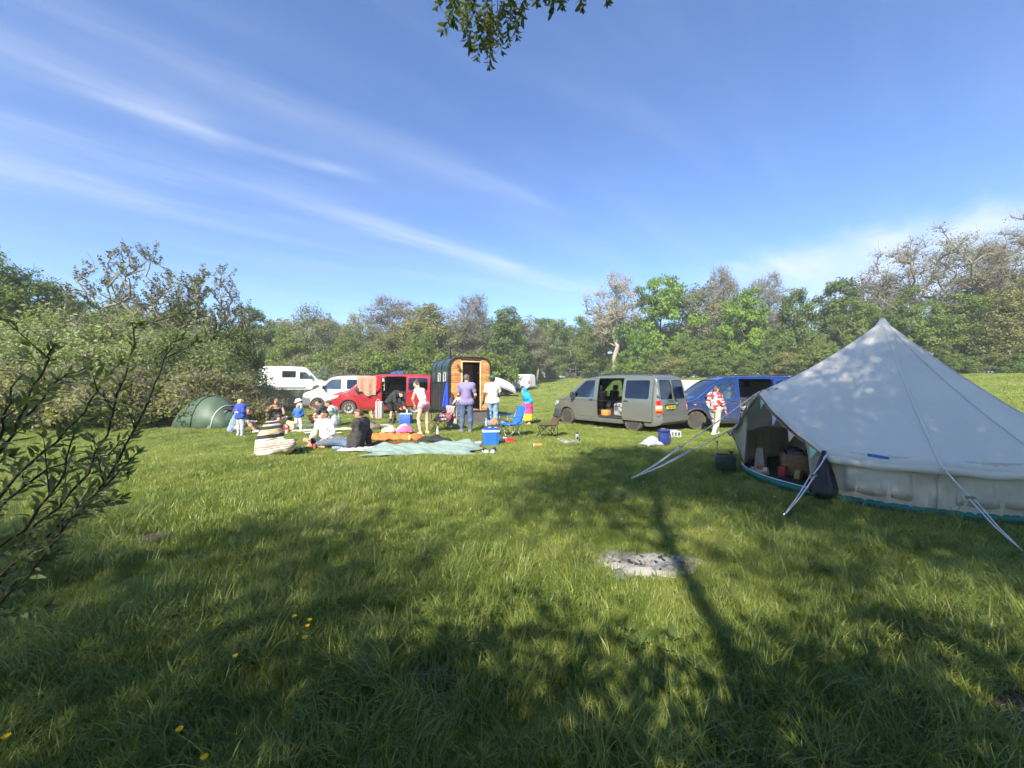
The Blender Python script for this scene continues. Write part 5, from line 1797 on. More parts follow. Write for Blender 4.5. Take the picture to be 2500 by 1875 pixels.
# ------------------------------------------------------------------ cloth and soft things
M_ = lambda n, c, **k: pm(n, c, k.pop('rough', .9), **k)
def cloth(name, label, cat, x, y, w, d, seed, mat, h=.035, rz=0.0, ridge=.05, n=34, ragged=.06, group=None, pile=None, z0=0.012, parent=None, folds=5.0):
	"""blanket lying on grass: folded, ragged outline, a hem that droops"""
	rg = np.random.default_rng(seed)
	nx, ny = n, max(10, int(n * d / w))
	U, Vv = np.meshgrid(np.linspace(-1, 1, nx), np.linspace(-1, 1, ny), indexing='ij')
	ph = rg.uniform(0, 6.28, 8)
	X = U * w / 2 * (1 + ragged * np.sin(Vv * 3.1 + ph[0]) + ragged * .6 * np.sin(Vv * 7 + ph[1]))
	Y = Vv * d / 2 * (1 + ragged * np.sin(U * 2.7 + ph[2]) + ragged * .7 * np.sin(U * 6.3 + ph[3]))
	X += .05 * w * ragged * rg.normal(0, 1, X.shape) * .3
	q = U * folds * .7 + Vv * folds * .35 + 1.2 * np.sin(U * 2.2 + ph[4])
	Z = h * .5 * (1 + np.sin(q * 2.1 + ph[5])) * .6 + ridge * np.abs(np.sin(q * 1.1 + Vv * 3 + ph[6])) ** 3 * .7
	Z += ridge * .9 * np.clip(vnoise(X * 1, Y * 1, 3.2, seed + 1) - .45, 0, 1) * 1.6 + ridge * .5 * np.clip(vnoise(X, Y, 7.0, seed + 2) - .4, 0, 1)
	if pile:
		Z += pile * np.exp(-(U ** 2 + Vv ** 2) * 1.6) * (.6 + .8 * vnoise(X, Y, 4.0, seed + 5))
	edge = np.minimum(1 - np.abs(U), 1 - np.abs(Vv))
	Z = Z * np.clip(edge * 5, .15, 1) + z0 + .022
	c, s = math.cos(rz), math.sin(rz)
	V = np.stack([X * c - Y * s, X * s + Y * c, Z], -1).reshape(-1, 3)
	i = np.arange(nx - 1)[:, None] * ny + np.arange(ny - 1)[None, :]
	F = np.stack([i, i + ny, i + ny + 1, i + 1], -1).reshape(-1, 4)
	me = mesh_np(name, V, F, [mat], True)
	o = obj(name, me, parent)
	o.location = (x, y, tz(x, y))
	md = o.modifiers.new('thick', 'SOLIDIFY')
	md.thickness = .012
	md.offset = -1
	tag(o, label, cat, group)
	if z0 < .3:
		FOOT.append((x, y, w / 2 * .96, d / 2 * .92, rz))
	return o
def checks(name, c1, c2, sx, sy, rough=.9, axis=(0, 1)):
	"""two colour bands crossing"""
	m = bpy.data.materials.new(name)
	m.use_nodes = True
	nt = m.node_tree
	b = nt.nodes['Principled BSDF']
	b.inputs['Roughness'].default_value = rough
	tc = nt.nodes.new('ShaderNodeTexCoord')
	sp = nt.nodes.new('ShaderNodeSeparateXYZ')
	nt.links.new(tc.outputs['Object'], sp.inputs[0])
	tot = None
	for ax, s in zip(axis, (sx, sy)):
		if s <= 0:
			continue
		a = nt.nodes.new('ShaderNodeMath')
		a.operation = 'MULTIPLY'
		nt.links.new(sp.outputs[ax], a.inputs[0])
		a.inputs[1].default_value = s * 6.283
		k = nt.nodes.new('ShaderNodeMath')
		k.operation = 'SINE'
		nt.links.new(a.outputs[0], k.inputs[0])
		g = nt.nodes.new('ShaderNodeMath')
		g.operation = 'GREATER_THAN'
		nt.links.new(k.outputs[0], g.inputs[0])
		g.inputs[1].default_value = 0.0
		if tot is None:
			tot = g.outputs[0]
		else:
			q = nt.nodes.new('ShaderNodeMath')
			q.operation = 'ADD'
			nt.links.new(tot, q.inputs[0])
			nt.links.new(g.outputs[0], q.inputs[1])
			h = nt.nodes.new('ShaderNodeMath')
			h.operation = 'MULTIPLY'
			nt.links.new(q.outputs[0], h.inputs[0])
			h.inputs[1].default_value = .5
			tot = h.outputs[0]
	mx = nt.nodes.new('ShaderNodeMixRGB')
	nt.links.new(tot, mx.inputs['Fac'])
	mx.inputs['Color1'].default_value = (*c1, 1)
	mx.inputs['Color2'].default_value = (*c2, 1)
	nt.links.new(mx.outputs[0], b.inputs['Base Color'])
	return m
def bands(name, stops, axis=2, rough=.9, lo=0.0, hi=1.0, wob=0.0, slope=None):
	"""stripes along one object axis: stops = [(position 0..1, colour)]"""
	m = bpy.data.materials.new(name)
	m.use_nodes = True
	nt = m.node_tree
	b = nt.nodes['Principled BSDF']
	b.inputs['Roughness'].default_value = rough
	tc = nt.nodes.new('ShaderNodeTexCoord')
	vm = nt.nodes.new('ShaderNodeVectorMath')
	vm.operation = 'DOT_PRODUCT'
	nt.links.new(tc.outputs['Object'], vm.inputs[0])
	d = [0, 0, 0]
	d[axis] = 1
	vm.inputs[1].default_value = slope or d
	mr = nt.nodes.new('ShaderNodeMapRange')
	mr.inputs['From Min'].default_value = lo
	mr.inputs['From Max'].default_value = hi
	nt.links.new(vm.outputs['Value'], mr.inputs['Value'])
	cr = nt.nodes.new('ShaderNodeValToRGB')
	cr.color_ramp.interpolation = 'CONSTANT'
	el = cr.color_ramp.elements
	while len(el) < len(stops):
		el.new(.5)
	for e, (p, c) in zip(el, stops):
		e.position = p
		e.color = (*c, 1)
	nt.links.new(mr.outputs[0], cr.inputs['Fac'])
	nt.links.new(cr.outputs[0], b.inputs['Base Color'])
	return m
# ------------------------------------------------------------------ bell tent
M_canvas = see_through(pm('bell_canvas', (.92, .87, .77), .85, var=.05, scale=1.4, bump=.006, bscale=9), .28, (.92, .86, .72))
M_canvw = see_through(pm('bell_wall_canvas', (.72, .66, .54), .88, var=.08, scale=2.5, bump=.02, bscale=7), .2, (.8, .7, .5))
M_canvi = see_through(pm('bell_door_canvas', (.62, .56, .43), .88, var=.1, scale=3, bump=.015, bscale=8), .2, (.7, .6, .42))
M_sheet = pm('groundsheet_green', (.010, .16, .13), .5, var=.2, scale=4)
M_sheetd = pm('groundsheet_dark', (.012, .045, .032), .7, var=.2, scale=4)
M_rope = pm('guy_rope', (.72, .71, .68), .8, var=.1, bump=.002, bscale=200)
TC = Vector((5.83, 6.06))
BELL = thing('bell_tent', 'large white canvas bell tent with its door open, strung with bunting', 'tent', (TC.x, TC.y, 0))
APEX = 2.50
DC, DH = R(176.5), R(34.5)          # door direction and half width
RE = 2.00                        # eave radius
NG = 12                          # guy points round the eave
def eave(th):
	"""eave point (radius, height) at an angle, rising to the A frame over the door"""
	d = (th - DC + math.pi) % (2 * math.pi) - math.pi
	f = max(0.0, 1 - abs(d) / DH)
	z = .615 + .80 * f
	r = RE - .14 * f
	# scallop between the guy points
	k = ((th - DC - DH) % (2 * math.pi)) / ((2 * math.pi - 2 * DH) / (NG - 2))
	if f == 0:
		sc = math.sin(math.pi * (k % 1.0))
		r -= .045 * sc
		z -= .035 * sc * 0
		z += -.03 * sc
	if abs(abs(d) - DH) < .12 and d < 0:      # left door corner pulled out by its guy
		r += .16 * (1 - abs(abs(d) - DH) / .12)
	return r, z
def roof_pt(th, s):
	"""s 0 apex .. 1 eave, with the hollow sweep of stretched canvas"""
	r, z = eave(th)
	k = ((th - DC - DH) % (2 * math.pi)) / ((2 * math.pi - 2 * DH) / (NG - 2))
	sag = .040 * math.sin(math.pi * min(1, s)) + .025 * math.sin(math.pi * s) * math.sin(math.pi * (k % 1.0))
	rr = .035 + (r - .035) * s
	zz = APEX + (z - APEX) * (s * .90 + .10 * (1 - (1 - s) ** 2.2)) - sag
	return Vector((rr * math.cos(th), rr * math.sin(th), zz))
NT_, NS_ = 192, 22
ths = [2 * math.pi * i / NT_ for i in range(NT_)]
V, F = [], []
for th in ths:
	for j in range(NS_ + 1):
		V.append(roof_pt(th, j / NS_))
for i in range(NT_):
	i2 = (i + 1) % NT_
	for j in range(NS_):
		F.append((i * (NS_ + 1) + j, i * (NS_ + 1) + j + 1, i2 * (NS_ + 1) + j + 1, i2 * (NS_ + 1) + j))
me = bpy.data.meshes.new('roof')
me.from_pydata([tuple(v) for v in V], [], F)
me.shade_smooth()
RO = obj('roof', me, BELL, M_canvas)
md = RO.modifiers.new('thick', 'SOLIDIFY')
md.thickness = .006
# hem hanging a hand's width below the eave
V, F = [], []
rh = random.Random(2)
for i, th in enumerate(ths):
	p = roof_pt(th, 1.0)
	d = (th - DC + math.pi) % (2 * math.pi) - math.pi
	drop = .085 if abs(d) > DH else .03
	q = p + Vector((math.cos(th) * .012, math.sin(th) * .012, -drop - .008 * math.sin(i * .9)))
	V += [p + Vector((0, 0, .002)), q]
for i in range(NT_):
	i2 = (i + 1) % NT_
	F.append((2 * i, 2 * i + 1, 2 * i2 + 1, 2 * i2))
me = bpy.data.meshes.new('eave_hem')
me.from_pydata([tuple(v) for v in V], [], F)
me.shade_smooth()
o = obj('eave_hem', me, BELL, M_canvas)
o.modifiers.new('thick', 'SOLIDIFY').thickness = .005
# seams: narrow doubled strips from the apex to each guy point
for k in range(NG - 1):
	th = DC + DH + k * (2 * math.pi - 2 * DH) / (NG - 2)
	V, F = [], []
	for j in range(NS_ + 1):
		p = roof_pt(th, .03 + .97 * j / NS_)
		tdir = Vector((-math.sin(th), math.cos(th), 0)) * .013
		up = Vector((math.cos(th) * .4, math.sin(th) * .4, .9)) * .006
		V += [p - tdir + up, p + tdir + up]
	for j in range(NS_):
		F.append((2 * j, 2 * j + 2, 2 * j + 3, 2 * j + 1))
	me = bpy.data.meshes.new('seam')
	me.from_pydata([tuple(v) for v in V], [], F)
	o = obj('seam', me, BELL, M_canvas)
	o.modifiers.new('thick', 'SOLIDIFY').thickness = .004
# apex cap, vent hood
MB().lathe([(.0, APEX + .075), (.03, APEX + .06), (.06, APEX + .005), (.115, APEX - .10), (.165, APEX - .19), (.155, APEX - .20)], 24).build('apex_cap', pm('cap_white', (.74, .73, .68), .7, var=.04), BELL, smooth_=True)
vt = DC + R(160)
c = roof_pt(vt, .19)
V, F = [], []
ax = Vector((math.cos(vt), math.sin(vt), 0))
tg = Vector((-ax.y, ax.x, 0))
dn = (roof_pt(vt, .25) - roof_pt(vt, .16)).normalized()
nr = tg.cross(dn).normalized()
if nr.z < 0:
	nr = -nr
for i in range(7):
	s = -.16 + .17 * i / 6
	for k in range(9):
		a = math.pi * k / 8
		w_ = .11 * (.25 + .75 * i / 6)
		V.append(c + dn * (s + .16) + tg * w_ * math.cos(a) + nr * (.012 + .075 * (i / 6) * math.sin(a)))
for i in range(6):
	for k in range(8):
		F.append((i * 9 + k, i * 9 + k + 1, (i + 1) * 9 + k + 1, (i + 1) * 9 + k))
me = bpy.data.meshes.new('vent_hood')
me.from_pydata([tuple(v) for v in V], [], F)
me.shade_smooth()
o = obj('vent_hood', me, BELL, M_canvas)
o.modifiers.new('thick', 'SOLIDIFY').thickness = .006
# low wall panels, one per bay
bays = NG - 2
for k in range(bays):
	a0 = DC + DH + k * (2 * math.pi - 2 * DH) / bays
	a1 = DC + DH + (k + 1) * (2 * math.pi - 2 * DH) / bays
	V, F = [], []
	n1, n2 = 22, 12
	for i in range(n1 + 1):
		th = a0 + (a1 - a0) * i / n1
		for j in range(n2 + 1):
			s = j / n2
			z = .635 * s + .035
			w1 = .018 * math.sin(i * 1.1 + 2.3 * s + k) * math.sin(math.pi * s) + .010 * math.sin(i * 2.7 - s * 5 + k * 2)
			r = 1.885 + .03 * math.sin(math.pi * i / n1) * math.sin(math.pi * s) + w1
			V.append((r * math.cos(th), r * math.sin(th), z))
	for i in range(n1):
		for j in range(n2):
			F.append((i * (n2 + 1) + j, (i + 1) * (n2 + 1) + j, (i + 1) * (n2 + 1) + j + 1, i * (n2 + 1) + j + 1))
	me = bpy.data.meshes.new('wall_panel')
	me.from_pydata(V, [], F)
	me.shade_smooth()
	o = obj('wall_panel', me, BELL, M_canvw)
	o.modifiers.new('thick', 'SOLIDIFY').thickness = .004
	# window flap and seam line in each bay
	V, F = [], []
	for i in range(13):
		th = a0 + (a1 - a0) * (.16 + .62 * i / 12)
		for z in (.17, .27, .38, .48, .58):
			r = 1.900 + .03 * math.sin(math.pi * (.16 + .62 * i / 12)) * math.sin(math.pi * (z - .035) / .635) + .006 * math.sin(i * 1.9 + z * 13 + k)
			V.append((r * math.cos(th), r * math.sin(th), z + .01 * math.sin(i)))
	for i in range(12):
		for j in range(4):
			F.append((i * 5 + j, (i + 1) * 5 + j, (i + 1) * 5 + j + 1, i * 5 + j + 1))
	me = bpy.data.meshes.new('window_flap')
	me.from_pydata(V, [], F)
	me.shade_smooth()
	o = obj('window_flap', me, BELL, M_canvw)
	o.modifiers.new('thick', 'SOLIDIFY').thickness = .005
# groundsheet: bath tub of green sheet
V, F = [], []
n = 96
for i in range(n):
	th = 2 * math.pi * i / n
	d = (th - DC + math.pi) % (2 * math.pi) - math.pi
	lip = .105 if abs(d) > DH else .095
	for r, z in ((1.90, .0), (1.915, lip * .6 + .012 * math.sin(i * 1.7)), (1.895, lip), (1.885, lip)):
		V.append((r * math.cos(th), r * math.sin(th), z))
for i in range(n):
	i2 = (i + 1) % n
	for j in range(3):
		F.append((i * 4 + j, i2 * 4 + j, i2 * 4 + j + 1, i * 4 + j + 1))
me = bpy.data.meshes.new('groundsheet_edge')
me.from_pydata(V, [], F)
me.shade_smooth()
obj('groundsheet_edge', me, BELL, M_sheet).modifiers.new('thick', 'SOLIDIFY').thickness = .004
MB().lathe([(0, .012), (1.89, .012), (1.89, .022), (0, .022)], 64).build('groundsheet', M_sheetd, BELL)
ring = [(1.893 * math.cos(DC - DH + 2 * DH * i / 20), 1.893 * math.sin(DC - DH + 2 * DH * i / 20), .108) for i in range(21)]
MB().tube(ring, .008, 6).build('door_zip', M_rope, BELL)
# poles
MB().tube([(0, 0, .02), (0, 0, APEX - .03)], .018, 10).build('centre_pole', M_chrome, BELL)
pk = roof_pt(DC, 1.0)
for sgn in (-1, 1):
	q = Vector((1.86 * math.cos(DC + sgn * DH * .95), 1.86 * math.sin(DC + sgn * DH * .95), .02))
	e_ = roof_pt(DC + sgn * DH * .985, .97) - Vector((0, 0, .03))
	MB().tube([q, e_, roof_pt(DC + sgn * DH * .5, .97) - Vector((0, 0, .03)), pk - Vector((0, 0, .04))], .014, 8).build('door_pole', M_chrome, BELL)
# door curtains drawn to the sides
for sgn in (1, -1):
	V, F = [], []
	n1, n2 = 16, 14
	for i in range(n1 + 1):
		u = i / n1
		for j in range(n2 + 1):
			s = j / n2
			e = eave(DC + sgn * DH * (1 - .52 * s * .97))
			cw_ = .30 if sgn < 0 else .20
			th_b = DC + sgn * DH * (1.0 - cw_ * u * (1 - .3 * s))
			th_t = DC + sgn * DH * (1.0 - (.55 if sgn < 0 else .30) * u)
			top = roof_pt(th_t, .985)
			bot = Vector((1.87 * math.cos(th_b), 1.87 * math.sin(th_b), .10))
			p = bot.lerp(top, s)
			f = .040 * math.sin(u * 15 + s * 2.0) * (1 - .35 * s)
			p += Vector((math.cos(DC), math.sin(DC), 0)) * f - Vector((math.cos(DC), math.sin(DC), 0)) * .03
			V.append(p)
	for i in range(n1):
		for j in range(n2):
			F.append((i * (n2 + 1) + j, (i + 1) * (n2 + 1) + j, (i + 1) * (n2 + 1) + j + 1, i * (n2 + 1) + j + 1))
	me = bpy.data.meshes.new('door_curtain')
	me.from_pydata([tuple(v) for v in V], [], F)
	me.shade_smooth()
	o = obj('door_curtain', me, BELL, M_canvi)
	o.modifiers.new('thick', 'SOLIDIFY').thickness = .006
# blue maker's tab on the eave
th = DC + DH + R(14)
p = roof_pt(th, .965)
tb = MB().box((0, 0, 0), (.19, .004, .035))
to = tb.build('maker_tab', pm('tab_blue', (.05, .18, .60), .7), BELL)
to.location = p + Vector((math.cos(th) * .015, math.sin(th) * .015, .01))
to.rotation_euler = (0, R(6), th + R(90))
# guy ropes: each a thing on its own peg
def guy(a, peg, label, slider=.45, double=True, r=.0105):
	a, peg = Vector(a), Vector(peg)
	t = thing('guy_rope', label, 'rope', (peg.x, peg.y, tz(peg.x, peg.y)), 0, 'bell tent guy ropes')
	a = a - t.location
	d = -a
	sl = a + d * slider
	sag = Vector((0, 0, -.012))
	MB().tube([a, a + d * slider * .5 + sag, sl], r, 8).build('rope', M_rope, t, smooth_=True)
	off = d.cross(Vector((0, 0, 1))).normalized() * .022
	for s in ((-1, 1) if double else (1,)):
		MB().tube([sl + off * s, sl * .5 + off * s * .6 + sag, Vector((0, 0, .03))], r * .85, 8).build('rope', M_rope, t, smooth_=True)
	MB().box(sl, (.030, .085, .022), rot=d.to_track_quat('X', 'Z').to_matrix(), bev=.008).build('slider', pm('wood_slider', (.22, .17, .13), .6), t, sharp=40)
	MB().tube([(0, 0, -.12), (0, 0, .05), (.02, 0, .065), (.035, 0, .04)], .006, 6).build('peg', M_chrome, t)
	mb = MB()
	for k in range(4):
		mb.tube([a + d * (.01 + k * .012) + off * .35, a + d * (.016 + k * .012) - off * .35], .011, 6)
	MB().tube([a + d * .02, a + d * .07], .014, 8).build('knot', M_rope, t, smooth_=True)
	return t
base = Vector((TC.x, TC.y, 0))
cr = roof_pt(DC + DH, 1.0) + base      # corner to the right of the door as seen from the field
cl = roof_pt(DC - DH, 1.0) + base
guy(pk + base, (*gp(1541, 1176), 0), 'white guy rope from the door peak of the bell tent', .62)
guy(cl, (*gp(1547, 1172), 0), 'white guy rope from the far corner of the bell tent door', .42)
guy(cr, (*gp(1912, 1268), 0), 'white guy rope in front of the black bag', .35, True, .0075)
for k in range(1, NG - 2):
	th = DC + DH + k * (2 * math.pi - 2 * DH) / (NG - 2)
	e = roof_pt(th, 1.0) + base
	if k == 1:
		guy(e, (4.66, 3.50, 0), 'white guy rope at the right edge in front of the tent wall', .40, True, .0065)
	elif k == 2:
		o2 = base + Vector((math.cos(th), math.sin(th), 0)) * 3.15
		if k == 2:
			guy(e, (o2.x, o2.y, 0), 'white guy rope just past the right edge of the view', .4)
# bunting along the door edge and over the roof
BUN = thing('bunting', 'pastel triangle bunting strung along the bell tent door', 'bunting', (TC.x, TC.y, 0))
cols = [(.62, .34, .38), (.60, .40, .52), (.36, .33, .36), (.24, .62, .40), (.62, .50, .70), (.74, .52, .40), (.40, .68, .52), (.72, .70, .66)]
path = []
for i in range(13):
	th = DC + DH * (i / 12)
	path.append(roof_pt(th, 1.0) + Vector((math.cos(th) * .03, math.sin(th) * .03, -.02 - .05 * math.sin(math.pi * i / 12))))
up = []
for i in range(5):
	th = DC + DH * .35
	up.append(roof_pt(DC + DH * .10 * (1 - i / 5), .86 + .14 * i / 5) + Vector((math.cos(DC) * .02, math.sin(DC) * .02, .02)))
full = up + path
MB().tube(full, .004, 6).build('string', pm('bunting_string', (.62, .30, .16), .8), BUN)
left = []
for i in range(13):
	th = DC - DH * (i / 12)
	left.append(roof_pt(th, 1.0) + Vector((math.cos(th) * .03, math.sin(th) * .03, -.02 - .03 * math.sin(math.pi * i / 12))))
MB().tube(left, .004, 6).build('string', pm('bunting_string', (.62, .30, .16), .8), BUN)
def flag(p, q, col, ln):
	p, q = Vector(p), Vector(q)
	m_ = (p + q) / 2 + Vector((0, 0, -ln)) + Vector((math.cos(DC), math.sin(DC), 0)) * .03
	mid = (p + q) / 2 + Vector((math.cos(DC), math.sin(DC), 0)) * .02 + Vector((0, 0, -ln * .4))
	mb = MB().add([p, q, m_, mid], [(0, 3, 1), (0, 2, 3), (3, 2, 1)])
	o = mb.build('flag', pm('flag_%.2f_%.2f_%.2f' % col, col, .8, var=.1), BUN)
	o.modifiers.new('thick', 'SOLIDIFY').thickness = .002
for i, k in enumerate((0, 2, 4)):
	flag(full[k], full[k].lerp(full[k + 1], .9), cols[i], .11)
for i, k in enumerate((6, 9, 12, 15)):
	if k + 1 < len(full):
		flag(full[k], full[k + 1], cols[3 + i], .14)
for i, k in enumerate((2, 4, 6, 8, 10)):
	flag(left[k], left[k + 1], cols[(6 + i * 3) % 8], .13)
# ------------------------------------------------------------------ things inside and beside the bell tent
def at_t(dx, dy):
	return TC.x + dx, TC.y + dy
t = thing('storage_crate', 'wide tan woven basket with dark handles inside the bell tent', 'basket', (*at_t(-1.00, .52), .02), R(60), None, .9)
M_bask = pm('basket_tan', (.30, .17, .075), .8, var=.25, scale=20, bump=.004, bscale=60)
bk = MB().box((0, 0, .20), (.95, .42, .40), bev=.06).mesh('b')
bk = boolean(bk, MB().box((0, 0, .32), (.87, .34, .40)).mesh('c'), 'DIFFERENCE')
obj('basket_body', soft(bk, 40), t, M_bask)
for y in (-.20, .20):
	MB().tube([(-.16 + .32 * i / 10, y, .36 + .22 * math.sin(math.pi * i / 10)) for i in range(11)], .013, 8).build('handle', M_plast, t, smooth_=True)
MB().box((-.25, 0, .36), (.36, .28, .14), bev=.06).build('folded_clothes', pm('grey_clothes', (.12, .12, .14), .9, var=.3), t, sharp=50)
MB().box((.28, 0, .36), (.34, .28, .16), bev=.07).build('folded_clothes', pm('dark_clothes', (.05, .05, .06), .9, var=.3), t, sharp=50)
t = thing('paper_bag', 'tall cream paper sack standing inside the bell tent door', 'bag', (*at_t(-1.36, .86), .02), R(50), None, .75)
MB().add([(-.17, -.11, 0), (.17, -.11, 0), (.17, .11, 0), (-.17, .11, 0), (-.18, -.06, .50), (.17, -.05, .48), (.18, .07, .46), (-.17, .06, .50), (0, -.12, .25), (0, .12, .25)],
		 [(3, 2, 1, 0), (0, 1, 8), (1, 5, 8), (5, 4, 8), (4, 0, 8), (2, 3, 9), (3, 7, 9), (7, 6, 9), (6, 2, 9), (1, 2, 6, 5), (3, 0, 4, 7), (4, 5, 6, 7)]).build(
	'sack', pm('paper_cream', (.42, .37, .29), .8, var=.15, scale=6), t)
MB().box((0, -.118, .30), (.22, .006, .14)).build('printed_panel', pm('print_grey', (.28, .27, .24), .8, var=.5, scale=40), t)
t = thing('red_box', 'small red snack box with white print on the tent floor', 'box', (*at_t(-1.38, .24), .02), R(40))
MB().box((0, 0, .085), (.22, .10, .17), bev=.004).build('carton', pm('carton_red', (.48, .03, .03), .6, var=.1), t, sharp=40)
MB().box((0, -.0525, .085), (.15, .003, .09)).build('printed_panel', pm('print_pink', (.70, .40, .30), .6, var=.5, scale=30), t)
t = thing('snack_packet', 'small brown and yellow packet beside the red snack box', 'packet', (*at_t(-1.27, .06), .02), R(40))
MB().box((0, 0, .075), (.18, .08, .15), rot=(.1, .1, 0), bev=.015).build('packet_body', pm('packet_brown', (.30, .15, .05), .5, col2=(.55, .42, .12), scale=18), t, sharp=40)
t = thing('black_pot', 'small black pan on the tent floor by the door', 'pan', (*at_t(-1.47, .98), .02))
MB().lathe([(0, 0), (.11, 0), (.13, .03), (.135, .10), (.12, .10), (.115, .03), (0, .02)], 18).build('pan_body', M_plast, t, sharp=40)
MB().tube([(.12, 0, .09), (.30, .03, .12)], .012, 6).build('handle', M_plast, t)
t = thing('food_tray', 'flat tray of food packets lying at the tent door', 'tray', (*at_t(-1.58, .55), .02), R(60))
MB().box((0, 0, .03), (.40, .26, .05), bev=.01).build('tray', pm('tray_buff', (.42, .33, .20), .8, col2=(.62, .56, .46), scale=14), t, sharp=40)
rs = random.Random(8)
for i in range(6):
	MB().box((rs.uniform(-.15, .15), rs.uniform(-.09, .09), .075), (rs.uniform(.05, .1), rs.uniform(.05, .09), .05), rot=(0, 0, rs.uniform(0, 3)), bev=.01).build(
		'food_packet', pm('food_%d' % (i % 3), [(.6, .55, .45), (.25, .16, .08), (.45, .12, .06)][i % 3], .6), t, sharp=40)
# jerry can by the door
jx, jy = gp(1770, 1152)
t = thing('jerry_can', 'dark green water canister with two caps at the bell tent door', 'canister', (jx, jy, tz(jx, jy)), R(-12))
M_jc = pm('canister_green', (.018, .040, .030), .4, var=.2, coat=.2)
MB().box((0, 0, .155), (.32, .17, .31), bev=.035).build('can_body', M_jc, t, sharp=50)
MB().box((-.02, 0, .315), (.17, .05, .03), bev=.012).build('grip', M_jc, t, sharp=40)
MB().lathe([(0, 0), (.05, 0), (.05, .035), (0, .035)], 16, c=(-.09, 0, .30)).build('cap', M_jc, t, sharp=40)
MB().lathe([(0, 0), (.022, 0), (.022, .05), (.034, .055), (.034, .08), (0, .08)], 14, c=(.10, 0, .30)).build('spout_cap', M_jc, t, sharp=40)
for sx in (-.08, .08):
	MB().box((sx, -.087, .14), (.05, .008, .20), bev=.003).build('panel_rib', M_jc, t, sharp=40)
t = thing('walking_stick', 'thin orange wooden stick standing behind the water canister', 'stick', (jx - .02, jy + .22, 0))
MB().tube([(0, 0, 0), (.015, .02, .50)], .011, 8).build('shaft', pm('stick_orange', (.55, .25, .08), .6), t, smooth_=True)
MB().lathe([(0, .49), (.016, .49), (.018, .505), (0, .51)], 10).build('tip', M_plast, t)
# black bin bag hung from the corner of the eave
def sack(name, label, cat, loc, r, h, mat, seed, squash=(1, 1), rz=0, neck=.12, flat=0.0, parent_label=None, group=None, ribs=.05, cone=False):
	"""gathered sack: wide belly, pleated neck"""
	rg = np.random.default_rng(seed)
	n, m = 44, 22
	V = []
	ph = rg.uniform(0, 6.28, 6)
	for j in range(m + 1):
		s = j / m
		prof = (math.sin(math.pi * min(1, (s * .86 + .13))) ** .6) * (1 - s) ** .25 if s < 1 else neck
		if cone:
			prof = (.80 + .20 * min(1, s / .2)) * (1 - s) ** .85 + neck * s
		prof = max(prof, neck * (1 if s > .5 else 0))
		if s < .12:
			prof *= .72 + .28 * (s / .12)
		for i in range(n):
			a = 2 * math.pi * i / n
			pl = 1 + ribs * (.3 + s) * math.sin(9 * a + ph[0] + 2 * s) + .06 * math.sin(3 * a + ph[1] + 4 * s) + .03 * math.sin(5 * a - 7 * s + ph[2])
			V.append((r * prof * pl * math.cos(a) * squash[0], r * prof * pl * math.sin(a) * squash[1], h * s))
	F = []
	for j in range(m):
		for i in range(n):
			i2 = (i + 1) % n
			F.append((j * n + i, j * n + i2, (j + 1) * n + i2, (j + 1) * n + i))
	F.append(tuple(range(n - 1, -1, -1)))
	F.append(tuple(m * n + i for i in range(n)))
	t = thing(name, label, cat, loc, rz, group)
	me = bpy.data.meshes.new('sack_body')
	me.from_pydata(V, [], F)
	me.shade_smooth()
	obj('sack_body', me, t, mat)
	return t
M_bin = pm('bin_bag_black', (.012, .013, .018), .35, var=.3, bump=.01, bscale=14)
t = sack('bin_bag', 'black bin bag hanging from the eave corner of the bell tent', 'bag', (cr.x - .03, cr.y + .02, .05), .23, .56, M_bin, 4, (1.15, .75), R(35), neck=.10, ribs=.06, cone=True)
MB().tube([(0, 0, .54), (.01, 0, .60), (.06, 0, .58), (.09, 0, .47)], [.03, .02, .035, .015], 8).build('bag_tie', M_bin, t, smooth_=True)
# ------------------------------------------------------------------ green dome tent on the left
M_dome = pm('dome_green', (.072, .110, .070), .55, var=.12, scale=2, bump=.004, bscale=8)
M_domed = pm('dome_green_dark', (.026, .062, .042), .55, var=.15, scale=2)
M_mesh = pm('mesh_black', (.020, .022, .022), .8, var=.3)
M_pole = pm('tent_piping', (.60, .62, .52), .6)
dtx, dty = gp(492, 1046)
DT = thing('dome_tent', 'small green dome tent pitched against the brambles', 'tent', (dtx, dty + .55, 0), R(-6))
V, F = [], []
n1, n2 = 33, 17
DW, DD, DHt = 1.02, .80, 1.08
def dome(u, v):
	"""u -1..1 along, v -1..1 across"""
	prof = (1 - abs(u + .10) ** 2.3 / (1.10 if u < -.1 else 1.0) ** 2.3)
	prof = max(prof, 0) ** .62
	zz = DHt * prof * (1 - abs(v) ** 2.2) ** .6
	y = v * DD * (.35 + .65 * prof ** .6) * (1 + .02 * math.sin(u * 9))
	return (u * DW, y, zz + .012 * math.sin(u * 14 + v * 5) * prof)
for i in range(n1):
	for j in range(n2):
		V.append(dome(-1 + 2 * i / (n1 - 1), -1 + 2 * j / (n2 - 1)))
for i in range(n1 - 1):
	for j in range(n2 - 1):
		F.append((i * n2 + j, (i + 1) * n2 + j, (i + 1) * n2 + j + 1, i * n2 + j + 1))
me = bpy.data.meshes.new('flysheet')
me.from_pydata(V, [], F)
me.shade_smooth()
o = obj('flysheet', me, DT, M_dome)
o.modifiers.new('thick', 'SOLIDIFY').thickness = .008
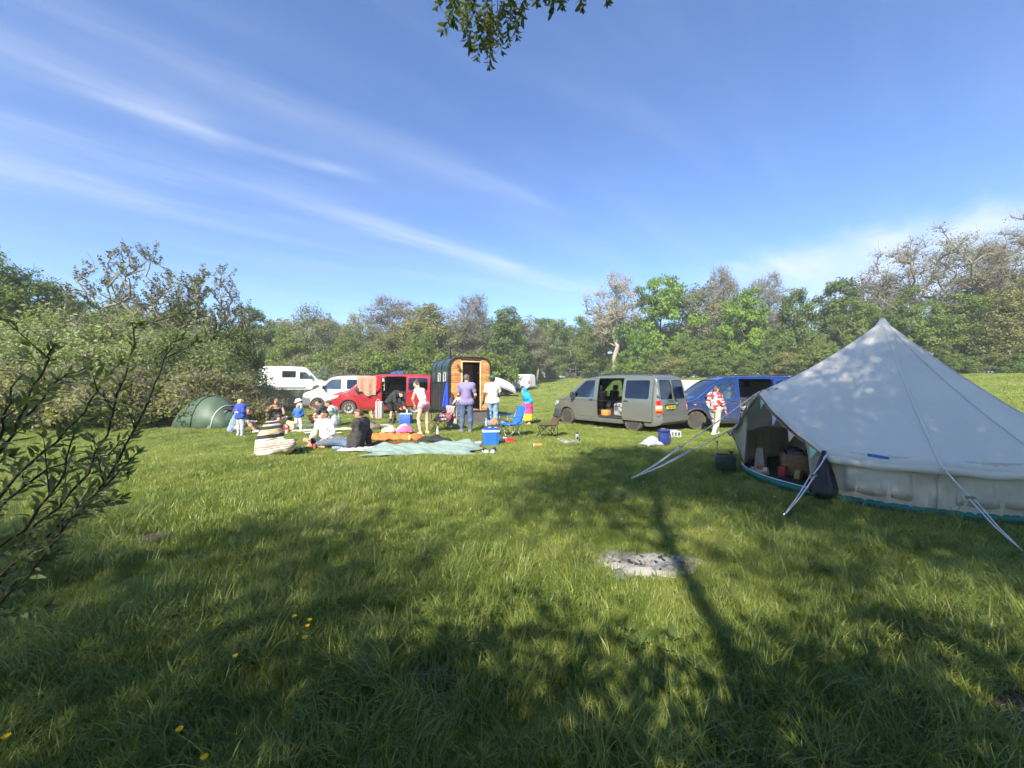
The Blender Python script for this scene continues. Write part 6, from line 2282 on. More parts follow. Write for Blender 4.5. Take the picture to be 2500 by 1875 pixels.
# dark ridge panel, pole sleeve, porch
for u, nm in ((-.15, 'pole_sleeve'), (.52, 'pole_sleeve')):
	pts = [Vector(dome(u + .10 * (1 - abs(-1 + 2 * j / 16)), -1 + 2 * j / 16)) for j in range(17)]
	pts = [p + Vector((0, 0, .012)) for p in pts]
	MB().tube(pts, .016, 6).build(nm, M_mesh if u < 0 else M_pole, DT, smooth_=True)
rid = MB()
pts = [Vector(dome(-.85 + 1.5 * k / 20, .10)) + Vector((0, 0, .018)) for k in range(21)]
MB().tube(pts, .014, 6).build('ridge_piping', M_mesh, DT, smooth_=True)
V, F = [], []
for i in range(13):
	a = -1 + 2 * i / 12
	top = Vector((.62 + .40 * (1 - abs(a)) ** .8, a * .62, .56 * (1 - abs(a) ** 2)))
	V += [(.55, a * .70, .62 * (1 - a * a) + .02), tuple(top), (.78 + .40 * (1 - abs(a)), a * .74, .02)]
for i in range(12):
	for j in range(2):
		F.append((i * 3 + j, (i + 1) * 3 + j, (i + 1) * 3 + j + 1, i * 3 + j + 1))
me = bpy.data.meshes.new('porch')
me.from_pydata(V, [], F)
me.shade_smooth()
o = obj('porch', me, DT, M_domed)
o.modifiers.new('thick', 'SOLIDIFY').thickness = .006
MB().add([(.60, -.30, .66), (1.12, -.25, .60), (1.20, .20, .58), (.62, .25, .68)], [(0, 1, 2, 3)]).build('mesh_panel', M_mesh, DT).modifiers.new('thick', 'SOLIDIFY').thickness = .01
for a in (-.55, -.35):
	MB().tube([(.45 + .3 * (a + .6), -.78, .01), (.55, a * .9, .36), (.75, a * .5, .60)], .009, 6).build('porch_piping', M_pole, DT, smooth_=True)
MB().tube([(-1.0, -.1, .03), (-1.28, -.12, .30), (-1.30, -.12, 0)], .007, 6).build('guy_line', M_mesh, DT)
# ------------------------------------------------------------------ camp chairs
M_tubef = pm('chair_steel', (.30, .30, .31), .35, .8, var=.1)
M_tubed = pm('chair_steel_dark', (.03, .03, .032), .4, .3, var=.1)
def bag_chair(name, label, x, y, rz, mat, frame, w=.52, seat_z=.42, back=.92, arm=True, extra=None):
	"""folding camp chair: crossed legs, sling seat, back, armrests; faces -y"""
	t = thing(name, label, 'chair', (x, y, tz(x, y)), rz, 'camp chairs')
	fw, bw, d = w / 2, w / 2 * .95, .24
	legs = [((-fw, -d, 0), (fw, -d * .9, seat_z)), ((fw, -d, 0), (-fw, -d * .9, seat_z)), ((-bw, d, 0), (bw, d * .9, seat_z)), ((bw, d, 0), (-bw, d * .9, seat_z)),
			((-fw, -d, 0), (-bw, d * .9, seat_z)), ((-bw, d, 0), (-fw, -d * .9, seat_z)), ((fw, -d, 0), (bw, d * .9, seat_z)), ((bw, d, 0), (fw, -d * .9, seat_z))]
	for a, b in legs:
		MB().tube([a, b], .010, 6).build('leg', frame, t, smooth_=True)
	for s in (-1, 1):
		MB().tube([(s * bw, d, 0), (s * bw, d * 1.0, seat_z), (s * bw * 1.02, d + .14, back)], .010, 6).build('back_post', frame, t, smooth_=True)
		if arm:
			MB().tube([(s * fw, -d * .9, seat_z), (s * fw, -d * .95, seat_z + .22)], .010, 6).build('arm_post', frame, t, smooth_=True)
			V, F = [], []
			for i in range(9):
				u = i / 8
				y_ = -d * .98 + u * (2 * d + .02)
				z_ = seat_z + .225 - .03 * math.sin(math.pi * u)
				V += [(s * (fw - .045), y_, z_), (s * (fw + .035), y_, z_ - .006)]
			for i in range(8):
				F.append((2 * i, 2 * i + 1, 2 * i + 3, 2 * i + 2))
			me = bpy.data.meshes.new('armrest')
			me.from_pydata(V, [], F)
			me.shade_smooth()
			obj('armrest', me, t, mat).modifiers.new('thick', 'SOLIDIFY').thickness = .012
	V, F = [], []
	n1, n2 = 12, 18
	for i in range(n1 + 1):
		u = -1 + 2 * i / n1
		for j in range(n2 + 1):
			s = j / n2
			if s < .45:
				q = s / .45
				yy = -d * .95 + q * (1.75 * d)
				zz = seat_z - .065 * (1 - u * u) * math.sin(math.pi * min(1, q * .8 + .15)) - .02 * q
				ww = fw
			else:
				q = (s - .45) / .55
				yy = d * .82 + .03 * math.sin(q * 3) + .16 * q + .05 * (1 - u * u) * (1 - q * .5)
				zz = seat_z - .02 + q * (back - seat_z + .02) + .02 * (1 - u * u) * q
				ww = bw * (.98 + .04 * q)
			zz += .006 * math.sin(u * 9 + s * 14)
			V.append((u * ww, yy, zz))
	for i in range(n1):
		for j in range(n2):
			F.append((i * (n2 + 1) + j, (i + 1) * (n2 + 1) + j, (i + 1) * (n2 + 1) + j + 1, i * (n2 + 1) + j + 1))
	me = bpy.data.meshes.new('sling_seat')
	me.from_pydata(V, [], F)
	me.shade_smooth()
	obj('sling_seat', me, t, mat).modifiers.new('thick', 'SOLIDIFY').thickness = .012
	return t
M_cblue = pm('chair_blue', (.020, .135, .60), .75, var=.15, scale=5, bump=.004, bscale=12)
M_cpink = pm('chair_pink', (.42, .07, .12), .8, var=.2, scale=5, col2=(.20, .06, .10))
M_cdark = pm('chair_dark', (.055, .050, .055), .85, var=.2)
M_cbrown = pm('chair_brown', (.10, .065, .045), .85, var=.2)
x, y = gp(1246, 1064)
bag_chair('camp_chair', 'bright blue folding camp chair facing left towards the picnic', x, y, R(-62), M_cblue, M_tubef, .54, .42, .90)
MB_ = None
x, y = gp(1075, 1052)
CH2 = bag_chair('camp_chair', 'pink folding camp chair with a speckled blanket over its back', x, y + .1, R(-55), M_cpink, M_tubed, .50, .40, .78)
x, y = gp(1335, 1064)
CH3 = bag_chair('camp_chair', 'black and brown folding chair in front of the grey green van', x, y, R(-72), M_cbrown, M_tubed, .46, .40, .82, arm=False)
MB().box((0, .36, .72), (.44, .06, .26), rot=(-.25, 0, 0), bev=.025).build('head_cushion', M_cdark, CH3, sharp=50)
# speckled blanket over the pink chair
cx0, cy0 = CH2.location.x, CH2.location.y
def drape(name, label, cat, loc, rz, w, f, b, mat, top=.8, lean=.1, seed=1, thick=.014, group=None, n=20, m=26, wob=.03):
	"""cloth hung over an edge: falls f in front and b behind"""
	rg = np.random.default_rng(seed)
	ph = rg.uniform(0, 6.28, 5)
	V, F = [], []
	for i in range(n + 1):
		u = -1 + 2 * i / n
		ff = f * (1 + .12 * math.sin(u * 2.1 + ph[0]) + .06 * math.sin(u * 5 + ph[1]))
		bb = b * (1 + .10 * math.sin(u * 2.4 + ph[2]))
		for j in range(m + 1):
			s = -bb + (ff + bb) * j / m
			fold = wob * math.sin(u * 7 + ph[3]) * min(1, abs(s) * 3)
			if s > .03:
				yy, zz = -.035 - lean * s + fold, top - s
			elif s < -.03:
				yy, zz = .035 + fold, top + s
			else:
				yy, zz = -s * 1.1, top + .012
			V.append((u * w / 2 * (1 - .10 * abs(s)) + .01 * math.sin(s * 20 + u), yy, zz))
	for i in range(n):
		for j in range(m):
			F.append((i * (m + 1) + j, (i + 1) * (m + 1) + j, (i + 1) * (m + 1) + j + 1, i * (m + 1) + j + 1))
	me = bpy.data.meshes.new(name)
	me.from_pydata(V, [], F)
	me.shade_smooth()
	o = obj(name, me, None, mat)
	o.location = loc
	o.rotation_euler = (0, 0, rz)
	o.modifiers.new('thick', 'SOLIDIFY').thickness = thick
	return tag(o, label, cat, group)
M_speck = pm('blanket_speckled', (.50, .40, .38), .95, var=.0, scale=55, col2=(.22, .19, .20))
c_, s_ = math.cos(CH2.rotation_euler.z), math.sin(CH2.rotation_euler.z)
drape('speckled_blanket', 'pale speckled blanket thrown over the pink camp chair', 'blanket', (cx0 - s_ * .36, cy0 + c_ * .36, CH2.location.z), CH2.rotation_euler.z, .62, .30, .62, M_speck, .80, -.05, 5)
cloth('folded_clothes', 'heap of black and white clothes on the pink camp chair', 'clothes', cx0, cy0, .42, .36, 8, pm('bw_clothes', (.50, .42, .40), .9, col2=(.06, .05, .05), scale=9), .03, 0, .07, 20, pile=.13, z0=.36)
# ------------------------------------------------------------------ cool boxes
M_cb = pm('cooler_blue', (.022, .13, .48), .5, var=.1, scale=4)
M_cbd = pm('cooler_blue_dark', (.016, .085, .30), .5, var=.1)
M_cw = pm('cooler_white', (.66, .70, .76), .5, var=.06)
M_teal = pm('cooler_teal', (.10, .30, .27), .6, var=.1)
x, y = gp(1197, 1086)
t = thing('cool_box', 'big blue cool box with white rim in the middle of the grass', 'cool box', (x, y + .17, tz(x, y)), R(8))
bb = MB()
bb.add([(-.19, -.13, 0), (-.12, -.155, 0), (.12, -.155, 0), (.19, -.13, 0), (.19, .13, 0), (.12, .155, 0), (-.12, .155, 0), (-.19, .13, 0),
		(-.205, -.145, .33), (-.13, -.17, .33), (.13, -.17, .33), (.205, -.145, .33), (.205, .145, .33), (.13, .17, .33), (-.13, .17, .33), (-.205, .145, .33)],
	   [(7, 6, 5, 4, 3, 2, 1, 0), (8, 9, 10, 11, 12, 13, 14, 15)] + [(i, (i + 1) % 8, 8 + (i + 1) % 8, 8 + i) for i in range(8)])
bb.build('box_body', M_cb, t)
MB().box((0, 0, .352), (.435, .365, .045), bev=.018).build('rim', M_cw, t, sharp=40)
MB().box((0, .01, .392), (.40, .33, .05), bev=.02).build('lid', M_cbd, t, sharp=40)
x, y = gp(988, 1036)
t = thing('cool_box', 'smaller blue cool box with lighter lid beside the person in black', 'cool box', (x, y + .15, tz(x, y)), R(-4))
MB().box((0, 0, .165), (.44, .30, .33), bev=.02).build('box_body', pm('cooler_royal', (.035, .10, .52), .5, var=.1), t, sharp=40)
MB().box((0, 0, .365), (.46, .32, .07), bev=.02).build('lid', pm('cooler_lid', (.10, .22, .62), .5, var=.1), t, sharp=40)
MB().tube([(-.22, -.02, .30), (-.245, -.02, .38), (-.2, -.02, .405), (.2, -.02, .405), (.245, -.02, .38), (.22, -.02, .30)], .012, 6).build('handle', M_cw, t, smooth_=True)
t = thing('drink_bottle', 'small silver bottle standing on the smaller cool box', 'bottle', (x + .05, y + .13, tz(x, y) + .405))
MB().lathe([(0, 0), (.03, 0), (.033, .10), (.02, .14), (.018, .16), (0, .16)], 14).build('bottle_body', M_cw, t, sharp=40)
MB().lathe([(0, .16), (.02, .16), (.02, .185), (0, .185)], 12).build('cap', M_chrome, t, sharp=40)
x, y = gp(1104, 1044)
t = thing('cool_bag', 'pale teal cool bag behind the pink chair at the ramp foot', 'cool bag', (x, y + .1, tz(x, y)), R(10))
MB().box((0, 0, .13), (.36, .24, .26), bev=.03).build('bag_body', M_teal, t, sharp=50)
MB().box((0, 0, .27), (.35, .23, .03), bev=.012).build('lid', pm('teal_lid', (.24, .44, .40), .6), t, sharp=40)
MB().tube([(-.12, -.1, .28), (-.08, -.1, .36), (.08, -.1, .36), (.12, -.1, .28)], .01, 6).build('handle', M_teal, t)
# ------------------------------------------------------------------ low green table with things on it
x, y = gp(1206, 1062)
t = thing('camp_table', 'low dark green folding table behind the big cool box', 'table', (x, y + .15, tz(x, y)), R(4))
MB().box((0, 0, .285), (.62, .36, .022), bev=.006).build('table_top', pm('table_green', (.02, .07, .055), .5), t, sharp=40)
for sx in (-.26, .26):
	MB().tube([(sx, -.15, 0), (sx * .8, .15, .27)], .009, 6).build('leg', M_tubef, t)
	MB().tube([(sx, .15, 0), (sx * .8, -.15, .27)], .009, 6).build('leg', M_tubef, t)
tx, ty, tzz = t.location
sk = sack('paper_bag', 'crumpled brown paper bag on the low green table', 'bag', (tx + .0, ty, tzz + .296), .135, .24, pm('paper_brown', (.34, .21, .12), .9, var=.25, bump=.02, bscale=12), 9, (1.1, .8), 0, neck=.35, ribs=.12)
t = thing('watering_cup', 'mint green plastic jug on the low green table', 'jug', (tx + .25, ty - .02, tzz + .296))
MB().lathe([(0, 0), (.05, 0), (.058, .13), (.05, .13), (.045, .015), (0, .015)], 16).build('jug_body', pm('mint', (.24, .58, .46), .5), t, sharp=40)
MB().tube([(.055, 0, .11), (.10, 0, .10), (.10, 0, .04), (.052, 0, .03)], .008, 6).build('handle', pm('mint', (.24, .58, .46), .5), t)
t = thing('drink_bottle', 'clear plastic bottle at the left end of the green table', 'bottle', (tx - .24, ty - .03, tzz + .296))
MB().lathe([(0, 0), (.035, 0), (.038, .14), (.015, .19), (.015, .21), (0, .21)], 14).build('bottle_body', pm('clear_plastic', (.75, .80, .85), .1, trans=.6), t, sharp=40)
MB().lathe([(0, .21), (.017, .21), (.017, .23), (0, .23)], 10).build('cap', M_cw, t)
# ------------------------------------------------------------------ small things on the grass
x, y = gp(1243, 1078)
t = thing('lunch_box', 'red plastic food box lying right of the big cool box', 'box', (x, y, tz(x, y)), R(15))
M_lr = pm('lunch_red', (.52, .03, .035), .45, var=.1)
MB().box((0, 0, .045), (.26, .16, .09), bev=.025).build('box_body', M_lr, t, sharp=50)
MB().box((0, 0, .098), (.25, .15, .022), bev=.01).build('lid', M_lr, t, sharp=40)
x, y = gp(1313, 1089)
t = thing('drink_can', 'orange drink tin lying on its side in the grass', 'can', (x, y, tz(x, y) + .045), R(10))
MB().lathe([(0, -.10), (.036, -.10), (.040, -.092), (.040, .092), (.036, .10), (0, .10)], 18, axis='X').build('tin_body', pm('tin_orange', (.52, .22, .07), .45, var=.15), t, sharp=40)
MB().lathe([(0, -.008), (.0365, -.008), (.0365, .008), (0, .008)], 18, axis='X', c=(-.104, 0, 0)).build('tin_end', M_cw, t, sharp=40)
x, y = gp(1409, 1074)
t = thing('thermos_flask', 'steel grey flask with black lid standing by the stones', 'flask', (x, y, tz(x, y)))
MB().lathe([(0, 0), (.045, 0), (.047, .02), (.047, .19), (.04, .21), (0, .21)], 18).build('flask_body', pm('flask_grey', (.36, .38, .42), .35, .3, var=.1), t, sharp=40)
MB().lathe([(0, .21), (.034, .21), (.034, .255), (.02, .265), (0, .265)], 16).build('lid', M_plast, t, sharp=40)
MB().box((0, -.047, .10), (.05, .004, .07)).build('label_panel', M_plast, t)
rs = random.Random(12)
M_stone = pm('stone_grey', (.24, .235, .22), .9, var=.25, scale=9, bump=.01, bscale=20)
ST = 0
def stone(x, y, r, label, group, mat=None, z=None):
	rg = random.Random(int(x * 977 + y * 131))
	bm = bmesh.new()
	bmesh.ops.create_icosphere(bm, subdivisions=2, radius=r)
	ax = [rg.uniform(-3, 3) for _ in range(6)]
	for v in bm.verts:
		d = v.co.normalized()
		k = 1 + .16 * math.sin(d.x * 3 + ax[0]) + .12 * math.sin(d.y * 4 + ax[1]) + .10 * math.sin(d.z * 5 + ax[2])
		v.co = Vector((d.x * r * k * 1.25, d.y * r * k, d.z * r * k * .62))
	me = bpy.data.meshes.new('stone')
	bm.to_mesh(me)
	bm.free()
	me.shade_smooth()
	o = obj('stone', me, None, mat or M_stone)
	o.location = (x, y, (tz(x, y) if z is None else z) + r * .35)
	o.rotation_euler = (0, 0, rg.uniform(0, 6))
	return tag(o, label, 'stone', group)
ring = [(1365, 1073, .07), (1374, 1077, .08), (1384, 1080, .09), (1393, 1079, .07), (1401, 1077, .075), (1412, 1079, .06), (1372, 1071, .06), (1382, 1072, .055), (1392, 1072, .06)]
sl = ['leftmost pale stone of the small fire ring', 'pale stone second from the left of the small fire ring', 'biggest stone at the front of the small fire ring', 'stone right of the biggest in the fire ring front',
	  'stone in front of the flask', 'small stone right of the flask', 'back left stone of the fire ring', 'back middle stone of the fire ring', 'back right stone of the fire ring']
for (px, py, r), lb in zip(ring, sl):
	stone(*gp(px, py), r, lb, 'stones of the small fire ring')
for i, (px, py) in enumerate([(1455, 1040), (1463, 1041), (1470, 1040)]):
	stone(*gp(px, py), .06, ['left', 'middle', 'right'][i] + ' pale stone under the grey green van', 'stones under the van')
# crate of logs, rucksack, heap of grey clothes
x, y = gp(1638, 1060)
t = thing('plastic_crate', 'pale grey plastic crate holding stones behind the blue rucksack', 'crate', (x, y + .1, tz(x, y)), R(-8))
cw, cd, chh = .54, .36, .18
M_cr = pm('crate_grey', (.42, .45, .50), .5, var=.08)
fr = MB()
for z, hh in ((.015, .03), (chh - .018, .036)):
	fr.box((0, -cd / 2, z), (cw, .018, hh)).box((0, cd / 2, z), (cw, .018, hh)).box((-cw / 2, 0, z), (.018, cd + .018, hh)).box((cw / 2, 0, z), (.018, cd + .018, hh))
for k in range(7):
	xx = -cw / 2 + cw * k / 6
	fr.box((xx, -cd / 2, chh / 2), (.03, .015, chh - .02)).box((xx, cd / 2, chh / 2), (.03, .015, chh - .02))
for k in range(1, 5):
	yy = -cd / 2 + cd * k / 5
	fr.box((-cw / 2, yy, chh / 2), (.015, .03, chh - .02)).box((cw / 2, yy, chh / 2), (.015, .03, chh - .02))
fr.build('crate_frame', M_cr, t)
MB().box((0, 0, .02), (cw - .02, cd - .02, .012)).build('crate_floor', M_cr, t)
crx, cry, crz = t.location
M_log = pm('potato_brown', (.17, .11, .065), .9, var=.3, scale=12)
for i in range(9):
	stone(crx + rs.uniform(-.19, .19), cry + rs.uniform(-.11, .11), rs.uniform(.05, .085), 'brown stone heaped in the pale grey crate', 'stones in the crate', M_log, crz + .10 + (.07 if i > 5 else 0))
x, y = gp(1624, 1085)
t = thing('rucksack', 'dark blue rucksack standing in front of the pale grey crate', 'rucksack', (x, y + .08, tz(x, y)), R(12))
M_ruck = pm('ruck_blue', (.020, .035, .17), .8, var=.2, bump=.006, bscale=16)
MB().box((0, 0, .19), (.27, .17, .38), bev=.06).build('pack_body', M_ruck, t, sharp=60)
MB().box((0, -.09, .13), (.20, .06, .20), bev=.03).build('pocket', M_ruck, t, sharp=60)
MB().box((0, -.01, .37), (.26, .19, .06), bev=.025).build('top_flap', M_ruck, t, sharp=60)
MB().tube([(.13, .02, .33), (.19, .0, .25), (.18, -.02, .08), (.13, 0, .05)], .014, 6).build('strap', M_plast, t, smooth_=True)
x, y = gp(1594, 1086)
cloth('grey_jumper', 'heap of light grey clothes beside the blue rucksack', 'clothes', x, y + .08, .46, .34, 17, pm('jumper_grey', (.36, .37, .44), .95, var=.12, bump=.004, bscale=30), .03, .3, .06, 26, pile=.17, ragged=.1)
# blankets and clothes of the picnic
M_sage = pm('blanket_sage', (.205, .275, .245), .95, var=.08, scale=3, bump=.006, bscale=40)
x, y = gp(1035, 1101)
cloth('picnic_blanket', 'large sage green blanket spread in front of the picnic', 'blanket', x, y, 2.45, 1.35, 3, M_sage, .03, R(4), .085, 70, .10, folds=9)
M_or = pm('towel_orange', (.80, .17, .04), .95, var=.1, bump=.004, bscale=60)
x, y = gp(962, 1072)
cloth('beach_towel', 'bright orange towel spread between the man in the jacket and the black trousers', 'towel', x, y + .12, 1.40, .95, 6, M_or, .03, R(-4), .09, 50, .10, folds=8)
x, y = gp(965, 1085)
cloth('brown_towel', 'rust brown towel in front of the orange towel', 'towel', x - .02, y - .08, 1.15, .38, 9, pm('towel_rust', (.16, .055, .025), .95, var=.2), .03, R(-6), .05, 36, .12, z0=.0)
x, y = gp(985, 1060)
cloth('pink_towel', 'pink towel heaped on the orange towel', 'towel', x + .05, y - .03, .46, .30, 12, pm('towel_pink', (.72, .14, .28), .95, var=.15), .03, .2, .06, 22, .1, pile=.12, z0=.05)
cloth('swim_bag', 'blue and white patterned cloth heaped behind the pink towel', 'clothes', x - .05, y + .28, .56, .32, 14, pm('cloth_blue_white', (.60, .62, .70), .9, col2=(.05, .05, .26), scale=5), .03, .1, .06, 22, .1, pile=.17)
cloth('white_clothes', 'pale clothes beside the pink towel on the orange towel', 'clothes', x - .40, y + .02, .44, .28, 15, pm('cloth_cream_green', (.68, .66, .58), .9, col2=(.14, .16, .12), scale=6), .03, .4, .06, 22, .12, pile=.09, z0=.04)
cloth('yellow_towel', 'small pale yellow cloth left of the clothes heap', 'towel', x - .62, y + .30, .28, .20, 16, pm('cloth_yellow', (.66, .60, .28), .9), .03, .1, .05, 18, .12, pile=.10)
x, y = gp(1065, 1080)
cloth('black_trousers', 'black trousers thrown on the grass behind the sage blanket', 'trousers', x - .02, y + .05, .92, .30, 19, pm('jeans_black', (.025, .024, .028), .9, var=.3), .05, R(-9), .07, 30, .08, pile=.05)
x, y = gp(1107, 1082)
cloth('tan_top', 'black and cream striped cloth right of the black trousers', 'clothes', x, y + .05, .44, .22, 20, pm('cloth_tan', (.55, .46, .33), .9, col2=(.08, .06, .05), scale=7), .03, R(-4), .05, 20, .14)
x, y = gp(870, 1098)
cloth('white_towel', 'white towel with blue pattern under the man in the dark jacket', 'towel', x + .05, y - .04, .80, .46, 22, pm('towel_white_blue', (.68, .70, .76), .95, col2=(.36, .42, .62), scale=4), .02, R(6), .04, 28, .08)
x, y = gp(905, 1050)
t = sack('duffel_bag', 'grey duffel bag lying behind the man in the dark jacket', 'bag', (x, y + .05, tz(x, y)), .22, .28, pm('duffel_grey', (.16, .14, .13), .85, var=.2), 31, (1.5, .8), .2, neck=.3)
MB().tube([(-.15, -.1, .22), (0, -.12, .30), (.15, -.1, .22)], .012, 6).build('strap', M_plast, t)
x, y = gp(840, 1049)
cloth('cream_towel', 'long cream towel on the grass behind the man in the dark jacket', 'towel', x, y, 1.1, .34, 24, pm('towel_cream', (.70, .58, .40), .95, var=.1), .02, R(6), .03, 30, .08)
x, y = gp(775, 1089)
cloth('white_cloth', 'bundled white cloth in front of the woman in the white shirt', 'cloth', x + .12, y - .02, .52, .28, 26, pm('cloth_white', (.74, .73, .71), .95, var=.05), .03, 0, .06, 26, .10, pile=.08)
x, y = gp(735, 1054)
cloth('white_cloth', 'white napkin spread at the feet of the toddler in blue', 'cloth', x + .05, y, .55, .24, 27, pm('cloth_white', (.74, .73, .71), .95, var=.05), .02, .1, .04, 22, .10)
x, y = gp(760, 1043)
cloth('grey_jacket', 'dark grey green jacket on the grass right of the toddler in blue', 'jacket', x, y, .75, .36, 28, pm('jacket_slate', (.09, .11, .10), .9, var=.25), .04, .1, .07, 26, .10, pile=.07)
# barbecue tray between the people
x, y = gp(688, 1036)
t = thing('barbecue', 'low black barbecue tray with food on its grill', 'barbecue', (x, y, tz(x, y)), R(3))
tr = boolean(MB().box((0, 0, .20), (.62, .36, .16), bev=.03).mesh('t'), MB().box((0, 0, .26), (.56, .30, .16)).mesh('c'), 'DIFFERENCE')
obj('tray', soft(tr, 40), t, M_plast)
for k in range(12):
	MB().tube([(-.26 + .52 * k / 11, -.16, .275), (-.26 + .52 * k / 11, .16, .275)], .004, 5).build('grill_bar', M_chrome, t)
for sx in (-.24, .24):
	for sy in (-.12, .12):
		MB().tube([(sx, sy, .13), (sx * 1.1, sy * 1.15, 0)], .010, 6).build('leg', M_plast, t)
for k in range(9):
	MB().lathe([(0, 0), (.03, 0), (.036, .012), (.03, .026), (0, .03)], 10, c=(-.22 + .055 * k, rs.uniform(-.10, .10), .279)).build('food', pm('food_pale_%d' % (k % 2), [(.62, .48, .32), (.70, .62, .50)][k % 2], .7), t, smooth_=True)
x, y = gp(707, 1052)
t = thing('day_pack', 'tan and orange day pack lying beside the barbecue', 'rucksack', (x, y + .05, tz(x, y)), R(20))
M_dp = pm('pack_tan', (.60, .34, .19), .85, var=.15, col2=(.66, .50, .32))
MB().box((0, 0, .15), (.30, .18, .30), rot=(-.35, .3, 0), bev=.045).build('pack_body', M_dp, t, sharp=70)
MB().tube([(-.12, -.1, .24), (-.04, -.15, .16), (-.06, -.13, .04)], .018, 6).build('strap', M_plast, t, smooth_=True)
MB().tube([(.08, -.1, .26), (.14, -.15, .16), (.12, -.12, .04)], .018, 6).build('strap', M_teal, t, smooth_=True)
x, y = gp(690, 1056)
cloth('red_jumper', 'crumpled red jumper left of the tan day pack', 'jumper', x, y, .40, .26, 33, pm('jumper_red', (.52, .03, .03), .9, var=.15), .03, .2, .05, 20, .1, pile=.12)
x, y = gp(736, 1106)
t = thing('drink_can', 'slim dark steel cup standing in the grass by the boots', 'cup', (x, y, tz(x, y)))
MB().lathe([(0, 0), (.030, 0), (.036, .12), (.033, .12), (.028, .008), (0, .008)], 16).build('cup_body', pm('cup_dark', (.10, .10, .09), .35, .5), t, sharp=40)
MB().lathe([(.033, .118), (.038, .118), (.038, .134), (.033, .134)], 16).build('rim', M_cw, t, sharp=40)
x, y = gp(822, 1099)
t = thing('water_bottle', 'clear blue water bottle lying by the legs of the man in the jacket', 'bottle', (x, y, tz(x, y) + .06), R(14))
MB().lathe([(0, -.10), (.038, -.098), (.04, -.06), (.037, 0), (.04, .04), (.02, .08), (.014, .10), (0, .10)], 16, axis='X').build('bottle_body', pm('bottle_blue', (.35, .55, .80), .12, trans=.5), t, smooth_=True)
MB().lathe([(0, .10), (.017, .10), (.017, .12), (0, .12)], 12, axis='X').build('cap', M_cw, t, sharp=40)
# black shoes in front of the blanket
for i, (px, py) in enumerate(((1184, 1106), (1205, 1105))):
	x, y = gp(px, py)
	t = thing('trainer', ['left', 'right'][i] + ' black trainer with pale toe in front of the sage blanket', 'shoe', (x, y + .05, tz(x, y)), R(20 - 30 * i), 'pair of trainers')
	MB().box((0, .0, .035), (.095, .27, .03), bev=.012).build('sole', M_cw, t, sharp=50)
	MB().box((0, .04, .075), (.085, .18, .075), bev=.03).build('upper', M_plast, t, sharp=60)
	MB().box((0, -.095, .062), (.08, .08, .05), bev=.022).build('toe_cap', M_cw, t, sharp=60)
x, y = gp(1167, 1083)
stone(x, y, .10, 'grey patterned cushion like stone left of the big cool box', 'things by the cool box', pm('mottled_grey', (.20, .20, .19), .9, var=.0, col2=(.45, .44, .42), scale=30))
x, y = gp(1229, 1077)
cloth('plastic_bag', 'crumpled white plastic bag behind the red food box', 'bag', x, y + .05, .26, .18, 35, pm('cloth_white', (.74, .73, .71), .95, var=.05), .03, 0, .05, 18, .1, pile=.07)
# red and white striped bag, can holder by the red van
x, y = gp(924, 1022)
t = thing('striped_bag', 'tall red and white striped bag beside the red van', 'bag', (x, y + .1, tz(x, y)), R(-8))
M_rw = checks('stripes_red_white', (.60, .03, .03), (.75, .70, .66), 9.0, 0)
MB().box((0, 0, .37), (.30, .22, .74), bev=.02).build('bag_body', M_rw, t, sharp=40)
MB().tube([(-.08, -.1, .73), (-.05, -.1, .84), (.05, -.1, .84), (.08, -.1, .73)], .008, 6).build('handle', M_cw, t)
x, y = gp(907, 1021)
t = thing('tool_bundle', 'bundle of tan sticks and tools beside the striped bag', 'bundle', (x, y, tz(x, y)))
for k in range(7):
	MB().tube([(rs.uniform(-.08, .08), rs.uniform(-.06, .06), 0), (rs.uniform(-.14, .14), rs.uniform(-.06, .06), rs.uniform(.25, .46))], .014, 6).build('stick', [M_pine, M_plast, M_cw][k % 3], t)
x, y = gp(940, 1040)
cloth('grey_cloth', 'grey white cloth on the grass left of the person in black', 'cloth', x, y, .36, .20, 37, pm('cloth_grey', (.36, .35, .35), .95), .02, .1, .04, 18, .1)
# towels hung on the red van's open front door; blue bundle on its roof; blue towel on the trailer corner
rm = RV.matrix_world if False else Matrix.Translation(RV.location) @ Euler((0, 0, rzr)).to_matrix().to_4x4() @ Matrix.Scale(1.03, 4)
p = rm @ Vector((1.75, -1.00, 0))
M_peach = pm('towel_peach', (.44, .235, .165), .95, var=.1)
drape('peach_towel', 'peach towel hanging over the front door top of the red van', 'towel', (p.x, p.y, p.z), rzr, .92, .85, .10, M_peach, 1.86, -.02, 3, wob=.035)
p = rm @ Vector((2.28, -1.01, 0))
drape('red_towel', 'bright red towel hanging right of the peach towel', 'towel', (p.x, p.y, p.z), rzr, .26, .72, .10, pm('towel_red', (.62, .02, .03), .95, var=.1), 1.90, -.02, 6, wob=.03)
p = rm @ Vector((3.05, -.3, 0))
cloth('blue_bundle', 'dark blue bundle lying on the roof of the red van', 'bundle', p.x, p.y, .75, .5, 41, pm('bundle_blue', (.03, .07, .16), .85, var=.3), .04, rzr, .08, 26, .1, pile=.16, z0=1.955)
hm = Matrix.Translation(HT_.location) @ Euler((0, 0, HBR)).to_matrix().to_4x4()
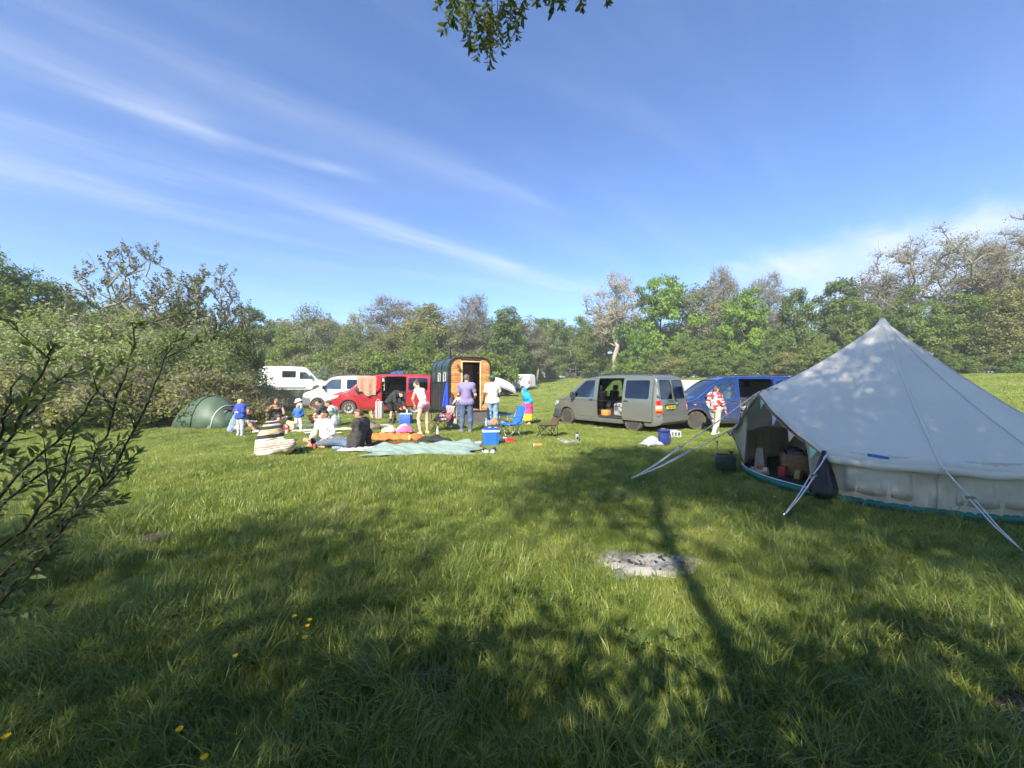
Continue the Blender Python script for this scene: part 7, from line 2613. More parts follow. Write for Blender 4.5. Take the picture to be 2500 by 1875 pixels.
def hung(name, label, loc, rz, w, h, mat, seed):
	"""towel hung by one point: narrow at the top, pleated"""
	rg = np.random.default_rng(seed)
	ph = rg.uniform(0, 6.28, 4)
	V, F = [], []
	n, m = 18, 18
	for i in range(n + 1):
		u = -1 + 2 * i / n
		for j in range(m + 1):
			s = j / m
			hw = w / 2 * (.12 + .88 * s ** .8)
			V.append((u * hw, -.04 - .05 * s * (1 + math.sin(u * 8 + ph[0] + s)), -h * s * (1 - .10 * abs(u)) + .02 * math.sin(u * 5 + ph[1]) * s))
	for i in range(n):
		for j in range(m):
			F.append((i * (m + 1) + j, (i + 1) * (m + 1) + j, (i + 1) * (m + 1) + j + 1, i * (m + 1) + j + 1))
	me = bpy.data.meshes.new(name)
	me.from_pydata(V, [], F)
	me.shade_smooth()
	o = obj(name, me, None, mat)
	o.location = loc
	o.rotation_euler = (0, 0, rz)
	o.modifiers.new('thick', 'SOLIDIFY').thickness = .012
	return tag(o, label, 'towel')
p = hm @ Vector((-.02, .12, 1.62))
hung('blue_towel', 'royal blue towel hanging at the corner of the green horse trailer', p, R(-10), .42, 1.12, pm('towel_blue', (.025, .06, .45), .95, var=.15), 3)
p = hm @ Vector((.10, -.05, 1.20))
hung('brown_cloth', 'dark brown cloth hanging beside the blue towel', p, R(20), .20, .85, pm('cloth_brown', (.10, .055, .035), .95, var=.15), 5)
# small picnic clutter
for px, py, kind, c, lb in ((700, 1062, 'cup', (.75, .74, .70), 'white paper cup by the red jumper'), (752, 1062, 'plate', (.72, .72, .70), 'white plate right of the white napkin'),
							(768, 1100, 'cup', (.55, .10, .08), 'red beaker in front of the woman in white'), (826, 1062, 'plate', (.62, .45, .30), 'tan plate left of the cream towel'),
							(900, 1072, 'bottle', (.10, .25, .12), 'green bottle at the left end of the orange towel'), (1000, 1078, 'cup', (.72, .66, .30), 'yellow beaker on the brown towel'),
							(1068, 1066, 'bottle', (.55, .62, .68), 'pale bottle behind the black trousers'), (1052, 1090, 'plate', (.70, .68, .62), 'cream plate on the edge of the sage blanket')):
	x, y = gp(px, py)
	t = thing({'cup': 'beaker', 'plate': 'plate', 'bottle': 'drink_bottle'}[kind], lb, kind, (x, y, tz(x, y) + .05))
	pf = {'cup': [(0, 0), (.03, 0), (.04, .10), (.036, .10), (.028, .008), (0, .008)], 'plate': [(0, 0), (.07, 0), (.11, .018), (.108, .022), (.07, .006), (0, .006)],
		  'bottle': [(0, 0), (.034, 0), (.036, .14), (.014, .20), (.014, .24), (0, .24)]}[kind]
	MB().lathe(pf, 16).build('vessel', pm('ware_%.2f_%.2f' % c[:2], c, .4, var=.05), t, sharp=40)
# ------------------------------------------------------------------ people: one smooth skin each, clothes and hair as children
def surface_nets(D, org, h):
	S = D < 0
	nx, ny, nz = D.shape
	c = [S[dx:nx - 1 + dx, dy:ny - 1 + dy, dz:nz - 1 + dz] for dx in (0, 1) for dy in (0, 1) for dz in (0, 1)]
	cs = sum(q.astype(np.int8) for q in c)
	act = (cs > 0) & (cs < 8)
	I = np.argwhere(act)
	if len(I) == 0:
		return np.zeros((0, 3)), np.zeros((0, 4), int)
	idx = -np.ones(act.shape, int)
	idx[tuple(I.T)] = np.arange(len(I))
	acc = np.zeros((len(I), 3))
	cnt = np.zeros(len(I))
	cor = [(dx, dy, dz) for dx in (0, 1) for dy in (0, 1) for dz in (0, 1)]
	val = [D[I[:, 0] + a, I[:, 1] + b, I[:, 2] + e] for a, b, e in cor]
	for i in range(8):
		for j in range(i + 1, 8):
			d = [cor[j][k] - cor[i][k] for k in range(3)]
			if sum(abs(q) for q in d) != 1:
				continue
			m = (val[i] < 0) != (val[j] < 0)
			t = val[i][m] / (val[i][m] - val[j][m])
			acc[m] += np.array(cor[i]) + t[:, None] * np.array(d)
			cnt[m] += 1
	V = (I + acc / cnt[:, None]) * h + org
	Q = []
	for ax in range(3):
		a = [slice(None)] * 3
		b = [slice(None)] * 3
		a[ax], b[ax] = slice(0, -1), slice(1, None)
		ch = S[tuple(a)] != S[tuple(b)]
		P = np.argwhere(ch)
		o1, o2 = [k for k in range(3) if k != ax]
		ok = (P[:, o1] > 0) & (P[:, o2] > 0) & (P[:, o1] < D.shape[o1] - 1) & (P[:, o2] < D.shape[o2] - 1)
		P = P[ok]
		ins = S[tuple(a)][tuple(P.T)]
		q = []
		for (u, v) in ((1, 1), (0, 1), (0, 0), (1, 0)):
			R_ = P.copy()
			R_[:, o1] -= u
			R_[:, o2] -= v
			q.append(idx[tuple(R_.T)])
		q = np.stack(q, -1)
		flip = ins if ax != 1 else ~ins
		q[~flip] = q[~flip][:, ::-1]
		Q.append(q)
	return V, np.concatenate(Q)
def sd_cap(P, a, b, ra, rb, flat=None):
	a, b = np.asarray(a, float), np.asarray(b, float)
	ab = b - a
	t = np.clip(((P - a) @ ab) / (ab @ ab + 1e-12), 0, 1)
	return np.linalg.norm(P - a - t[..., None] * ab, axis=-1) - (ra + (rb - ra) * t)
def sd_ell(P, c, M, r):
	"""ellipsoid with axes in the rows of M"""
	q = (P - c) @ np.asarray(M).T / np.asarray(r)
	k = np.linalg.norm(q, axis=-1)
	return (k - 1) * min(r) * (0.6 + 0.4 * (k > 1))
def mesh_sdf(prims, h, off=0.0, k=0.03, clips=(), noise=None, pad=.05):
	"""prims: ('cap', a, b, ra, rb) / ('ell', c, M, r); clips: (point, normal) keeps the side the normal points away from"""
	lo, hi = np.full(3, 1e9), np.full(3, -1e9)
	bb = []
	for p in prims:
		if p[0] == 'cap':
			r = max(p[3], p[4]) + off + pad
			l, u = np.minimum(p[1], p[2]) - r, np.maximum(p[1], p[2]) + r
		else:
			r = max(p[3]) + off + pad
			l, u = np.asarray(p[1]) - r, np.asarray(p[1]) + r
		bb.append((l, u))
		lo, hi = np.minimum(lo, l), np.maximum(hi, u)
	n = np.ceil((hi - lo) / h).astype(int) + 2
	D = np.full(n, .2)
	for p, (l, u) in zip(prims, bb):
		i0 = np.maximum(((l - lo) / h).astype(int), 0)
		i1 = np.minimum(((u - lo) / h).astype(int) + 2, n)
		g = np.stack(np.meshgrid(*[lo[q] + h * np.arange(i0[q], i1[q]) for q in range(3)], indexing='ij'), -1)
		d = (sd_cap(g, *p[1:5]) if p[0] == 'cap' else sd_ell(g, *p[1:4])) - off
		sl = tuple(slice(i0[q], i1[q]) for q in range(3))
		e = D[sl]
		hh = np.clip(.5 + .5 * (e - d) / k, 0, 1)
		D[sl] = e * (1 - hh) + d * hh - k * hh * (1 - hh)
	if noise or clips:
		g = np.stack(np.meshgrid(*[lo[q] + h * np.arange(n[q]) for q in range(3)], indexing='ij'), -1)
		if noise:
			amp, f, sd = noise
			rg = np.random.default_rng(sd)
			for o in range(4):
				w = rg.normal(0, 1, 3)
				w[2] *= .45
				w *= f * (1 + .7 * o) / (np.linalg.norm(w) + .01)
				D += amp / (1 + .5 * o) * np.sin(g @ w + rg.uniform(0, 6) + 1.2 * np.sin(g @ rg.normal(0, f * .5, 3)))
		for c in clips:
			if len(c) == 2:
				D = np.maximum(D, (g - np.asarray(c[0])) @ np.asarray(c[1], float))
			else:      # remove the corner common to two half spaces
				(p1, n1), (p2, n2) = c[1], c[2]
				reg = np.maximum((g - np.asarray(p1)) @ np.asarray(n1, float), (g - np.asarray(p2)) @ np.asarray(n2, float))
				D = np.maximum(D, -reg)
	return surface_nets(D, lo, h)
SKIN = {k: pm('skin_' + k, c, .55, var=.08, scale=6, spec=.4) for k, c in dict(
	light=(.62, .36, .25), warm=(.55, .29, .19), pink=(.66, .38, .29), brown=(.16, .075, .042), tan=(.48, .25, .155)).items()}
HAIR = {k: pm('hair_' + k, c, .55, var=.3, scale=30, bump=.004, bscale=90) for k, c in dict(
	blond=(.46, .30, .13), dark=(.030, .019, .013), brown=(.085, .045, .024), grey=(.12, .11, .105), long=(.24, .125, .055), auburn=(.15, .065, .03)).items()}
M_eye = pm('eye_dark', (.02, .014, .012), .2, var=0)
M_lip = pm('lip', (.40, .13, .11), .5, var=0)
STAND = dict(pelvis=(0, 0, .53), waist=(.0, 0, .62), chest=(.005, 0, .735), neck=(-.005, 0, .825), head=(.012, 0, .925),
			 shL=(0, -.100, .805), shR=(0, .100, .805), elL=(-.02, -.135, .635), elR=(-.02, .135, .635), wrL=(.02, -.145, .49), wrR=(.02, .145, .49),
			 hiL=(0, -.052, .525), hiR=(0, .052, .525), knL=(.01, -.058, .285), knR=(.01, .058, .285), anL=(-.01, -.06, .045), anR=(-.01, .06, .045))
def person(label, loc, face, height, joints=None, look=None, skin='light', hair=None, garments=(), child=0.0, fat=1.0, h=.0135, feet='shoe', shoe=None, toes=None, eyes=True, up=None,
		   extra_hair=None, name='person', footdir=None, cat='person', female=False):
	"""face: direction the body faces, degrees from +x; joints are (forward, right, up) in units of the height"""
	J = dict(STAND)
	J.update(joints or {})
	a = R(face)
	f = np.array([math.cos(a), math.sin(a), 0])
	r = np.array([math.sin(a), -math.cos(a), 0])
	W = {k: (f * v[0] + r * v[1] + np.array([0, 0, v[2]])) * height for k, v in J.items()}
	s = height / 1.75
	fl = s * (1 + .12 * child) * fat
	hs = s * (1 + .32 * child)
	t = thing(name, label, cat, loc)
	lk = np.array(look if look is not None else (f[0], f[1], 0), float)
	lk /= np.linalg.norm(lk)
	upv = np.array(up if up is not None else (0, 0, 1), float)
	upv -= lk * (upv @ lk)
	upv /= np.linalg.norm(upv)
	rt = np.cross(lk, upv)
	hc = W['head']
	M = np.array([rt, lk, upv])
	P = {}
	hw = 1.03 if female else 1.0
	sw = .93 if female else 1.0
	P['pelvis'] = [('cap', W['hiL'], W['hiR'], .105 * fl * hw, .105 * fl * hw), ('cap', W['pelvis'], W['waist'], .115 * fl, .112 * fl)]
	P['torso'] = [('cap', W['waist'], W['chest'], .115 * fl * sw, .130 * fl * sw), ('cap', W['shL'], W['shR'], .062 * fl, .062 * fl),
				  ('cap', (W['shL'] + W['chest']) / 2, (W['shR'] + W['chest']) / 2, .105 * fl * sw, .105 * fl * sw), ('cap', W['chest'], W['neck'], .09 * fl, .055 * fl)]
	P['neck'] = [('cap', W['neck'] - (W['head'] - W['neck']) * .1, W['head'] - lk * .01 * hs, .056 * s, .054 * s)]
	P['head'] = [('ell', hc + upv * .018 * hs - lk * .008 * hs, M, np.array([.076, .098, .098]) * hs), ('ell', hc - upv * .045 * hs + lk * .022 * hs, M, np.array([.058, .068, .068]) * hs),
				 ('cap', hc + lk * .086 * hs + upv * .012 * hs, hc + lk * .112 * hs - upv * .022 * hs, .010 * hs, .015 * hs),
				 ('cap', hc + lk * .082 * hs + upv * .028 * hs - rt * .03 * hs, hc + lk * .082 * hs + upv * .028 * hs + rt * .03 * hs, .012 * hs, .012 * hs),
				 ('ell', hc + rt * .078 * hs - lk * .005 * hs, M, np.array([.012, .022, .032]) * hs), ('ell', hc - rt * .078 * hs - lk * .005 * hs, M, np.array([.012, .022, .032]) * hs)]
	fing = []
	for sd in 'LR':
		sh, el, wr, hi, kn, an = (W[k + sd] for k in ('sh', 'el', 'wr', 'hi', 'kn', 'an'))
		P['uarm' + sd] = [('cap', sh, el, .052 * fl, .041 * fl)]
		P['farm' + sd] = [('cap', el, wr, .042 * fl, .028 * fl)]
		hd = (wr - el) / (np.linalg.norm(wr - el) + 1e-6)
		if 'hd' + sd in J:
			v = J['hd' + sd]
			hd = f * v[0] + r * v[1] + np.array([0, 0, v[2]])
			hd /= np.linalg.norm(hd)
		side = np.cross(hd, np.array([0, 0, 1.0])) if abs(hd[2]) < .9 else f.copy()
		side /= np.linalg.norm(side) + 1e-9
		pn = np.cross(side, hd)
		kn_ = wr + hd * .085 * s
		P['hand' + sd] = [('cap', wr, kn_, .027 * s, .022 * s), ('cap', wr + side * .012 * s, kn_ + side * .024 * s, .022 * s, .017 * s), ('cap', wr - side * .012 * s, kn_ - side * .024 * s, .022 * s, .017 * s)]
		for q, (o, ln) in enumerate(((-.030, .066), (-.010, .080), (.010, .075), (.030, .058))):
			b0 = kn_ + side * o * s - hd * .01 * s
			b1 = b0 + hd * ln * .5 * s + pn * .008 * s
			b2 = b1 + hd * ln * .42 * s + pn * .030 * s * (.7 + .2 * q)
			fing.append(([b0, b1, b2], [.0095 * s, .0088 * s, .0068 * s]))
		b0 = wr + hd * .03 * s - side * .028 * s
		b1 = b0 + hd * .035 * s - side * .026 * s + pn * .01 * s
		b2 = b1 + hd * .034 * s - side * .004 * s + pn * .012 * s
		fing.append(([b0, b1, b2], [.0115 * s, .010 * s, .008 * s]))
		P['thigh' + sd] = [('cap', hi, kn, .088 * fl * hw, .058 * fl)]
		P['calf' + sd] = [('cap', kn, kn + (an - kn) * .35, .054 * fl, .056 * fl), ('cap', kn + (an - kn) * .35, an, .056 * fl, .036 * fl)]
		fd = f
		if footdir is not None and sd in footdir:
			v = np.array(footdir[sd], float)
			fd = f * v[0] + r * v[1] + np.array([0, 0, v[2]])
			fd = fd / np.linalg.norm(fd)
		lg = (an - kn) / (np.linalg.norm(an - kn) + 1e-6)
		sole = lg - fd * (lg @ fd)
		sole /= np.linalg.norm(sole) + 1e-6
		hl = an + sole * .035 * s - fd * .045 * s
		tt = an + sole * .045 * s + fd * .135 * s
		P['foot' + sd] = [('cap', an, hl, .036 * s, .036 * s), ('cap', hl, an + sole * .036 * s + fd * .07 * s, .036 * s, .038 * s), ('cap', an + sole * .03 * s + fd * .06 * s, tt, .040 * s, .026 * s)]
	allp = [p for g in P.values() for p in g]
	V, Q = mesh_sdf(allp, h, 0, .028 * s)
	fv, ff = tubes_np([q[0] for q in fing], [q[1] for q in fing], 6)
	body = mesh_np('body', np.concatenate([V, fv]), [Q, ff + len(V)], [SKIN[skin]], True)
	obj('body', body, t)
	spine = W['neck'] - W['pelvis']
	spine /= np.linalg.norm(spine)
	for g in garments:
		nm, keys, off, mat = g[:4]
		o = g[4] if len(g) > 4 else {}
		pr_ = []
		for k in keys:
			base, cut = (k.split('*') + ['1'])[:2]
			cut = float(cut)
			for p in P[base]:
				if cut < 1 and p[0] == 'cap':
					e = np.asarray(p[1]) + (np.asarray(p[2]) - np.asarray(p[1])) * cut
					p = ('cap', p[1], e, p[3], p[3] + (p[4] - p[3]) * cut)
				if base[1:4] == 'arm':
					p = (p[0], p[1], p[2], p[3] - off * s * .45, p[4] - off * s * .40)
				pr_.append(p)
		pr_ += o.get('prims', lambda W_, s_, f_, r_: [])(W, s, f, r)
		clips = []
		if 'hem' in o:
			clips.append((W['pelvis'] + spine * o['hem'] * s, -spine))
		if o.get('collar', 1) < -.03:
			clips.append((W['neck'] + spine * o['collar'] * s, spine))
		if keys is LEG or nm == 'shorts':
			clips.append((W['pelvis'] + spine * .04 * s, spine))
		for cpt, cn in o.get('clips', []):
			clips.append(((f * cpt[0] + r * cpt[1] + np.array([0, 0, cpt[2]])) * height, f * cn[0] + r * cn[1] + np.array([0, 0, cn[2]])))
		V, Q = mesh_sdf(pr_, h, off * s, o.get('k', .035) * s, clips, (o.get('fold', .0045) * s, o.get('freq', 24) / s, hash(nm) % 97 + int(abs(loc[0]) * 100)))
		obj(nm, mesh_np(nm, V, [Q], [mat], True), t)
	if shoe is not None:
		for sd in 'LR':
			V, Q = mesh_sdf(P['foot' + sd] + ([] if feet == 'shoe' else [('cap', W['an' + sd], W['an' + sd] + (W['kn' + sd] - W['an' + sd]) * .25, .045 * s, .05 * s)]), h, .012 * s, .03 * s)
			obj('shoe', mesh_np('shoe', V, [Q], [shoe], True), t)
	if hair:
		hm, style = hair
		c = hc + upv * .022 * hs - lk * .012 * hs
		hp = [('ell', c, M, np.array([.088, .108, .106]) * hs)]
		front = .030 if style != 'fringe' else .045
		clip = [('corner', (hc + lk * front * hs, -lk), (hc + upv * (.052 if style != 'fringe' else .035) * hs, upv)), ('corner', (hc - lk * .02 * hs, -lk), (hc - upv * .012 * hs, upv))]
		clip[0] = ('corner', (hc + lk * front * hs, -lk), (hc + upv * (.055 if style != 'fringe' else .034) * hs, upv))
		if style in ('short', 'fringe', 'bob', 'bun', 'topbun'):
			clip.append((hc - upv * (.058 if style == 'short' else .07) * hs, -upv))
		if extra_hair:
			for q in extra_hair:
				aa = hc + (lk * q[0][0] + rt * q[0][1] + upv * q[0][2]) * hs
				b_ = hc + (lk * q[1][0] + rt * q[1][1] + upv * q[1][2]) * hs
				hp.append(('cap', aa, b_, q[2] * hs, q[3] * hs))
		V, Q = mesh_sdf(hp, h * .8, 0, .02 * s, clip, (.004 * s, 60, 5))
		obj('hair', mesh_np('hair', V, [Q], [HAIR[hm]], True), t)
	if eyes:
		for sg in (-1, 1):
			e = hc + lk * .088 * hs + upv * .010 * hs + rt * sg * .031 * hs
			mb = MB().lathe([(0, -.008 * hs), (.011 * hs, -.005 * hs), (.013 * hs, 0), (.011 * hs, .005 * hs), (0, .008 * hs)], 10, c=e)
			mb.build('eye', M_eye, t, smooth_=True)
		m1 = hc + lk * .092 * hs - upv * .052 * hs
		MB().tube([m1 - rt * .022 * hs - lk * .006 * hs, m1, m1 + rt * .022 * hs - lk * .006 * hs], .006 * hs, 6).build('mouth', M_lip, t, smooth_=True)
	return t, W, P, (hc, lk, rt, upv, hs, s)
C_blue = pm('sweat_blue', (.030, .070, .36), .9, var=.12, scale=6, bump=.003, bscale=120)
C_joggr = pm('joggers_grey', (.40, .40, .41), .95, var=.1)
C_hood = pm('hoodie_grey_blue', (.20, .25, .31), .95, var=.1)
C_navy = pm('jeans_navy', (.035, .045, .095), .9, var=.2)
C_black = pm('cloth_black', (.016, .016, .018), .85, var=.25)
C_white = pm('tee_white', (.78, .77, .76), .9, var=.03)
C_wool = pm('jumper_white', (.76, .74, .73), .95, var=.05, bump=.006, bscale=70)
C_jean = pm('jeans_blue', (.070, .11, .185), .9, var=.25, scale=5, bump=.002, bscale=120)
C_jeanl = pm('jeans_light', (.19, .30, .42), .9, var=.2, scale=5)
C_purple = pm('tee_purple', (.22, .19, .36), .9, var=.06)
C_sage = pm('shirt_sage', (.38, .43, .40), .9, var=.1)
C_dtee = pm('tee_charcoal', (.05, .06, .07), .9, var=.1)
C_beige = pm('trousers_beige', (.46, .43, .36), .9, var=.1, scale=5)
C_shoe = pm('shoe_white', (.68, .66, .60), .7, var=.08)
C_shoeg = pm('shoe_grey', (.16, .16, .18), .7, var=.1)
C_boot = pm('boot_black', (.022, .026, .028), .6, var=.2)
C_jack = checks('jacket_dark_check', (.034, .029, .027), (.052, .042, .038), 9, 9, axis=(0, 2))
LS = ['torso', 'uarmL', 'uarmR', 'farmL*.92', 'farmR*.92', 'pelvis']
SS = ['torso', 'uarmL*.62', 'uarmR*.62', 'pelvis']
LEG = ['pelvis', 'thighL', 'thighR', 'calfL', 'calfR']
# 1 blond child in the blue sweatshirt, seen from behind
x, y = gp(587, 1064)
p = person('blond child in blue sweatshirt and grey joggers standing beside the dome tent', (x, y, tz(x, y)), 78, 1.10,
		   dict(elL=(-.05, -.145, .65), elR=(-.06, .15, .65), wrL=(.07, -.07, .60), wrR=(.07, .08, .60), head=(.015, .0, .90), chest=(.005, 0, .72), neck=(0, 0, .80)),
		   look=(.75, .62, -.12), skin='light', hair=('blond', 'fringe'), child=1.0, shoe=pm('shoe_pale', (.5, .5, .5), .8), extra_hair=[((-.03, 0, -.03), (-.05, 0, -.075), .075, .055)],
		   garments=[('joggers', LEG, .022, C_joggr, dict(fold=.004)), ('sweatshirt', LS, .046, C_blue, dict(hem=-.13, fold=.004))])
ch_, s1_ = p[1]['chest'], p[3][5]
M_prw, M_prr = pm('print_white', (.72, .72, .70), .8, var=.05), pm('print_red', (.50, .10, .08), .8, var=.05)
bkd = np.array([math.cos(R(78)), math.sin(R(78)), 0])
for poly, mm_, dz_ in (([(math.cos(a) * .065, math.sin(a) * .035) for a in np.linspace(0, math.pi, 12)], M_prw, -.10), ([(-.018, 0), (.018, 0), (.022, .07), (.0, .095), (-.022, .07)], M_prr, -.075)):
	pt = MB().prism(poly, 'Y', -.004, .012).build('back_print', mm_, p[0])
	pt.location = Vector(ch_ - bkd * (.135 * s1_ * 1.12 + .040 * s1_) + np.array([-.02, 0, dz_]))
	pt.rotation_euler = (0, 0, R(78 - 90))
SIT = dict(pelvis=(0, 0, .075), waist=(.01, 0, .16), chest=(.02, 0, .275), neck=(.035, 0, .365), head=(.07, 0, .465), shL=(.025, -.10, .345), shR=(.025, .10, .345),
		   elL=(.06, -.14, .19), elR=(.06, .14, .19), wrL=(.20, -.08, .17), wrR=(.20, .08, .17), hiL=(.0, -.055, .06), hiR=(.0, .055, .06),
		   knL=(.22, -.11, .19), knR=(.22, .11, .19), anL=(.29, -.07, .03), anR=(.29, .07, .03))
def sit(**k):
	d = dict(SIT)
	d.update(k)
	return d
# 2 stooping person in the grey hoodie, behind the child
x, y = gp(566, 1058)
person('person in grey hoodie sitting hunched on the grass behind the blond child', (x, y + .05, tz(x, y)), 25, 1.72,
	   sit(waist=(.03, 0, .16), chest=(.09, 0, .265), neck=(.16, 0, .33), head=(.235, 0, .385), shL=(.11, -.10, .32), shR=(.11, .10, .32), elL=(.20, -.12, .20), elR=(.20, .12, .2),
		   wrL=(.30, -.05, .19), wrR=(.30, .05, .19), knL=(.25, -.10, .16), knR=(.24, .12, .20), anL=(.42, -.08, .03), anR=(.36, .10, .03)),
	   look=(.8, .4, -.35), hair=('brown', 'short'), shoe=C_shoe, garments=[('jeans', LEG, .018, C_navy), ('hoodie', LS, .040, C_hood, dict(hem=-.10, collar=.02, fold=.007))])
# 3 woman in the striped jumper, dark bun, seen from behind
W1, B1, Y1, R1, G1 = (.66, .60, .50), (.030, .026, .026), (.62, .42, .19), (.50, .20, .16), (.36, .35, .28)
st = [(0, W1), (.035, R1), (.065, W1), (.13, G1), (.16, W1), (.20, B1), (.222, W1), (.25, R1), (.30, W1), (.335, B1), (.35, W1), (.40, Y1), (.425, W1), (.455, B1), (.47, W1),
	  (.51, B1), (.62, W1), (.635, B1), (.648, W1), (.66, Y1), (.73, B1), (.745, W1), (.76, B1), (.86, W1), (.875, B1), (.89, W1), (.905, B1), (.97, W1)]
M_strip = bands('striped_knit', st, lo=0.0, hi=.72, slope=(-.12, 0, 1.0))
x, y = gp(634, 1120)
p = person('woman with dark bun in a wide striped jumper sitting with her back to the camera', (x, y + .25, tz(x, y)), 42, 1.66,
		   sit(chest=(.05, 0, .27), neck=(.09, 0, .365), head=(.135, .0, .46), shL=(.05, -.115, .345), shR=(.07, .115, .335), elL=(.09, -.17, .20), elR=(.14, .175, .185), wrL=(.22, -.08, .15),
			   wrR=(.25, .09, .17), knL=(.20, -.15, .12), knR=(.21, .17, .13), anL=(.24, -.02, .04), anR=(.20, .04, .04)),
		   look=(.93, .36, -.12), skin='pink', hair=('dark', 'bun'), female=True, fat=1.08, shoe=C_black,
		   extra_hair=[((-.08, 0, .075), (-.115, 0, .105), .042, .035), ((-.075, .02, .09), (-.10, .03, .125), .022, .016)],
		   garments=[('striped_jumper', ['torso', 'pelvis', 'uarmL', 'uarmR', 'farmL*.5', 'thighL', 'thighR', 'calfL*.6', 'calfR*.6'], .048, M_strip,
					  dict(collar=.0, fold=.008, freq=16, k=.09, prims=lambda W, s, f, r: [('cap', W['pelvis'] - np.array([0, 0, .02]), W['waist'], .19 * s, .175 * s), ('cap', W['waist'], W['chest'], .17 * s, .165 * s), ('cap', W['shL'], W['shR'], .085 * s, .085 * s)]))])
hc, lk, rt, upv, hs, s = p[3]
MB().tube([hc - rt * .09 + lk * .02, hc + upv * .10 + lk * .03, hc + rt * .09 + lk * .02], .010, 6).build('head_sunglasses', M_plast, p[0], smooth_=True)
# 4 long haired woman in the black top, leaning on one arm
x, y = gp(676, 1030)
person('woman with long fair hair in a black top leaning forward by the barbecue', (x, y, tz(x, y)), -50, 1.68,
	   sit(pelvis=(-.05, -.05, .13), waist=(.0, -.03, .21), chest=(.06, 0, .31), neck=(.11, .02, .39), head=(.15, .03, .485), shL=(.08, -.09, .365), shR=(.07, .11, .375),
		   elL=(.18, -.12, .22), elR=(.0, .20, .27), wrL=(.24, -.05, .13), wrR=(.05, .22, .12), hiL=(-.05, -.09, .11), hiR=(-.05, .02, .11), knL=(.12, -.13, .05), knR=(.13, .08, .05),
		   anL=(-.10, -.14, .04), anR=(-.09, .05, .04)),
	   look=(.25, -.95, -.10), skin='tan', hair=('long', 'long'), female=True, h=.014, shoe=C_black,
	   extra_hair=[((-.03, -.065, .0), (.03, -.075, -.20), .040, .045), ((-.03, .065, .0), (.02, .085, -.22), .040, .050), ((.03, -.075, -.20), (.05, -.06, -.33), .045, .028), ((.02, .085, -.22), (.05, .09, -.36), .05, .028),
				   ((-.06, 0, -.02), (-.05, 0, -.20), .06, .055)],
	   garments=[('trousers', LEG, .014, C_navy), ('vest_top', ['torso', 'pelvis'], .014, C_black, dict(hem=-.08, collar=-.09))])
# 5 toddler in blue jumper and white trousers
x, y = gp(728, 1051)
person('toddler with fair hair in blue jumper and white trousers seen from behind', (x, y, tz(x, y)), 95, .88,
	   dict(elL=(.03, -.16, .62), elR=(.03, .16, .62), wrL=(.10, -.13, .53), wrR=(.10, .13, .53), head=(.01, 0, .88), neck=(0, 0, .785), chest=(0, 0, .70), shL=(0, -.10, .765), shR=(0, .10, .765),
			anL=(-.01, -.10, .045), anR=(-.01, .10, .045), knL=(.02, -.085, .27), knR=(.02, .085, .27)),
	   skin='light', hair=('blond', 'bob'), child=1.1, shoe=C_shoe, h=.012, eyes=False, extra_hair=[((-.03, 0, -.02), (-.04, 0, -.10), .08, .065)],
	   garments=[('trousers', LEG, .018, C_white), ('jumper', LS, .042, pm('jumper_blue', (.045, .14, .46), .95, var=.1), dict(hem=-.09, collar=.015))])
# 6 child in the white hat behind the toddler
x, y = gp(730, 1042)
p = person('child in white sun hat and white tee shirt behind the toddler in blue', (x + .02, y, tz(x, y)), -140, 1.02,
		   dict(elL=(.0, -.17, .62), elR=(.0, .19, .64), wrL=(.10, -.12, .55), wrR=(.12, .12, .52), head=(.03, 0, .875), neck=(.01, 0, .79), chest=(.0, 0, .70), shL=(0, -.10, .765), shR=(0, .10, .765)),
		   look=(-.85, -.45, -.35), skin='warm', hair=('brown', 'short'), child=1.0, shoe=C_shoe, garments=[('shorts', ['pelvis', 'thighL*.8', 'thighR*.8'], .022, C_navy), ('tee_shirt', SS, .040, C_white, dict(hem=-.10, collar=.01))])
def hat(p, mat, kind):
	hc, lk, rt, upv, hs, s = p[3]
	V, F = [], []
	n = 24
	if kind == 'sun':
		prof = [(.160, .005), (.150, .018), (.112, .045), (.110, .075), (.100, .115), (.060, .138), (0, .143)]
	else:
		prof = [(.100, .045), (.103, .060), (.098, .095), (.075, .125), (.04, .140), (0, .144)]
	for (rr, z) in prof:
		for k in range(n):
			a = 2 * math.pi * k / n
			V.append(hc + (lk * math.cos(a) * rr * 1.08 + rt * math.sin(a) * rr * .95 + upv * z) * hs)
	for j in range(len(prof) - 1):
		for k in range(n):
			k2 = (k + 1) % n
			F.append((j * n + k, j * n + k2, (j + 1) * n + k2, (j + 1) * n + k))
	if kind == 'cap':
		b = len(V)
		for k in range(9):
			a = R(-62 + 124 * k / 8)
			V.append(hc + (lk * math.cos(a) * .108 + rt * math.sin(a) * .095 + upv * .050) * hs)
			V.append(hc + (lk * (math.cos(a) * .108 + .085 * math.cos(a * .8)) + rt * math.sin(a) * .090 + upv * (.036 - .01 * abs(math.sin(a)))) * hs)
		for k in range(8):
			F.append((b + 2 * k, b + 2 * k + 1, b + 2 * k + 3, b + 2 * k + 2))
	me = bpy.data.meshes.new('hat')
	me.from_pydata([tuple(v) for v in V], [], F)
	me.shade_smooth()
	o = obj('hat', me, p[0], mat)
	o.modifiers.new('thick', 'SOLIDIFY').thickness = .006
hat(p, C_white, 'sun')
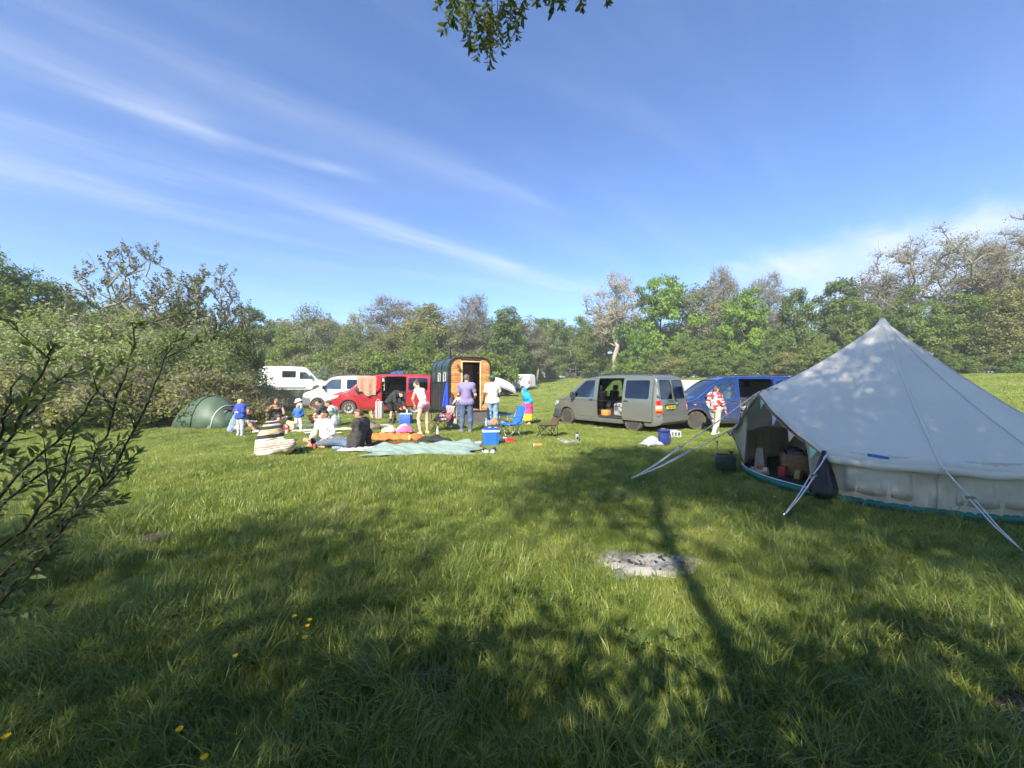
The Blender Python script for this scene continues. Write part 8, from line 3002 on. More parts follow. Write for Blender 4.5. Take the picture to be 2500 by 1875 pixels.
# 7 dark haired man in charcoal tee, reaching out
x, y = gp(795, 1037)
person('dark haired man in charcoal tee shirt reaching out his hand over the picnic', (x, y, tz(x, y)), 188, 1.80,
	   sit(chest=(.06, 0, .29), waist=(.02, 0, .17), neck=(.09, 0, .375), head=(.145, 0, .46), shL=(.07, -.10, .355), shR=(.07, .10, .355), elL=(.15, -.15, .22), elR=(.17, .12, .26),
		   wrL=(.27, -.10, .20), wrR=(.285, .07, .345), knL=(.25, -.14, .15), knR=(.25, .14, .18), anL=(.20, -.03, .04), anR=(.30, .06, .03)),
	   look=(-.90, -.15, -.42), skin='warm', hair=('dark', 'short'), shoe=C_boot, garments=[('trousers', LEG, .018, C_navy), ('tee_shirt', SS, .034, C_dtee, dict(hem=-.10, collar=.01))])
# 8 man in the sage shirt
x, y = gp(817, 1041)
person('man in loose sage green shirt sitting in profile facing left', (x, y + .05, tz(x, y)), 186, 1.78,
	   sit(chest=(.04, 0, .285), waist=(.0, 0, .17), neck=(.085, 0, .37), head=(.14, 0, .455), shL=(.05, -.11, .345), shR=(.05, .11, .345), elL=(.15, -.14, .20), elR=(.14, .14, .2),
		   wrL=(.28, -.06, .20), wrR=(.27, .08, .16), knL=(.26, -.12, .17), knR=(.26, .12, .15), anL=(.34, -.06, .03), anR=(.30, .04, .03)),
	   look=(-.93, -.28, -.24), skin='warm', hair=('brown', 'short'), feet='shoe', shoe=None, garments=[('shorts', ['pelvis', 'thighL*.75', 'thighR*.75'], .02, pm('shorts_rose', (.42, .28, .25), .9)),
																								   ('shirt', LS, .042, C_sage, dict(hem=-.14, collar=.015, fold=.009))])
# 9 woman in the white jumper, cross legged, facing us
x, y = gp(788, 1090)
person('woman in white jumper sitting cross legged facing the camera', (x, y + .15, tz(x, y)), -98, 1.66,
	   sit(waist=(.0, 0, .17), chest=(.01, 0, .28), neck=(.02, 0, .37), head=(.035, 0, .465), elL=(.05, -.155, .20), elR=(.05, .155, .20), wrL=(.20, -.10, .13), wrR=(.20, .10, .13),
		   knL=(.14, -.23, .10), knR=(.14, .23, .10), anL=(.20, .10, .045), anR=(.25, -.10, .045)),
	   look=(-.22, -.97, -.06), skin='tan', hair=('dark', 'bun'), female=True, shoe=None, footdir=dict(L=(.2, 1, -.1), R=(.2, -1, -.1)),
	   extra_hair=[((-.06, 0, -.02), (-.08, 0, -.06), .06, .04)],
	   garments=[('shorts', ['pelvis', 'thighL*.35', 'thighR*.35'], .016, C_white), ('jumper', LS, .038, C_wool, dict(hem=-.11, collar=-.01, fold=.006))])
# 10 man with sunglasses in the dark checked jacket, legs stretched to the left
x, y = gp(862, 1096)
p = person('man in dark checked jacket and sunglasses leaning back with legs stretched out', (x, y + .12, tz(x, y)), 176, 1.80,
		   sit(waist=(-.03, 0, .155), chest=(-.065, 0, .27), neck=(-.075, 0, .365), head=(-.05, 0, .46), shL=(-.075, -.11, .345), shR=(-.075, .11, .345), elL=(-.125, -.16, .19), elR=(-.12, .14, .19),
			   wrL=(-.09, -.175, .045), wrR=(-.11, .16, .05), knL=(.25, -.075, .095), knR=(.245, .06, .10), anL=(.50, -.07, .06), anR=(.495, .06, .06), hdL=(.4, -.2, -.3)),
		   look=(-.97, -.20, -.10), skin='warm', hair=('brown', 'short'), feet='boot', shoe=C_boot, eyes=False, footdir=dict(L=(.3, -.1, 1), R=(.3, .1, 1)),
		   garments=[('jeans', LEG, .020, pm('jeans_slate', (.105, .14, .19), .9, var=.2)), ('jacket', LS, .050, C_jack, dict(hem=-.16, fold=.007, prims=lambda W, s, f, r: [('cap', W['pelvis'], W['waist'], .15 * s, .13 * s)]))])
hc, lk, rt, upv, hs, s = p[3]
g = MB()
for sg in (-1, 1):
	c0 = hc + lk * .096 * hs + upv * .012 * hs + rt * sg * .034 * hs
	g.lathe([(0, -.004), (.026, -.004), (.027, .004), (0, .006)], 12, c=c0, rot=Vector(lk).to_track_quat('Z', 'Y').to_euler())
	g.tube([c0 + rt * sg * .02, hc + rt * sg * .084 * hs + upv * .02 * hs], .005, 5)
g.build('sunglasses', M_plast, p[0])
# 11 person in black bending to the cool box
x, y = gp(961, 1034)
person('person in black shirt and shorts bending down beside the smaller cool box', (x, y, tz(x, y)), -28, 1.70,
	   dict(pelvis=(-.10, 0, .50), waist=(-.04, 0, .575), chest=(.08, 0, .655), neck=(.16, 0, .685), head=(.235, 0, .66), shL=(.12, -.10, .655), shR=(.12, .10, .655), elL=(.16, -.13, .50), elR=(.17, .13, .5),
			wrL=(.24, -.08, .38), wrR=(.25, .07, .37), hiL=(-.10, -.055, .495), hiR=(-.10, .055, .495), knL=(.0, -.065, .275), knR=(.0, .065, .275), anL=(-.03, -.065, .045), anR=(-.03, .065, .045)),
	   look=(.55, -.62, -.55), up=(.5, -.2, .8), skin='light', hair=('dark', 'short'), shoe=C_boot, feet='boot', h=.014,
	   garments=[('shorts', ['pelvis', 'thighL*.85', 'thighR*.85'], .030, C_black), ('shirt', LS, .040, pm('shirt_black', (.030, .031, .033), .9, var=.2), dict(hem=-.16, fold=.007, freq=20))])
# 12 woman in the white top and patterned swimsuit bottoms, bending forward
x, y = gp(1033, 1059)
M_swim = pm('swim_pattern', (.72, .70, .72), .8, var=0, col2=(.50, .05, .14), scale=11)
person('barefoot woman in white top and patterned swim bottoms bending forward', (x, y, tz(x, y)), 148, 1.72,
	   dict(pelvis=(-.02, 0, .53), waist=(.0, 0, .62), chest=(.075, 0, .735), neck=(.115, 0, .81), head=(.165, 0, .885), shL=(.09, -.085, .785), shR=(.09, .085, .785), elL=(.15, -.10, .63), elR=(.15, .09, .62),
			wrL=(.17, -.03, .50), wrR=(.17, .04, .50), knL=(.03, -.08, .28), knR=(-.02, .075, .285), anL=(-.02, -.085, .04), anR=(-.03, .075, .04), hiL=(-.02, -.055, .52), hiR=(-.02, .055, .52)),
	   look=(-.72, .25, -.62), up=(-.3, .2, .9), skin='pink', hair=('brown', 'bun'), female=True, shoe=None, eyes=False, extra_hair=[((-.06, 0, .08), (-.09, 0, .11), .042, .036)],
	   garments=[('swim_bottoms', ['pelvis', 'thighL*.10', 'thighR*.10'], .008, M_swim, dict(clips=[((-.02, 0, .59), (0, 0, 1))], fold=.002)),
				 ('white_top', ['torso'], .010, C_white, dict(hem=.13, collar=-.06, fold=.002))])
# 13 toddler in dungarees on the ramp
hb_p = hm @ Vector((.20, -.62, .25))
person('dark haired toddler in white top and dungarees climbing the trailer ramp', (hb_p.x, hb_p.y, hb_p.z), 60, .90,
	   dict(head=(.03, 0, .885), neck=(.01, 0, .79), chest=(.0, 0, .70), shL=(0, -.10, .765), shR=(0, .10, .765), elL=(-.02, -.20, .66), elR=(.05, .17, .66), wrL=(-.04, -.28, .55), wrR=(.14, .16, .64)),
	   look=(.6, .6, -.2), skin='light', hair=('dark', 'bob'), child=1.1, h=.012, shoe=None, eyes=False,
	   garments=[('long_sleeve_top', LS, .016, C_white, dict(hem=0, collar=.01)), ('dungarees', ['pelvis', 'thighL', 'thighR', 'calfL*.9', 'calfR*.9', 'torso'], .026, C_jean, dict(clips=[((0, 0, .72), (0, 0, 1))]))])
# 14 tall man in the purple tee, back to us
x, y = gp(1139, 1054)
person('tall man in purple tee shirt and blue jeans with his back to the camera', (x, y, tz(x, y)), 86, 1.86,
	   dict(elL=(.05, -.145, .655), elR=(.02, .15, .645), wrL=(.15, -.07, .68), wrR=(.12, .12, .60), anL=(-.01, -.085, .045), anR=(.01, .065, .045), knL=(.02, -.075, .285), knR=(.02, .065, .285)),
	   look=(.35, .92, -.1), skin='light', hair=('grey', 'short'), shoe=C_shoeg, eyes=False, footdir=dict(L=(.75, -.65, 0), R=(1, .2, 0)),
	   garments=[('jeans', LEG, .016, C_jean, dict(fold=.0045)), ('tee_shirt', SS, .034, C_purple, dict(hem=-.10, fold=.004))])
# 15 man with the green cap and white tee, back to us
x, y = gp(1203, 1044)
p = person('man with green cap and printed white tee shirt, back to the camera', (x, y, tz(x, y)), 100, 1.84,
		   dict(elL=(-.01, -.155, .65), elR=(.01, .14, .65), wrL=(.05, -.17, .51), wrR=(.10, .10, .54), head=(.015, -.008, .925)),
		   look=(-.62, .75, -.1), skin='brown', hair=('dark', 'short'), shoe=C_shoe, eyes=False,
		   garments=[('jeans', LEG, .022, C_jeanl, dict(fold=.0045)), ('tee_shirt', SS, .040, C_white, dict(hem=-.10, fold=.004))])
hat(p, pm('cap_green', (.030, .13, .085), .8, var=.1), 'cap')
M_tp = pm('print_coral', (.70, .16, .16), .8, var=.05)
d = np.array([math.cos(R(100)), math.sin(R(100)), 0])
for k, (tx_t, sz_, dz_, dx_) in enumerate((('Beckus', .085, .045, .03), ('tt', .075, -.02, .03), ('*', .11, -.075, .03))):
	o = obj('back_print', text_mesh(tx_t, sz_), p[0], M_tp)
	q = p[1]['chest'] - d * .19 + np.array([.03, 0, dz_ + .03])
	o.matrix_local = Matrix.Translation(Vector(q)) @ Euler((R(90), 0, R(10))).to_matrix().to_4x4()
# 16 child wrapped in the hooded towel
x, y = gp(1289, 1033)
M_tow = bands('towel_three_bands', [(0, (.78, .66, .035)), (.215, (.78, .06, .24)), (.54, (.015, .30, .62))], lo=.15, hi=1.42)
p = person('barefoot child wrapped in a blue, pink and yellow hooded towel', (x, y, tz(x, y)), 205, 1.43,
		   dict(chest=(.03, 0, .73), neck=(.07, 0, .81), head=(.125, 0, .90), shL=(.04, -.10, .79), shR=(.04, .10, .79), elL=(-.02, -.17, .64), elR=(-.02, .15, .64), wrL=(.08, -.10, .56), wrR=(.08, .10, .56)),
		   look=(-.88, -.30, -.36), skin='pink', hair=None, child=.35, shoe=None, h=.0135,
		   garments=[('hooded_towel', ['torso', 'pelvis', 'uarmL', 'uarmR', 'farmL', 'farmR', 'thighL', 'thighR'], .045, M_tow,
					  dict(fold=.009, freq=18, k=.08, clips=[((0, 0, .125), (0, 0, -1))],
						   prims=lambda W, s, f, r: [('cap', (W['pelvis'] + np.array([0, 0, -.05])), (W['knL'] + W['knR']) / 2 + np.array([0, 0, -.26]), .180 * s, .200 * s), ('cap', W['neck'], W['chest'], .12 * s, .16 * s)]))])
hc, lk, rt, upv, hs, s = p[3]
V, Q = mesh_sdf([('ell', hc + upv * .02 * hs - lk * .02 * hs, np.array([rt, lk, upv]), np.array([.108, .125, .128]) * hs), ('cap', hc - upv * .06 * hs - lk * .03 * hs, p[1]['neck'] - lk * .03, .10 * hs, .11 * hs)],
				.0135, 0, .03, [('corner', (hc + lk * .055 * hs, -lk), (hc + upv * .075 * hs, upv))], (.004, 30, 3))
obj('towel_hood', mesh_np('towel_hood', V, [Q], [pm('towel_cyan', (.015, .30, .62), .95, var=.1)], True), p[0])
# 17 woman in the red patterned jumper walking to the right
x, y = gp(1746, 1063, -.07)
def jumper_pattern():
	m = bpy.data.materials.new('jumper_red_pattern')
	m.use_nodes = True
	nt = m.node_tree
	b = nt.nodes['Principled BSDF']
	b.inputs['Roughness'].default_value = .95
	tc = nt.nodes.new('ShaderNodeTexCoord')
	mp = nt.nodes.new('ShaderNodeMapping')
	mp.inputs['Scale'].default_value = (1, 1, 1.3)
	nt.links.new(tc.outputs['Object'], mp.inputs[0])
	vo = nt.nodes.new('ShaderNodeTexVoronoi')
	vo.distance = 'MANHATTAN'
	vo.inputs['Scale'].default_value = 11
	vo.inputs['Randomness'].default_value = .6
	nt.links.new(mp.outputs[0], vo.inputs['Vector'])
	sp = nt.nodes.new('ShaderNodeSeparateColor')
	nt.links.new(vo.outputs['Color'], sp.inputs[0])
	cr = nt.nodes.new('ShaderNodeValToRGB')
	cr.color_ramp.interpolation = 'CONSTANT'
	for i, (pp, c) in enumerate([(0, (.52, .035, .03)), (.42, (.72, .66, .58)), (.68, (.085, .075, .055)), (.86, (.30, .32, .42))]):
		e = cr.color_ramp.elements[i] if i < 2 else cr.color_ramp.elements.new(pp)
		e.position = pp
		e.color = (*c, 1)
	nt.links.new(sp.outputs[0], cr.inputs[0])
	nt.links.new(cr.outputs[0], b.inputs['Base Color'])
	return m
person('woman in red and white patterned jumper and beige trousers walking past the blue van', (x, y, tz(x, y)), 28, 1.52,
	   dict(hiL=(0, -.055, .525), hiR=(0, .055, .525), knL=(.07, -.06, .29), knR=(-.015, .06, .285), anL=(.14, -.065, .05), anR=(-.135, .06, .06), elL=(-.03, -.145, .65), elR=(.05, .14, .64),
			wrL=(.03, -.13, .51), wrR=(.13, .13, .49), head=(.025, 0, .915)),
	   look=(.80, .55, -.22), skin='light', hair=('auburn', 'bun'), female=True, shoe=C_shoe, extra_hair=[((-.05, 0, .085), (-.075, 0, .12), .045, .035)],
	   garments=[('trousers', LEG, .030, C_beige, dict(fold=.006)), ('jumper', LS, .044, jumper_pattern(), dict(hem=-.03, collar=.04))])
# ------------------------------------------------------------------ old fire scar, near plants
FS = thing('fire_pit', 'old campfire scar of white ash and charcoal in the grass', 'fire pit', (FIRE[0], FIRE[1], 0))
M_ash = bpy.data.materials.new('ash')
M_ash.use_nodes = True
def ash_nodes():
	nt = M_ash.node_tree
	n, l = nt.nodes, nt.links
	b = n['Principled BSDF']
	b.inputs['Roughness'].default_value = .95
	tc = n.new('ShaderNodeTexCoord')
	def nz(s, d):
		q = n.new('ShaderNodeTexNoise')
		q.inputs['Scale'].default_value = s
		q.inputs['Detail'].default_value = d
		l.new(tc.outputs['Object'], q.inputs['Vector'])
		return q.outputs['Fac']
	def mix(f, a, b_, c1, c2):
		r = n.new('ShaderNodeMapRange')
		r.inputs['From Min'].default_value, r.inputs['From Max'].default_value = a, b_
		l.new(f, r.inputs['Value'])
		x = n.new('ShaderNodeMixRGB')
		l.new(r.outputs[0], x.inputs['Fac'])
		for k, c in ((1, c1), (2, c2)):
			if isinstance(c, tuple):
				x.inputs['Color%d' % k].default_value = (*c, 1)
			else:
				l.new(c, x.inputs['Color%d' % k])
		return x.outputs[0]
	a = mix(nz(22, 8), .35, .65, (.20, .19, .18), (.40, .375, .35))
	a = mix(nz(9, 6), .55, .64, a, (.075, .072, .070))
	a = mix(nz(4.5, 4), .52, .66, a, (.15, .11, .075))
	l.new(a, b.inputs['Base Color'])
	bp = n.new('ShaderNodeBump')
	bp.inputs['Distance'].default_value = .02
	l.new(nz(30, 6), bp.inputs['Height'])
	l.new(bp.outputs[0], b.inputs['Normal'])
ash_nodes()
V, F = [], []
nr, na = 14, 48
for i in range(nr + 1):
	for k in range(na):
		a = 2 * math.pi * k / na
		q = i / nr
		wob = 1 + .12 * math.sin(3 * a + 1) + .07 * math.sin(7 * a)
		x, y = .46 * q * math.cos(a) * wob, .29 * q * math.sin(a) * wob
		z = tz(FIRE[0] + x, FIRE[1] + y) + .010 + .014 * (1 - q) * (.4 + .6 * math.sin(x * 14 + y * 9) ** 2)
		V.append((x, y, z - (.02 if i == nr else 0)))
for i in range(nr):
	for k in range(na):
		k2 = (k + 1) % na
		F.append((i * na + k, i * na + k2, (i + 1) * na + k2, (i + 1) * na + k))
me = bpy.data.meshes.new('ash_bed')
me.from_pydata(V, [], F)
me.shade_smooth()
obj('ash_bed', me, FS, M_ash)
rs = random.Random(21)
M_char = pm('charcoal', (.018, .018, .019), .7, var=.4, bump=.01, bscale=40)
M_slab = pm('ash_slab', (.46, .42, .37), .9, var=.12, scale=7, bump=.004, bscale=30)
for i in range(42):
	a, q = rs.uniform(0, 6.28), math.sqrt(rs.uniform(0, .95))
	x, y = .36 * q * math.cos(a), .20 * q * math.sin(a) + .03
	s = rs.uniform(.008, .028)
	if i > 3 and (x + .05) ** 2 / .04 + (y + .12) ** 2 / .012 < 1:
		continue
	MB().box((x, y, tz(FIRE[0] + x, FIRE[1] + y) + .022), (s * 1.6, s, s * .6), rot=(rs.uniform(-.5, .5), rs.uniform(-.5, .5), rs.uniform(0, 3)), bev=s * .2).build('charcoal', M_char if i % 3 else M_ash, FS)
for x, y, w, d, a in ((-.10, -.14, .26, .13, .1), (.10, -.20, .16, .09, -.3), (-.28, -.05, .13, .09, .5)):
	MB().box((x, y, tz(FIRE[0] + x, FIRE[1] + y) + .024), (w, d, .012), rot=(.03, .02, a), bev=.005).build('ash_crust', M_slab, FS, sharp=60)
# mud patches
M_mud = pm('mud', (.075, .052, .038), .95, var=.35, scale=8, bump=.02, bscale=25)
for nm, (mx_, my_, rx_, ry_), lb in (('mud_patch', (2.55, 1.72, .38, .25), 'dark bare earth patch at the lower right corner'), ('mud_patch', (-3.6, 3.85, .24, .17), 'small brown mole earth patch in the left grass'),
									 ('dead_grass_patch', (-.42, 2.02, .18, .12), 'patch of bare brown soil under dead grass in front')):
	V, F = [], []
	for i in range(6):
		for k in range(24):
			a = 2 * math.pi * k / 24
			x, y = mx_ + rx_ * i / 5 * math.cos(a), my_ + ry_ * i / 5 * math.sin(a)
			V.append((x, y, tz(x, y) + .012 + .03 * (1 - i / 5) * rs.uniform(.4, 1) - (.03 if i == 5 else 0)))
	for i in range(5):
		for k in range(24):
			k2 = (k + 1) % 24
			F.append((i * 24 + k, i * 24 + k2, (i + 1) * 24 + k2, (i + 1) * 24 + k))
	me = bpy.data.meshes.new(nm)
	me.from_pydata(V, [], F)
	me.shade_smooth()
	tag(obj(nm, me, None, M_mud), kind='structure')
# ------------------------------------------------------------------ sapling at the left edge and the twigs hanging in at the top
M_leafn = leaf_mat('leaf_sallow', [(.075, .098, .036), (.115, .145, .052), (.16, .19, .075), (.21, .235, .10)], trans=.3, rough=.5, spec=.35, noise=2.0)
M_leafu = leaf_mat('leaf_overhead', [(.045, .062, .016), (.075, .098, .026), (.11, .13, .040), (.16, .17, .06)], trans=.4, rough=.5, spec=.3, noise=3.0)
M_stem = pm('stem_dark', (.040, .030, .024), .8, var=.3)
def leaf_mesh(L_, w, fold, curl, mat, name='leaf'):
	"""pointed oval leaf with a midrib fold, 16 faces"""
	V, F = [], []
	n = 6
	for i in range(n + 1):
		t = i / n
		ww = w * (math.sin(math.pi * min(1, t * .93 + .05)) ** .75) * (1.05 - .25 * t)
		z = -curl * t * t
		V += [(t * L_, -ww / 2, z + fold * ww), (t * L_, 0, z), (t * L_, ww / 2, z + fold * ww)]
	for i in range(n):
		for j in range(2):
			F.append((i * 3 + j, (i + 1) * 3 + j, (i + 1) * 3 + j + 1, i * 3 + j + 1))
	me = bpy.data.meshes.new(name)
	me.from_pydata(V, [], F)
	me.shade_smooth()
	me.materials.append(mat)
	return me
def frame(d, up, roll):
	d = Vector(d).normalized()
	s = d.cross(Vector(up))
	s = s.normalized() if s.length > 1e-4 else d.orthogonal().normalized()
	u = s.cross(d)
	M = Matrix((d, -s, u)).transposed()
	return M @ Matrix.Rotation(roll, 3, 'X')
def sprigs(root, stems, leafm, mat, dens, maxparts, seed, spread=.75, petiole=.01, start=.22, smin=.6, smax=1.15):
	"""leaves spiralling up stems; the largest stay single objects, the rest join into one part"""
	rg = random.Random(seed)
	items = []
	for pts, r0 in stems:
		pts = [Vector(p) for p in pts]
		ln = [(pts[i + 1] - pts[i]).length for i in range(len(pts) - 1)]
		tot = sum(ln)
		n = max(4, int(tot * dens))
		for k in range(n):
			s = start + (1 - start) * (k + rg.random()) / n
			d = s * tot
			i = 0
			while i < len(ln) - 1 and d > ln[i]:
				d -= ln[i]
				i += 1
			p = pts[i].lerp(pts[i + 1], min(1, d / ln[i]))
			ax = (pts[i + 1] - pts[i]).normalized()
			a = k * 2.4 + rg.uniform(-.4, .4)
			o = ax.orthogonal().normalized()
			o = Matrix.Rotation(a, 3, ax) @ o
			dr = (o * spread + ax * rg.uniform(.45, 1.0) + Vector((0, 0, rg.uniform(-.25, .2)))).normalized()
			items.append((p + o * petiole, dr, rg.uniform(smin, smax) * (1.0 if s < .9 else .85), rg.uniform(-.7, .7), ax))
		for q in range(5):       # tuft at the tip
			ax = (pts[-1] - pts[-2]).normalized()
			o = Matrix.Rotation(q * 1.256, 3, ax) @ ax.orthogonal().normalized()
			items.append((pts[-1], (ax * 1.1 + o * .7).normalized(), rg.uniform(.5, .85), 0, ax))
	cp = Vector((0, 0, H)) - root.location
	items.sort(key=lambda it: (it[0] - cp).length / it[2])
	rest_v, rest_f = [], []
	for k, (p, dr, s, roll, ax) in enumerate(items):
		M = frame(dr, ax, roll)
		lm = leafm[k % len(leafm)]
		if k < maxparts:
			o = bpy.data.objects.new('leaf', lm)
			COL.objects.link(o)
			o.parent = root
			o.matrix_local = Matrix.Translation(p) @ M.to_4x4() @ Matrix.Scale(s, 4)
		else:
			b = len(rest_v)
			rest_v += [p + M @ (v.co * s) for v in lm.vertices]
			rest_f += [[b + i for i in f.vertices] for f in lm.polygons]
	if rest_v:
		me = bpy.data.meshes.new('foliage')
		me.from_pydata([tuple(v) for v in rest_v], [], rest_f)
		me.shade_smooth()
		me.materials.append(mat)
		tag(obj('foliage', me, root), kind='stuff')
def P3(px, py, Y):
	return Vector(((px - 1250) / 940 * Y, Y, H + (935 - py) / 940 * Y))
SAP = thing('willow_sapling', 'leafy sallow sapling leaning in from the left edge of the foreground', 'sapling', (-2.75, 1.75, tz(-2.75, 1.75)))
raw = [   # stems as they rise: (px, py, distance)
	[(-260, 1500, 1.95), (60, 1330, 2.0), (215, 1150, 2.02), (290, 960, 2.05), (335, 800, 2.05), (342, 790, 2.05)],
	[(-230, 1520, 1.9), (100, 1350, 1.95), (270, 1160, 1.98), (350, 1010, 2.0), (405, 875, 2.0), (432, 830, 2.0)],
	[(-330, 1480, 1.75), (-80, 1330, 1.8), (40, 1160, 1.82), (170, 1050, 1.85), (235, 960, 1.85), (290, 890, 1.85)],
	[(-330, 1430, 1.7), (-120, 1240, 1.7), (10, 1090, 1.72), (75, 960, 1.75), (115, 880, 1.75), (128, 850, 1.75)],
	[(-300, 1560, 1.7), (-60, 1440, 1.72), (60, 1360, 1.75), (160, 1270, 1.78), (250, 1190, 1.8), (335, 1105, 1.8)],
	[(-350, 1500, 1.6), (-160, 1260, 1.6), (-30, 1100, 1.62), (20, 1000, 1.65), (40, 930, 1.65)],
	[(-300, 1680, 1.65), (-100, 1560, 1.65), (10, 1470, 1.68), (90, 1380, 1.7), (150, 1290, 1.7), (205, 1240, 1.7)],
	[(-260, 1400, 2.1), (0, 1240, 2.12), (120, 1140, 2.15), (260, 1110, 2.15), (330, 1060, 2.15)],
	[(-260, 1600, 1.6), (-80, 1400, 1.6), (60, 1290, 1.6), (140, 1180, 1.6), (180, 1060, 1.62)],
	[(-300, 1300, 1.9), (-60, 1100, 1.95), (60, 1020, 2.0), (140, 930, 2.0), (205, 900, 2.0)],
]
stems = []
rg = random.Random(17)
for st_ in raw:
	pts = [P3(*q) - SAP.location for q in st_]
	fine = []
	for i in range(len(pts) - 1):
		for k in range(4):
			fine.append(pts[i].lerp(pts[i + 1], k / 4) + Vector((rg.gauss(0, .006), rg.gauss(0, .006), rg.gauss(0, .006))))
	fine.append(pts[-1])
	fine[0] = Vector((rg.uniform(-.15, .1), rg.uniform(-.15, .15), 0))
	fine[1] = fine[0].lerp(fine[4], .3)
	fine[2] = fine[0].lerp(fine[4], .55)
	fine[3] = fine[0].lerp(fine[4], .78)
	n = len(fine)
	MB().tube(fine, [.0066 * (1 - .80 * i / n) + .0010 for i in range(n)], 6).build('stem', M_stem, SAP, smooth_=True)
	stems.append((fine, .01))
	# side shoots
	for k in range(6, n - 2, 5):
		d = (fine[k + 1] - fine[k]).normalized()
		o = Matrix.Rotation(rg.uniform(0, 6.28), 3, d) @ d.orthogonal().normalized()
		e = (d * 1.0 + o * .8 + Vector((0, 0, .25))).normalized()
		L_ = rg.uniform(.10, .28)
		sh = [fine[k], fine[k] + e * L_ * .5 + Vector((0, 0, .004)), fine[k] + e * L_]
		MB().tube(sh, [.003, .0022, .0012], 5).build('side_shoot', M_stem, SAP, smooth_=True)
		stems.append((sh, .003))
lms = [leaf_mesh(.066, .024, .18, .014, M_leafn), leaf_mesh(.074, .023, .10, -.010, M_leafn), leaf_mesh(.056, .023, .25, .022, M_leafn)]
sprigs(SAP, stems, lms, M_leafn, 62, 300, 5, smin=.5, smax=1.05)
# twigs of the overhanging willow: they belong to the tree the photographer stands under
OV = thing('willow_branch', 'leafy willow branch tip hanging into the top of the picture', 'branch', tuple(P3(1195, -420, 3.1)))
stems = []
def twig(pts, r):
	q = [Vector(p) - OV.location for p in pts]
	fine = []
	for i in range(len(q) - 1):
		for k in range(4):
			fine.append(q[i].lerp(q[i + 1], k / 4) + Vector((rg.gauss(0, .006), rg.gauss(0, .006), rg.gauss(0, .006))))
	fine.append(q[-1])
	n = len(fine)
	MB().tube(fine, [r * (1 - .75 * i / n) for i in range(n)], 6).build('twig', M_stem, OV, smooth_=True)
	stems.append((fine, r))
	return fine
twig([P3(1195, -420, 3.1), P3(1195, -200, 3.1), P3(1192, 40, 3.1), P3(1195, 165, 3.1)], .008)
for (a, b, c_) in [((1160, -120), (1130, 40), (1150, 120)), ((1210, -130), (1235, 30), (1240, 110)), ((1150, -160), (1110, -20), (1105, 55)), ((1110, -30), (1095, 45), (1082, 78)),
				   ((1200, -100), (1180, 60), (1165, 140)), ((1215, -60), (1215, 70), (1225, 125)), ((1130, -80), (1095, -10), (1068, 18)), ((1220, -140), (1252, -10), (1262, 92)),
				   ((1190, -60), (1205, 50), (1190, 120)), ((1170, -90), (1150, 10), (1140, 70)), ((1230, -120), (1250, 0), (1245, 60)), ((1140, -100), (1150, 0), (1170, 60)),
				   ((1100, -200), (1075, -60), (1072, 0))]:
	Y = rg.uniform(2.9, 3.3)
	twig([P3(*a, Y), P3(*b, Y), P3(*c_, Y + rg.uniform(-.1, .1))], .004)
for (a, b, c_) in [((1270, -400), (1300, -120), (1330, -5)), ((1330, -150), (1350, -20), (1345, 22)), ((1330, -120), (1310, -20), (1310, 12)), ((1350, -180), (1375, -40), (1372, 18)),
				   ((1380, -240), (1410, -60), (1420, 22)), ((1440, -260), (1475, -80), (1482, 5)), ((1290, -120), (1278, 20), (1268, 55))]:
	Y = rg.uniform(3.0, 3.3)
	twig([P3(*a, Y), P3(*b, Y), P3(*c_, Y)], .004)
for (a, b) in (((1352, 22), (1338, 52)), ((1222, 20), (1218, 50)), ((1163, 80), (1160, 105)), ((1262, 62), (1261, 82))):     # catkins
	p0, p1 = P3(*a, 3.1) - OV.location, P3(*b, 3.1) - OV.location
	MB().tube([p0, p0.lerp(p1, .3), p0.lerp(p1, .8), p1], [.006, .014, .013, .004], 8).build('catkin', pm('catkin', (.07, .075, .05), .9, var=.4, bump=.01, bscale=120), OV, smooth_=True)
MB().tube([Vector(OV.location) * 0, Vector((.1, -.8, .5)), Vector((.4, -3.5, 1.2)), Vector((.75, -8.2, .9))], [.008, .02, .05, .09], 8).build('limb', M_barkd, OV, smooth_=True)
lmo = [leaf_mesh(.062, .031, .12, .012, M_leafu), leaf_mesh(.055, .029, .18, .004, M_leafu), leaf_mesh(.068, .030, .10, .016, M_leafu)]
st2 = [(f[len(f) // 3:], r) for f, r in stems]
sprigs(OV, st2, lmo, M_leafu, 110, 300, 9, spread=.9, start=.05, smin=.6, smax=1.1)
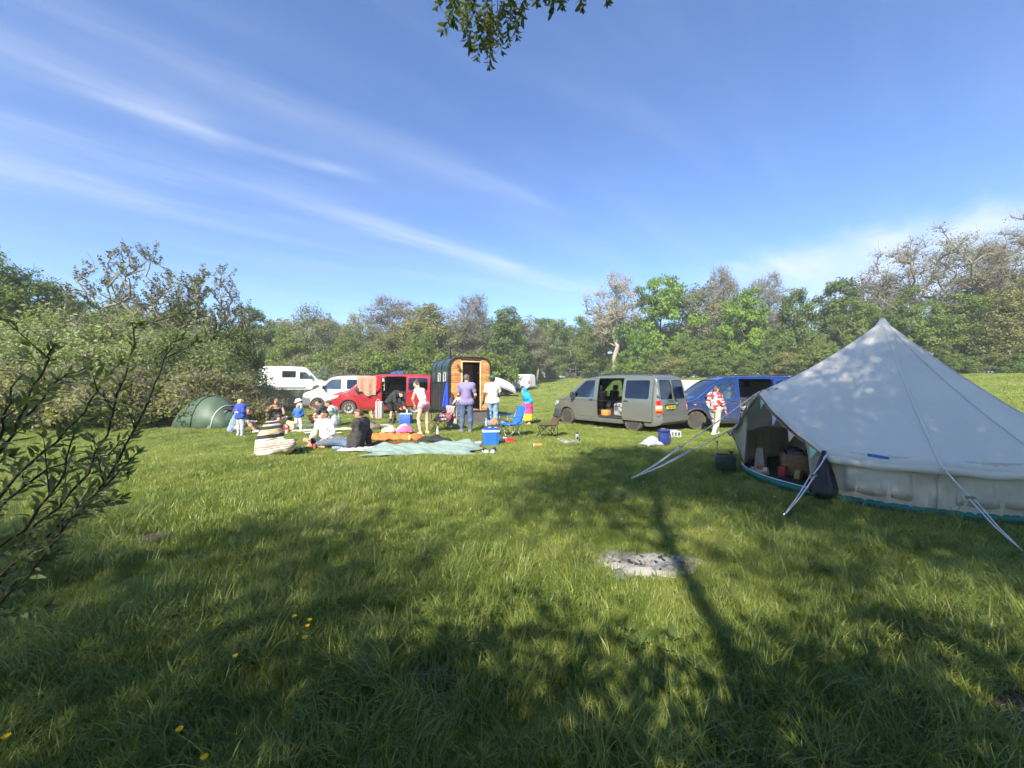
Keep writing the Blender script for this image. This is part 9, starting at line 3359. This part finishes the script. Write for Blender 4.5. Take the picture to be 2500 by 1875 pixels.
# ------------------------------------------------------------------ buttercups, broad leaved weeds, daisies
M_petal = pm('buttercup_yellow', (.85, .58, .015), .35, var=.06)
bc = [(717, 1512, .0, .30, 'uppermost'), (755, 1520, .2, .33, 'wide open'), (750, 1535, .1, .28, 'small, just under the open one'), (743, 1562, .0, .27, 'lowest of the front group'),
	  (573, 1607, .0, .24, 'single, left of the group'), (436, 1782, .0, .26, 'near the lower left'), (497, 1851, .1, .24, 'at the bottom edge'), (12, 1800, .0, .27, 'at the left corner')]
for px, py, tilt, hh, lb in bc:
	z = .22 * hh / .27
	Y = (H - z) * 940 / (py - 935)
	X = (px - 1250) / 940 * Y
	t = thing('buttercup', 'yellow buttercup, ' + lb + ', in the front grass', 'flower', (X, Y, tz(X, Y)), rg.uniform(0, 6), 'buttercups in the front grass')
	MB().tube([(0.03, .01, 0), (.012, .0, z * .5), (0, 0, z)], [.0018, .0016, .0013], 5).build('flower_stem', M_grass, t)
	for k in range(5):
		a = k * 1.2566
		V, F = [], []
		for i in range(4):
			q = i / 3
			rr_ = .003 + .009 * q
			zz = z + .002 + .012 * q ** 1.3
			w_ = (.003, .0062, .007, .004)[i]
			for s_ in (-1, 0, 1):
				V.append((math.cos(a) * rr_ - math.sin(a) * w_ * s_, math.sin(a) * rr_ + math.cos(a) * w_ * s_, zz + .002 * abs(s_)))
		for i in range(3):
			for j in range(2):
				F.append((i * 3 + j, (i + 1) * 3 + j, (i + 1) * 3 + j + 1, i * 3 + j + 1))
		me = bpy.data.meshes.new('petal')
		me.from_pydata(V, [], F)
		me.shade_smooth()
		obj('petal', me, t, M_petal)
def weed_proto(seed, mat):
	rg = random.Random(seed)
	V, F = [], []
	lm = leaf_mesh(.10, .055, .12, .02, mat, 'weed')
	for k in range(9):
		a = k * 2.4
		d = Vector((math.cos(a), math.sin(a), rg.uniform(.5, 1.6)))
		M = frame(d, (0, 0, 1), rg.uniform(-.4, .4))
		p = Vector((math.cos(a) * .02, math.sin(a) * .02, rg.uniform(.02, .12)))
		s = rg.uniform(.6, 1.2)
		b = len(V)
		V += [tuple(p + M @ (v.co * s)) for v in lm.vertices]
		F += [[b + i for i in f.vertices] for f in lm.polygons]
	me = bpy.data.meshes.new('weed')
	me.from_pydata(V, [], F)
	me.shade_smooth()
	me.materials.append(mat)
	return bpy.data.objects.new('weed', me)
M_weed = leaf_mat('weed_leaf', [(.035, .060, .014), (.055, .090, .020), (.085, .125, .030)], trans=.3, noise=2.0)
rn = np.random.default_rng(77)
n = 300
yy = np.sqrt(rn.uniform(1.0, 6.0, n))
xx = rn.uniform(-1, 1, n) * (1.35 * yy + .3)
k = (vnoise(xx, yy, 1.1, 51) > .52) & ~bare(xx, yy)
xx, yy = xx[k], yy[k]
o = scatter('broadleaf_weeds', None, [weed_proto(1, M_weed), weed_proto(2, M_weed)], np.stack([xx, yy, terrain(xx, yy)], -1), rn.uniform(0, 6.28, len(xx)), rn.uniform(.35, .75, len(xx)), rn.integers(0, 2, len(xx)))
tag(o, 'low broad leaved weeds among the front grass', 'weeds', kind='stuff')
def daisy_proto():
	mb = MB()
	mb.tube([(0, 0, 0), (0, .004, .055)], .0012, 4)
	mb.lathe([(0, .052), (.009, .054), (.010, .057), (0, .059)], 10)
	me = mb.mesh('daisy')
	me.materials.append(pm('daisy_white', (.75, .75, .72), .7, var=.05))
	return bpy.data.objects.new('daisy', me)
n = 420
yy = np.sqrt(rn.uniform(12.0, 330.0, n))
xx = rn.uniform(-1, 1, n) * 1.35 * yy
k = ~bare(xx, yy)
xx, yy = xx[k], yy[k]
o = scatter('daisies', None, [daisy_proto()], np.stack([xx, yy, terrain(xx, yy) + .012], -1), rn.uniform(0, 6.28, len(xx)), rn.uniform(.7, 1.3, len(xx)), np.zeros(len(xx), int))
tag(o, 'tiny white daisies dotted over the meadow', 'daisies', kind='stuff')
# ------------------------------------------------------------------ smoke drifting off the barbecue
sm = bpy.data.materials.new('smoke')
sm.use_nodes = True
nt = sm.node_tree
nt.nodes.remove(nt.nodes['Principled BSDF'])
pv = nt.nodes.new('ShaderNodeVolumePrincipled')
pv.inputs['Color'].default_value = (.86, .90, .96, 1)
tc = nt.nodes.new('ShaderNodeTexCoord')
nz = nt.nodes.new('ShaderNodeTexNoise')
nz.inputs['Scale'].default_value = 1.6
nz.inputs['Detail'].default_value = 4
nt.links.new(tc.outputs['Object'], nz.inputs['Vector'])
mr = nt.nodes.new('ShaderNodeMapRange')
mr.inputs['From Min'].default_value = .42
mr.inputs['From Max'].default_value = .75
mr.inputs['To Max'].default_value = .22
nt.links.new(nz.outputs['Fac'], mr.inputs['Value'])
ln = nt.nodes.new('ShaderNodeVectorMath')
ln.operation = 'LENGTH'
gr = nt.nodes.new('ShaderNodeTexGradient')
gr.gradient_type = 'SPHERICAL'
mp = nt.nodes.new('ShaderNodeMapping')
mp.inputs['Location'].default_value = (-1, -1, -1)
mp.inputs['Scale'].default_value = (2, 2, 2)
nt.links.new(tc.outputs['Generated'], mp.inputs[0])
nt.links.new(mp.outputs[0], gr.inputs[0])
mu = nt.nodes.new('ShaderNodeMath')
mu.operation = 'MULTIPLY'
nt.links.new(mr.outputs[0], mu.inputs[0])
nt.links.new(gr.outputs['Fac'], mu.inputs[1])
nt.links.new(mu.outputs[0], pv.inputs['Density'])
nt.links.new(pv.outputs[0], nt.nodes['Material Output'].inputs['Volume'])
bm = bmesh.new()
bmesh.ops.create_icosphere(bm, subdivisions=3, radius=1)
for v in bm.verts:
	k = 1 + .1 * math.sin(v.co.x * 4 + v.co.z * 3)
	v.co = Vector((v.co.x * 1.9 * k + v.co.z * .9, v.co.y * 1.1, v.co.z * 1.5))
me = bpy.data.meshes.new('smoke')
bm.to_mesh(me)
bm.free()
me.materials.append(sm)
o = obj('smoke', me)
o.location = (-7.4, 14.4, 1.55)
tag(o, 'thin pale smoke drifting up from the barbecue', 'smoke', kind='stuff')
make_grass()
# ------------------------------------------------------------------ thin summer haze
hz = bpy.data.materials.new('haze')
hz.use_nodes = True
nt = hz.node_tree
nt.nodes.remove(nt.nodes['Principled BSDF'])
pv = nt.nodes.new('ShaderNodeVolumePrincipled')
pv.inputs['Color'].default_value = (.90, .94, 1, 1)
pv.inputs['Density'].default_value = .0012
pv.inputs['Anisotropy'].default_value = .1
nt.links.new(pv.outputs[0], nt.nodes['Material Output'].inputs['Volume'])
o = MB().box((0, 240, 14), (860, 780, 32)).build('haze', hz)
tag(o, kind='stuff')
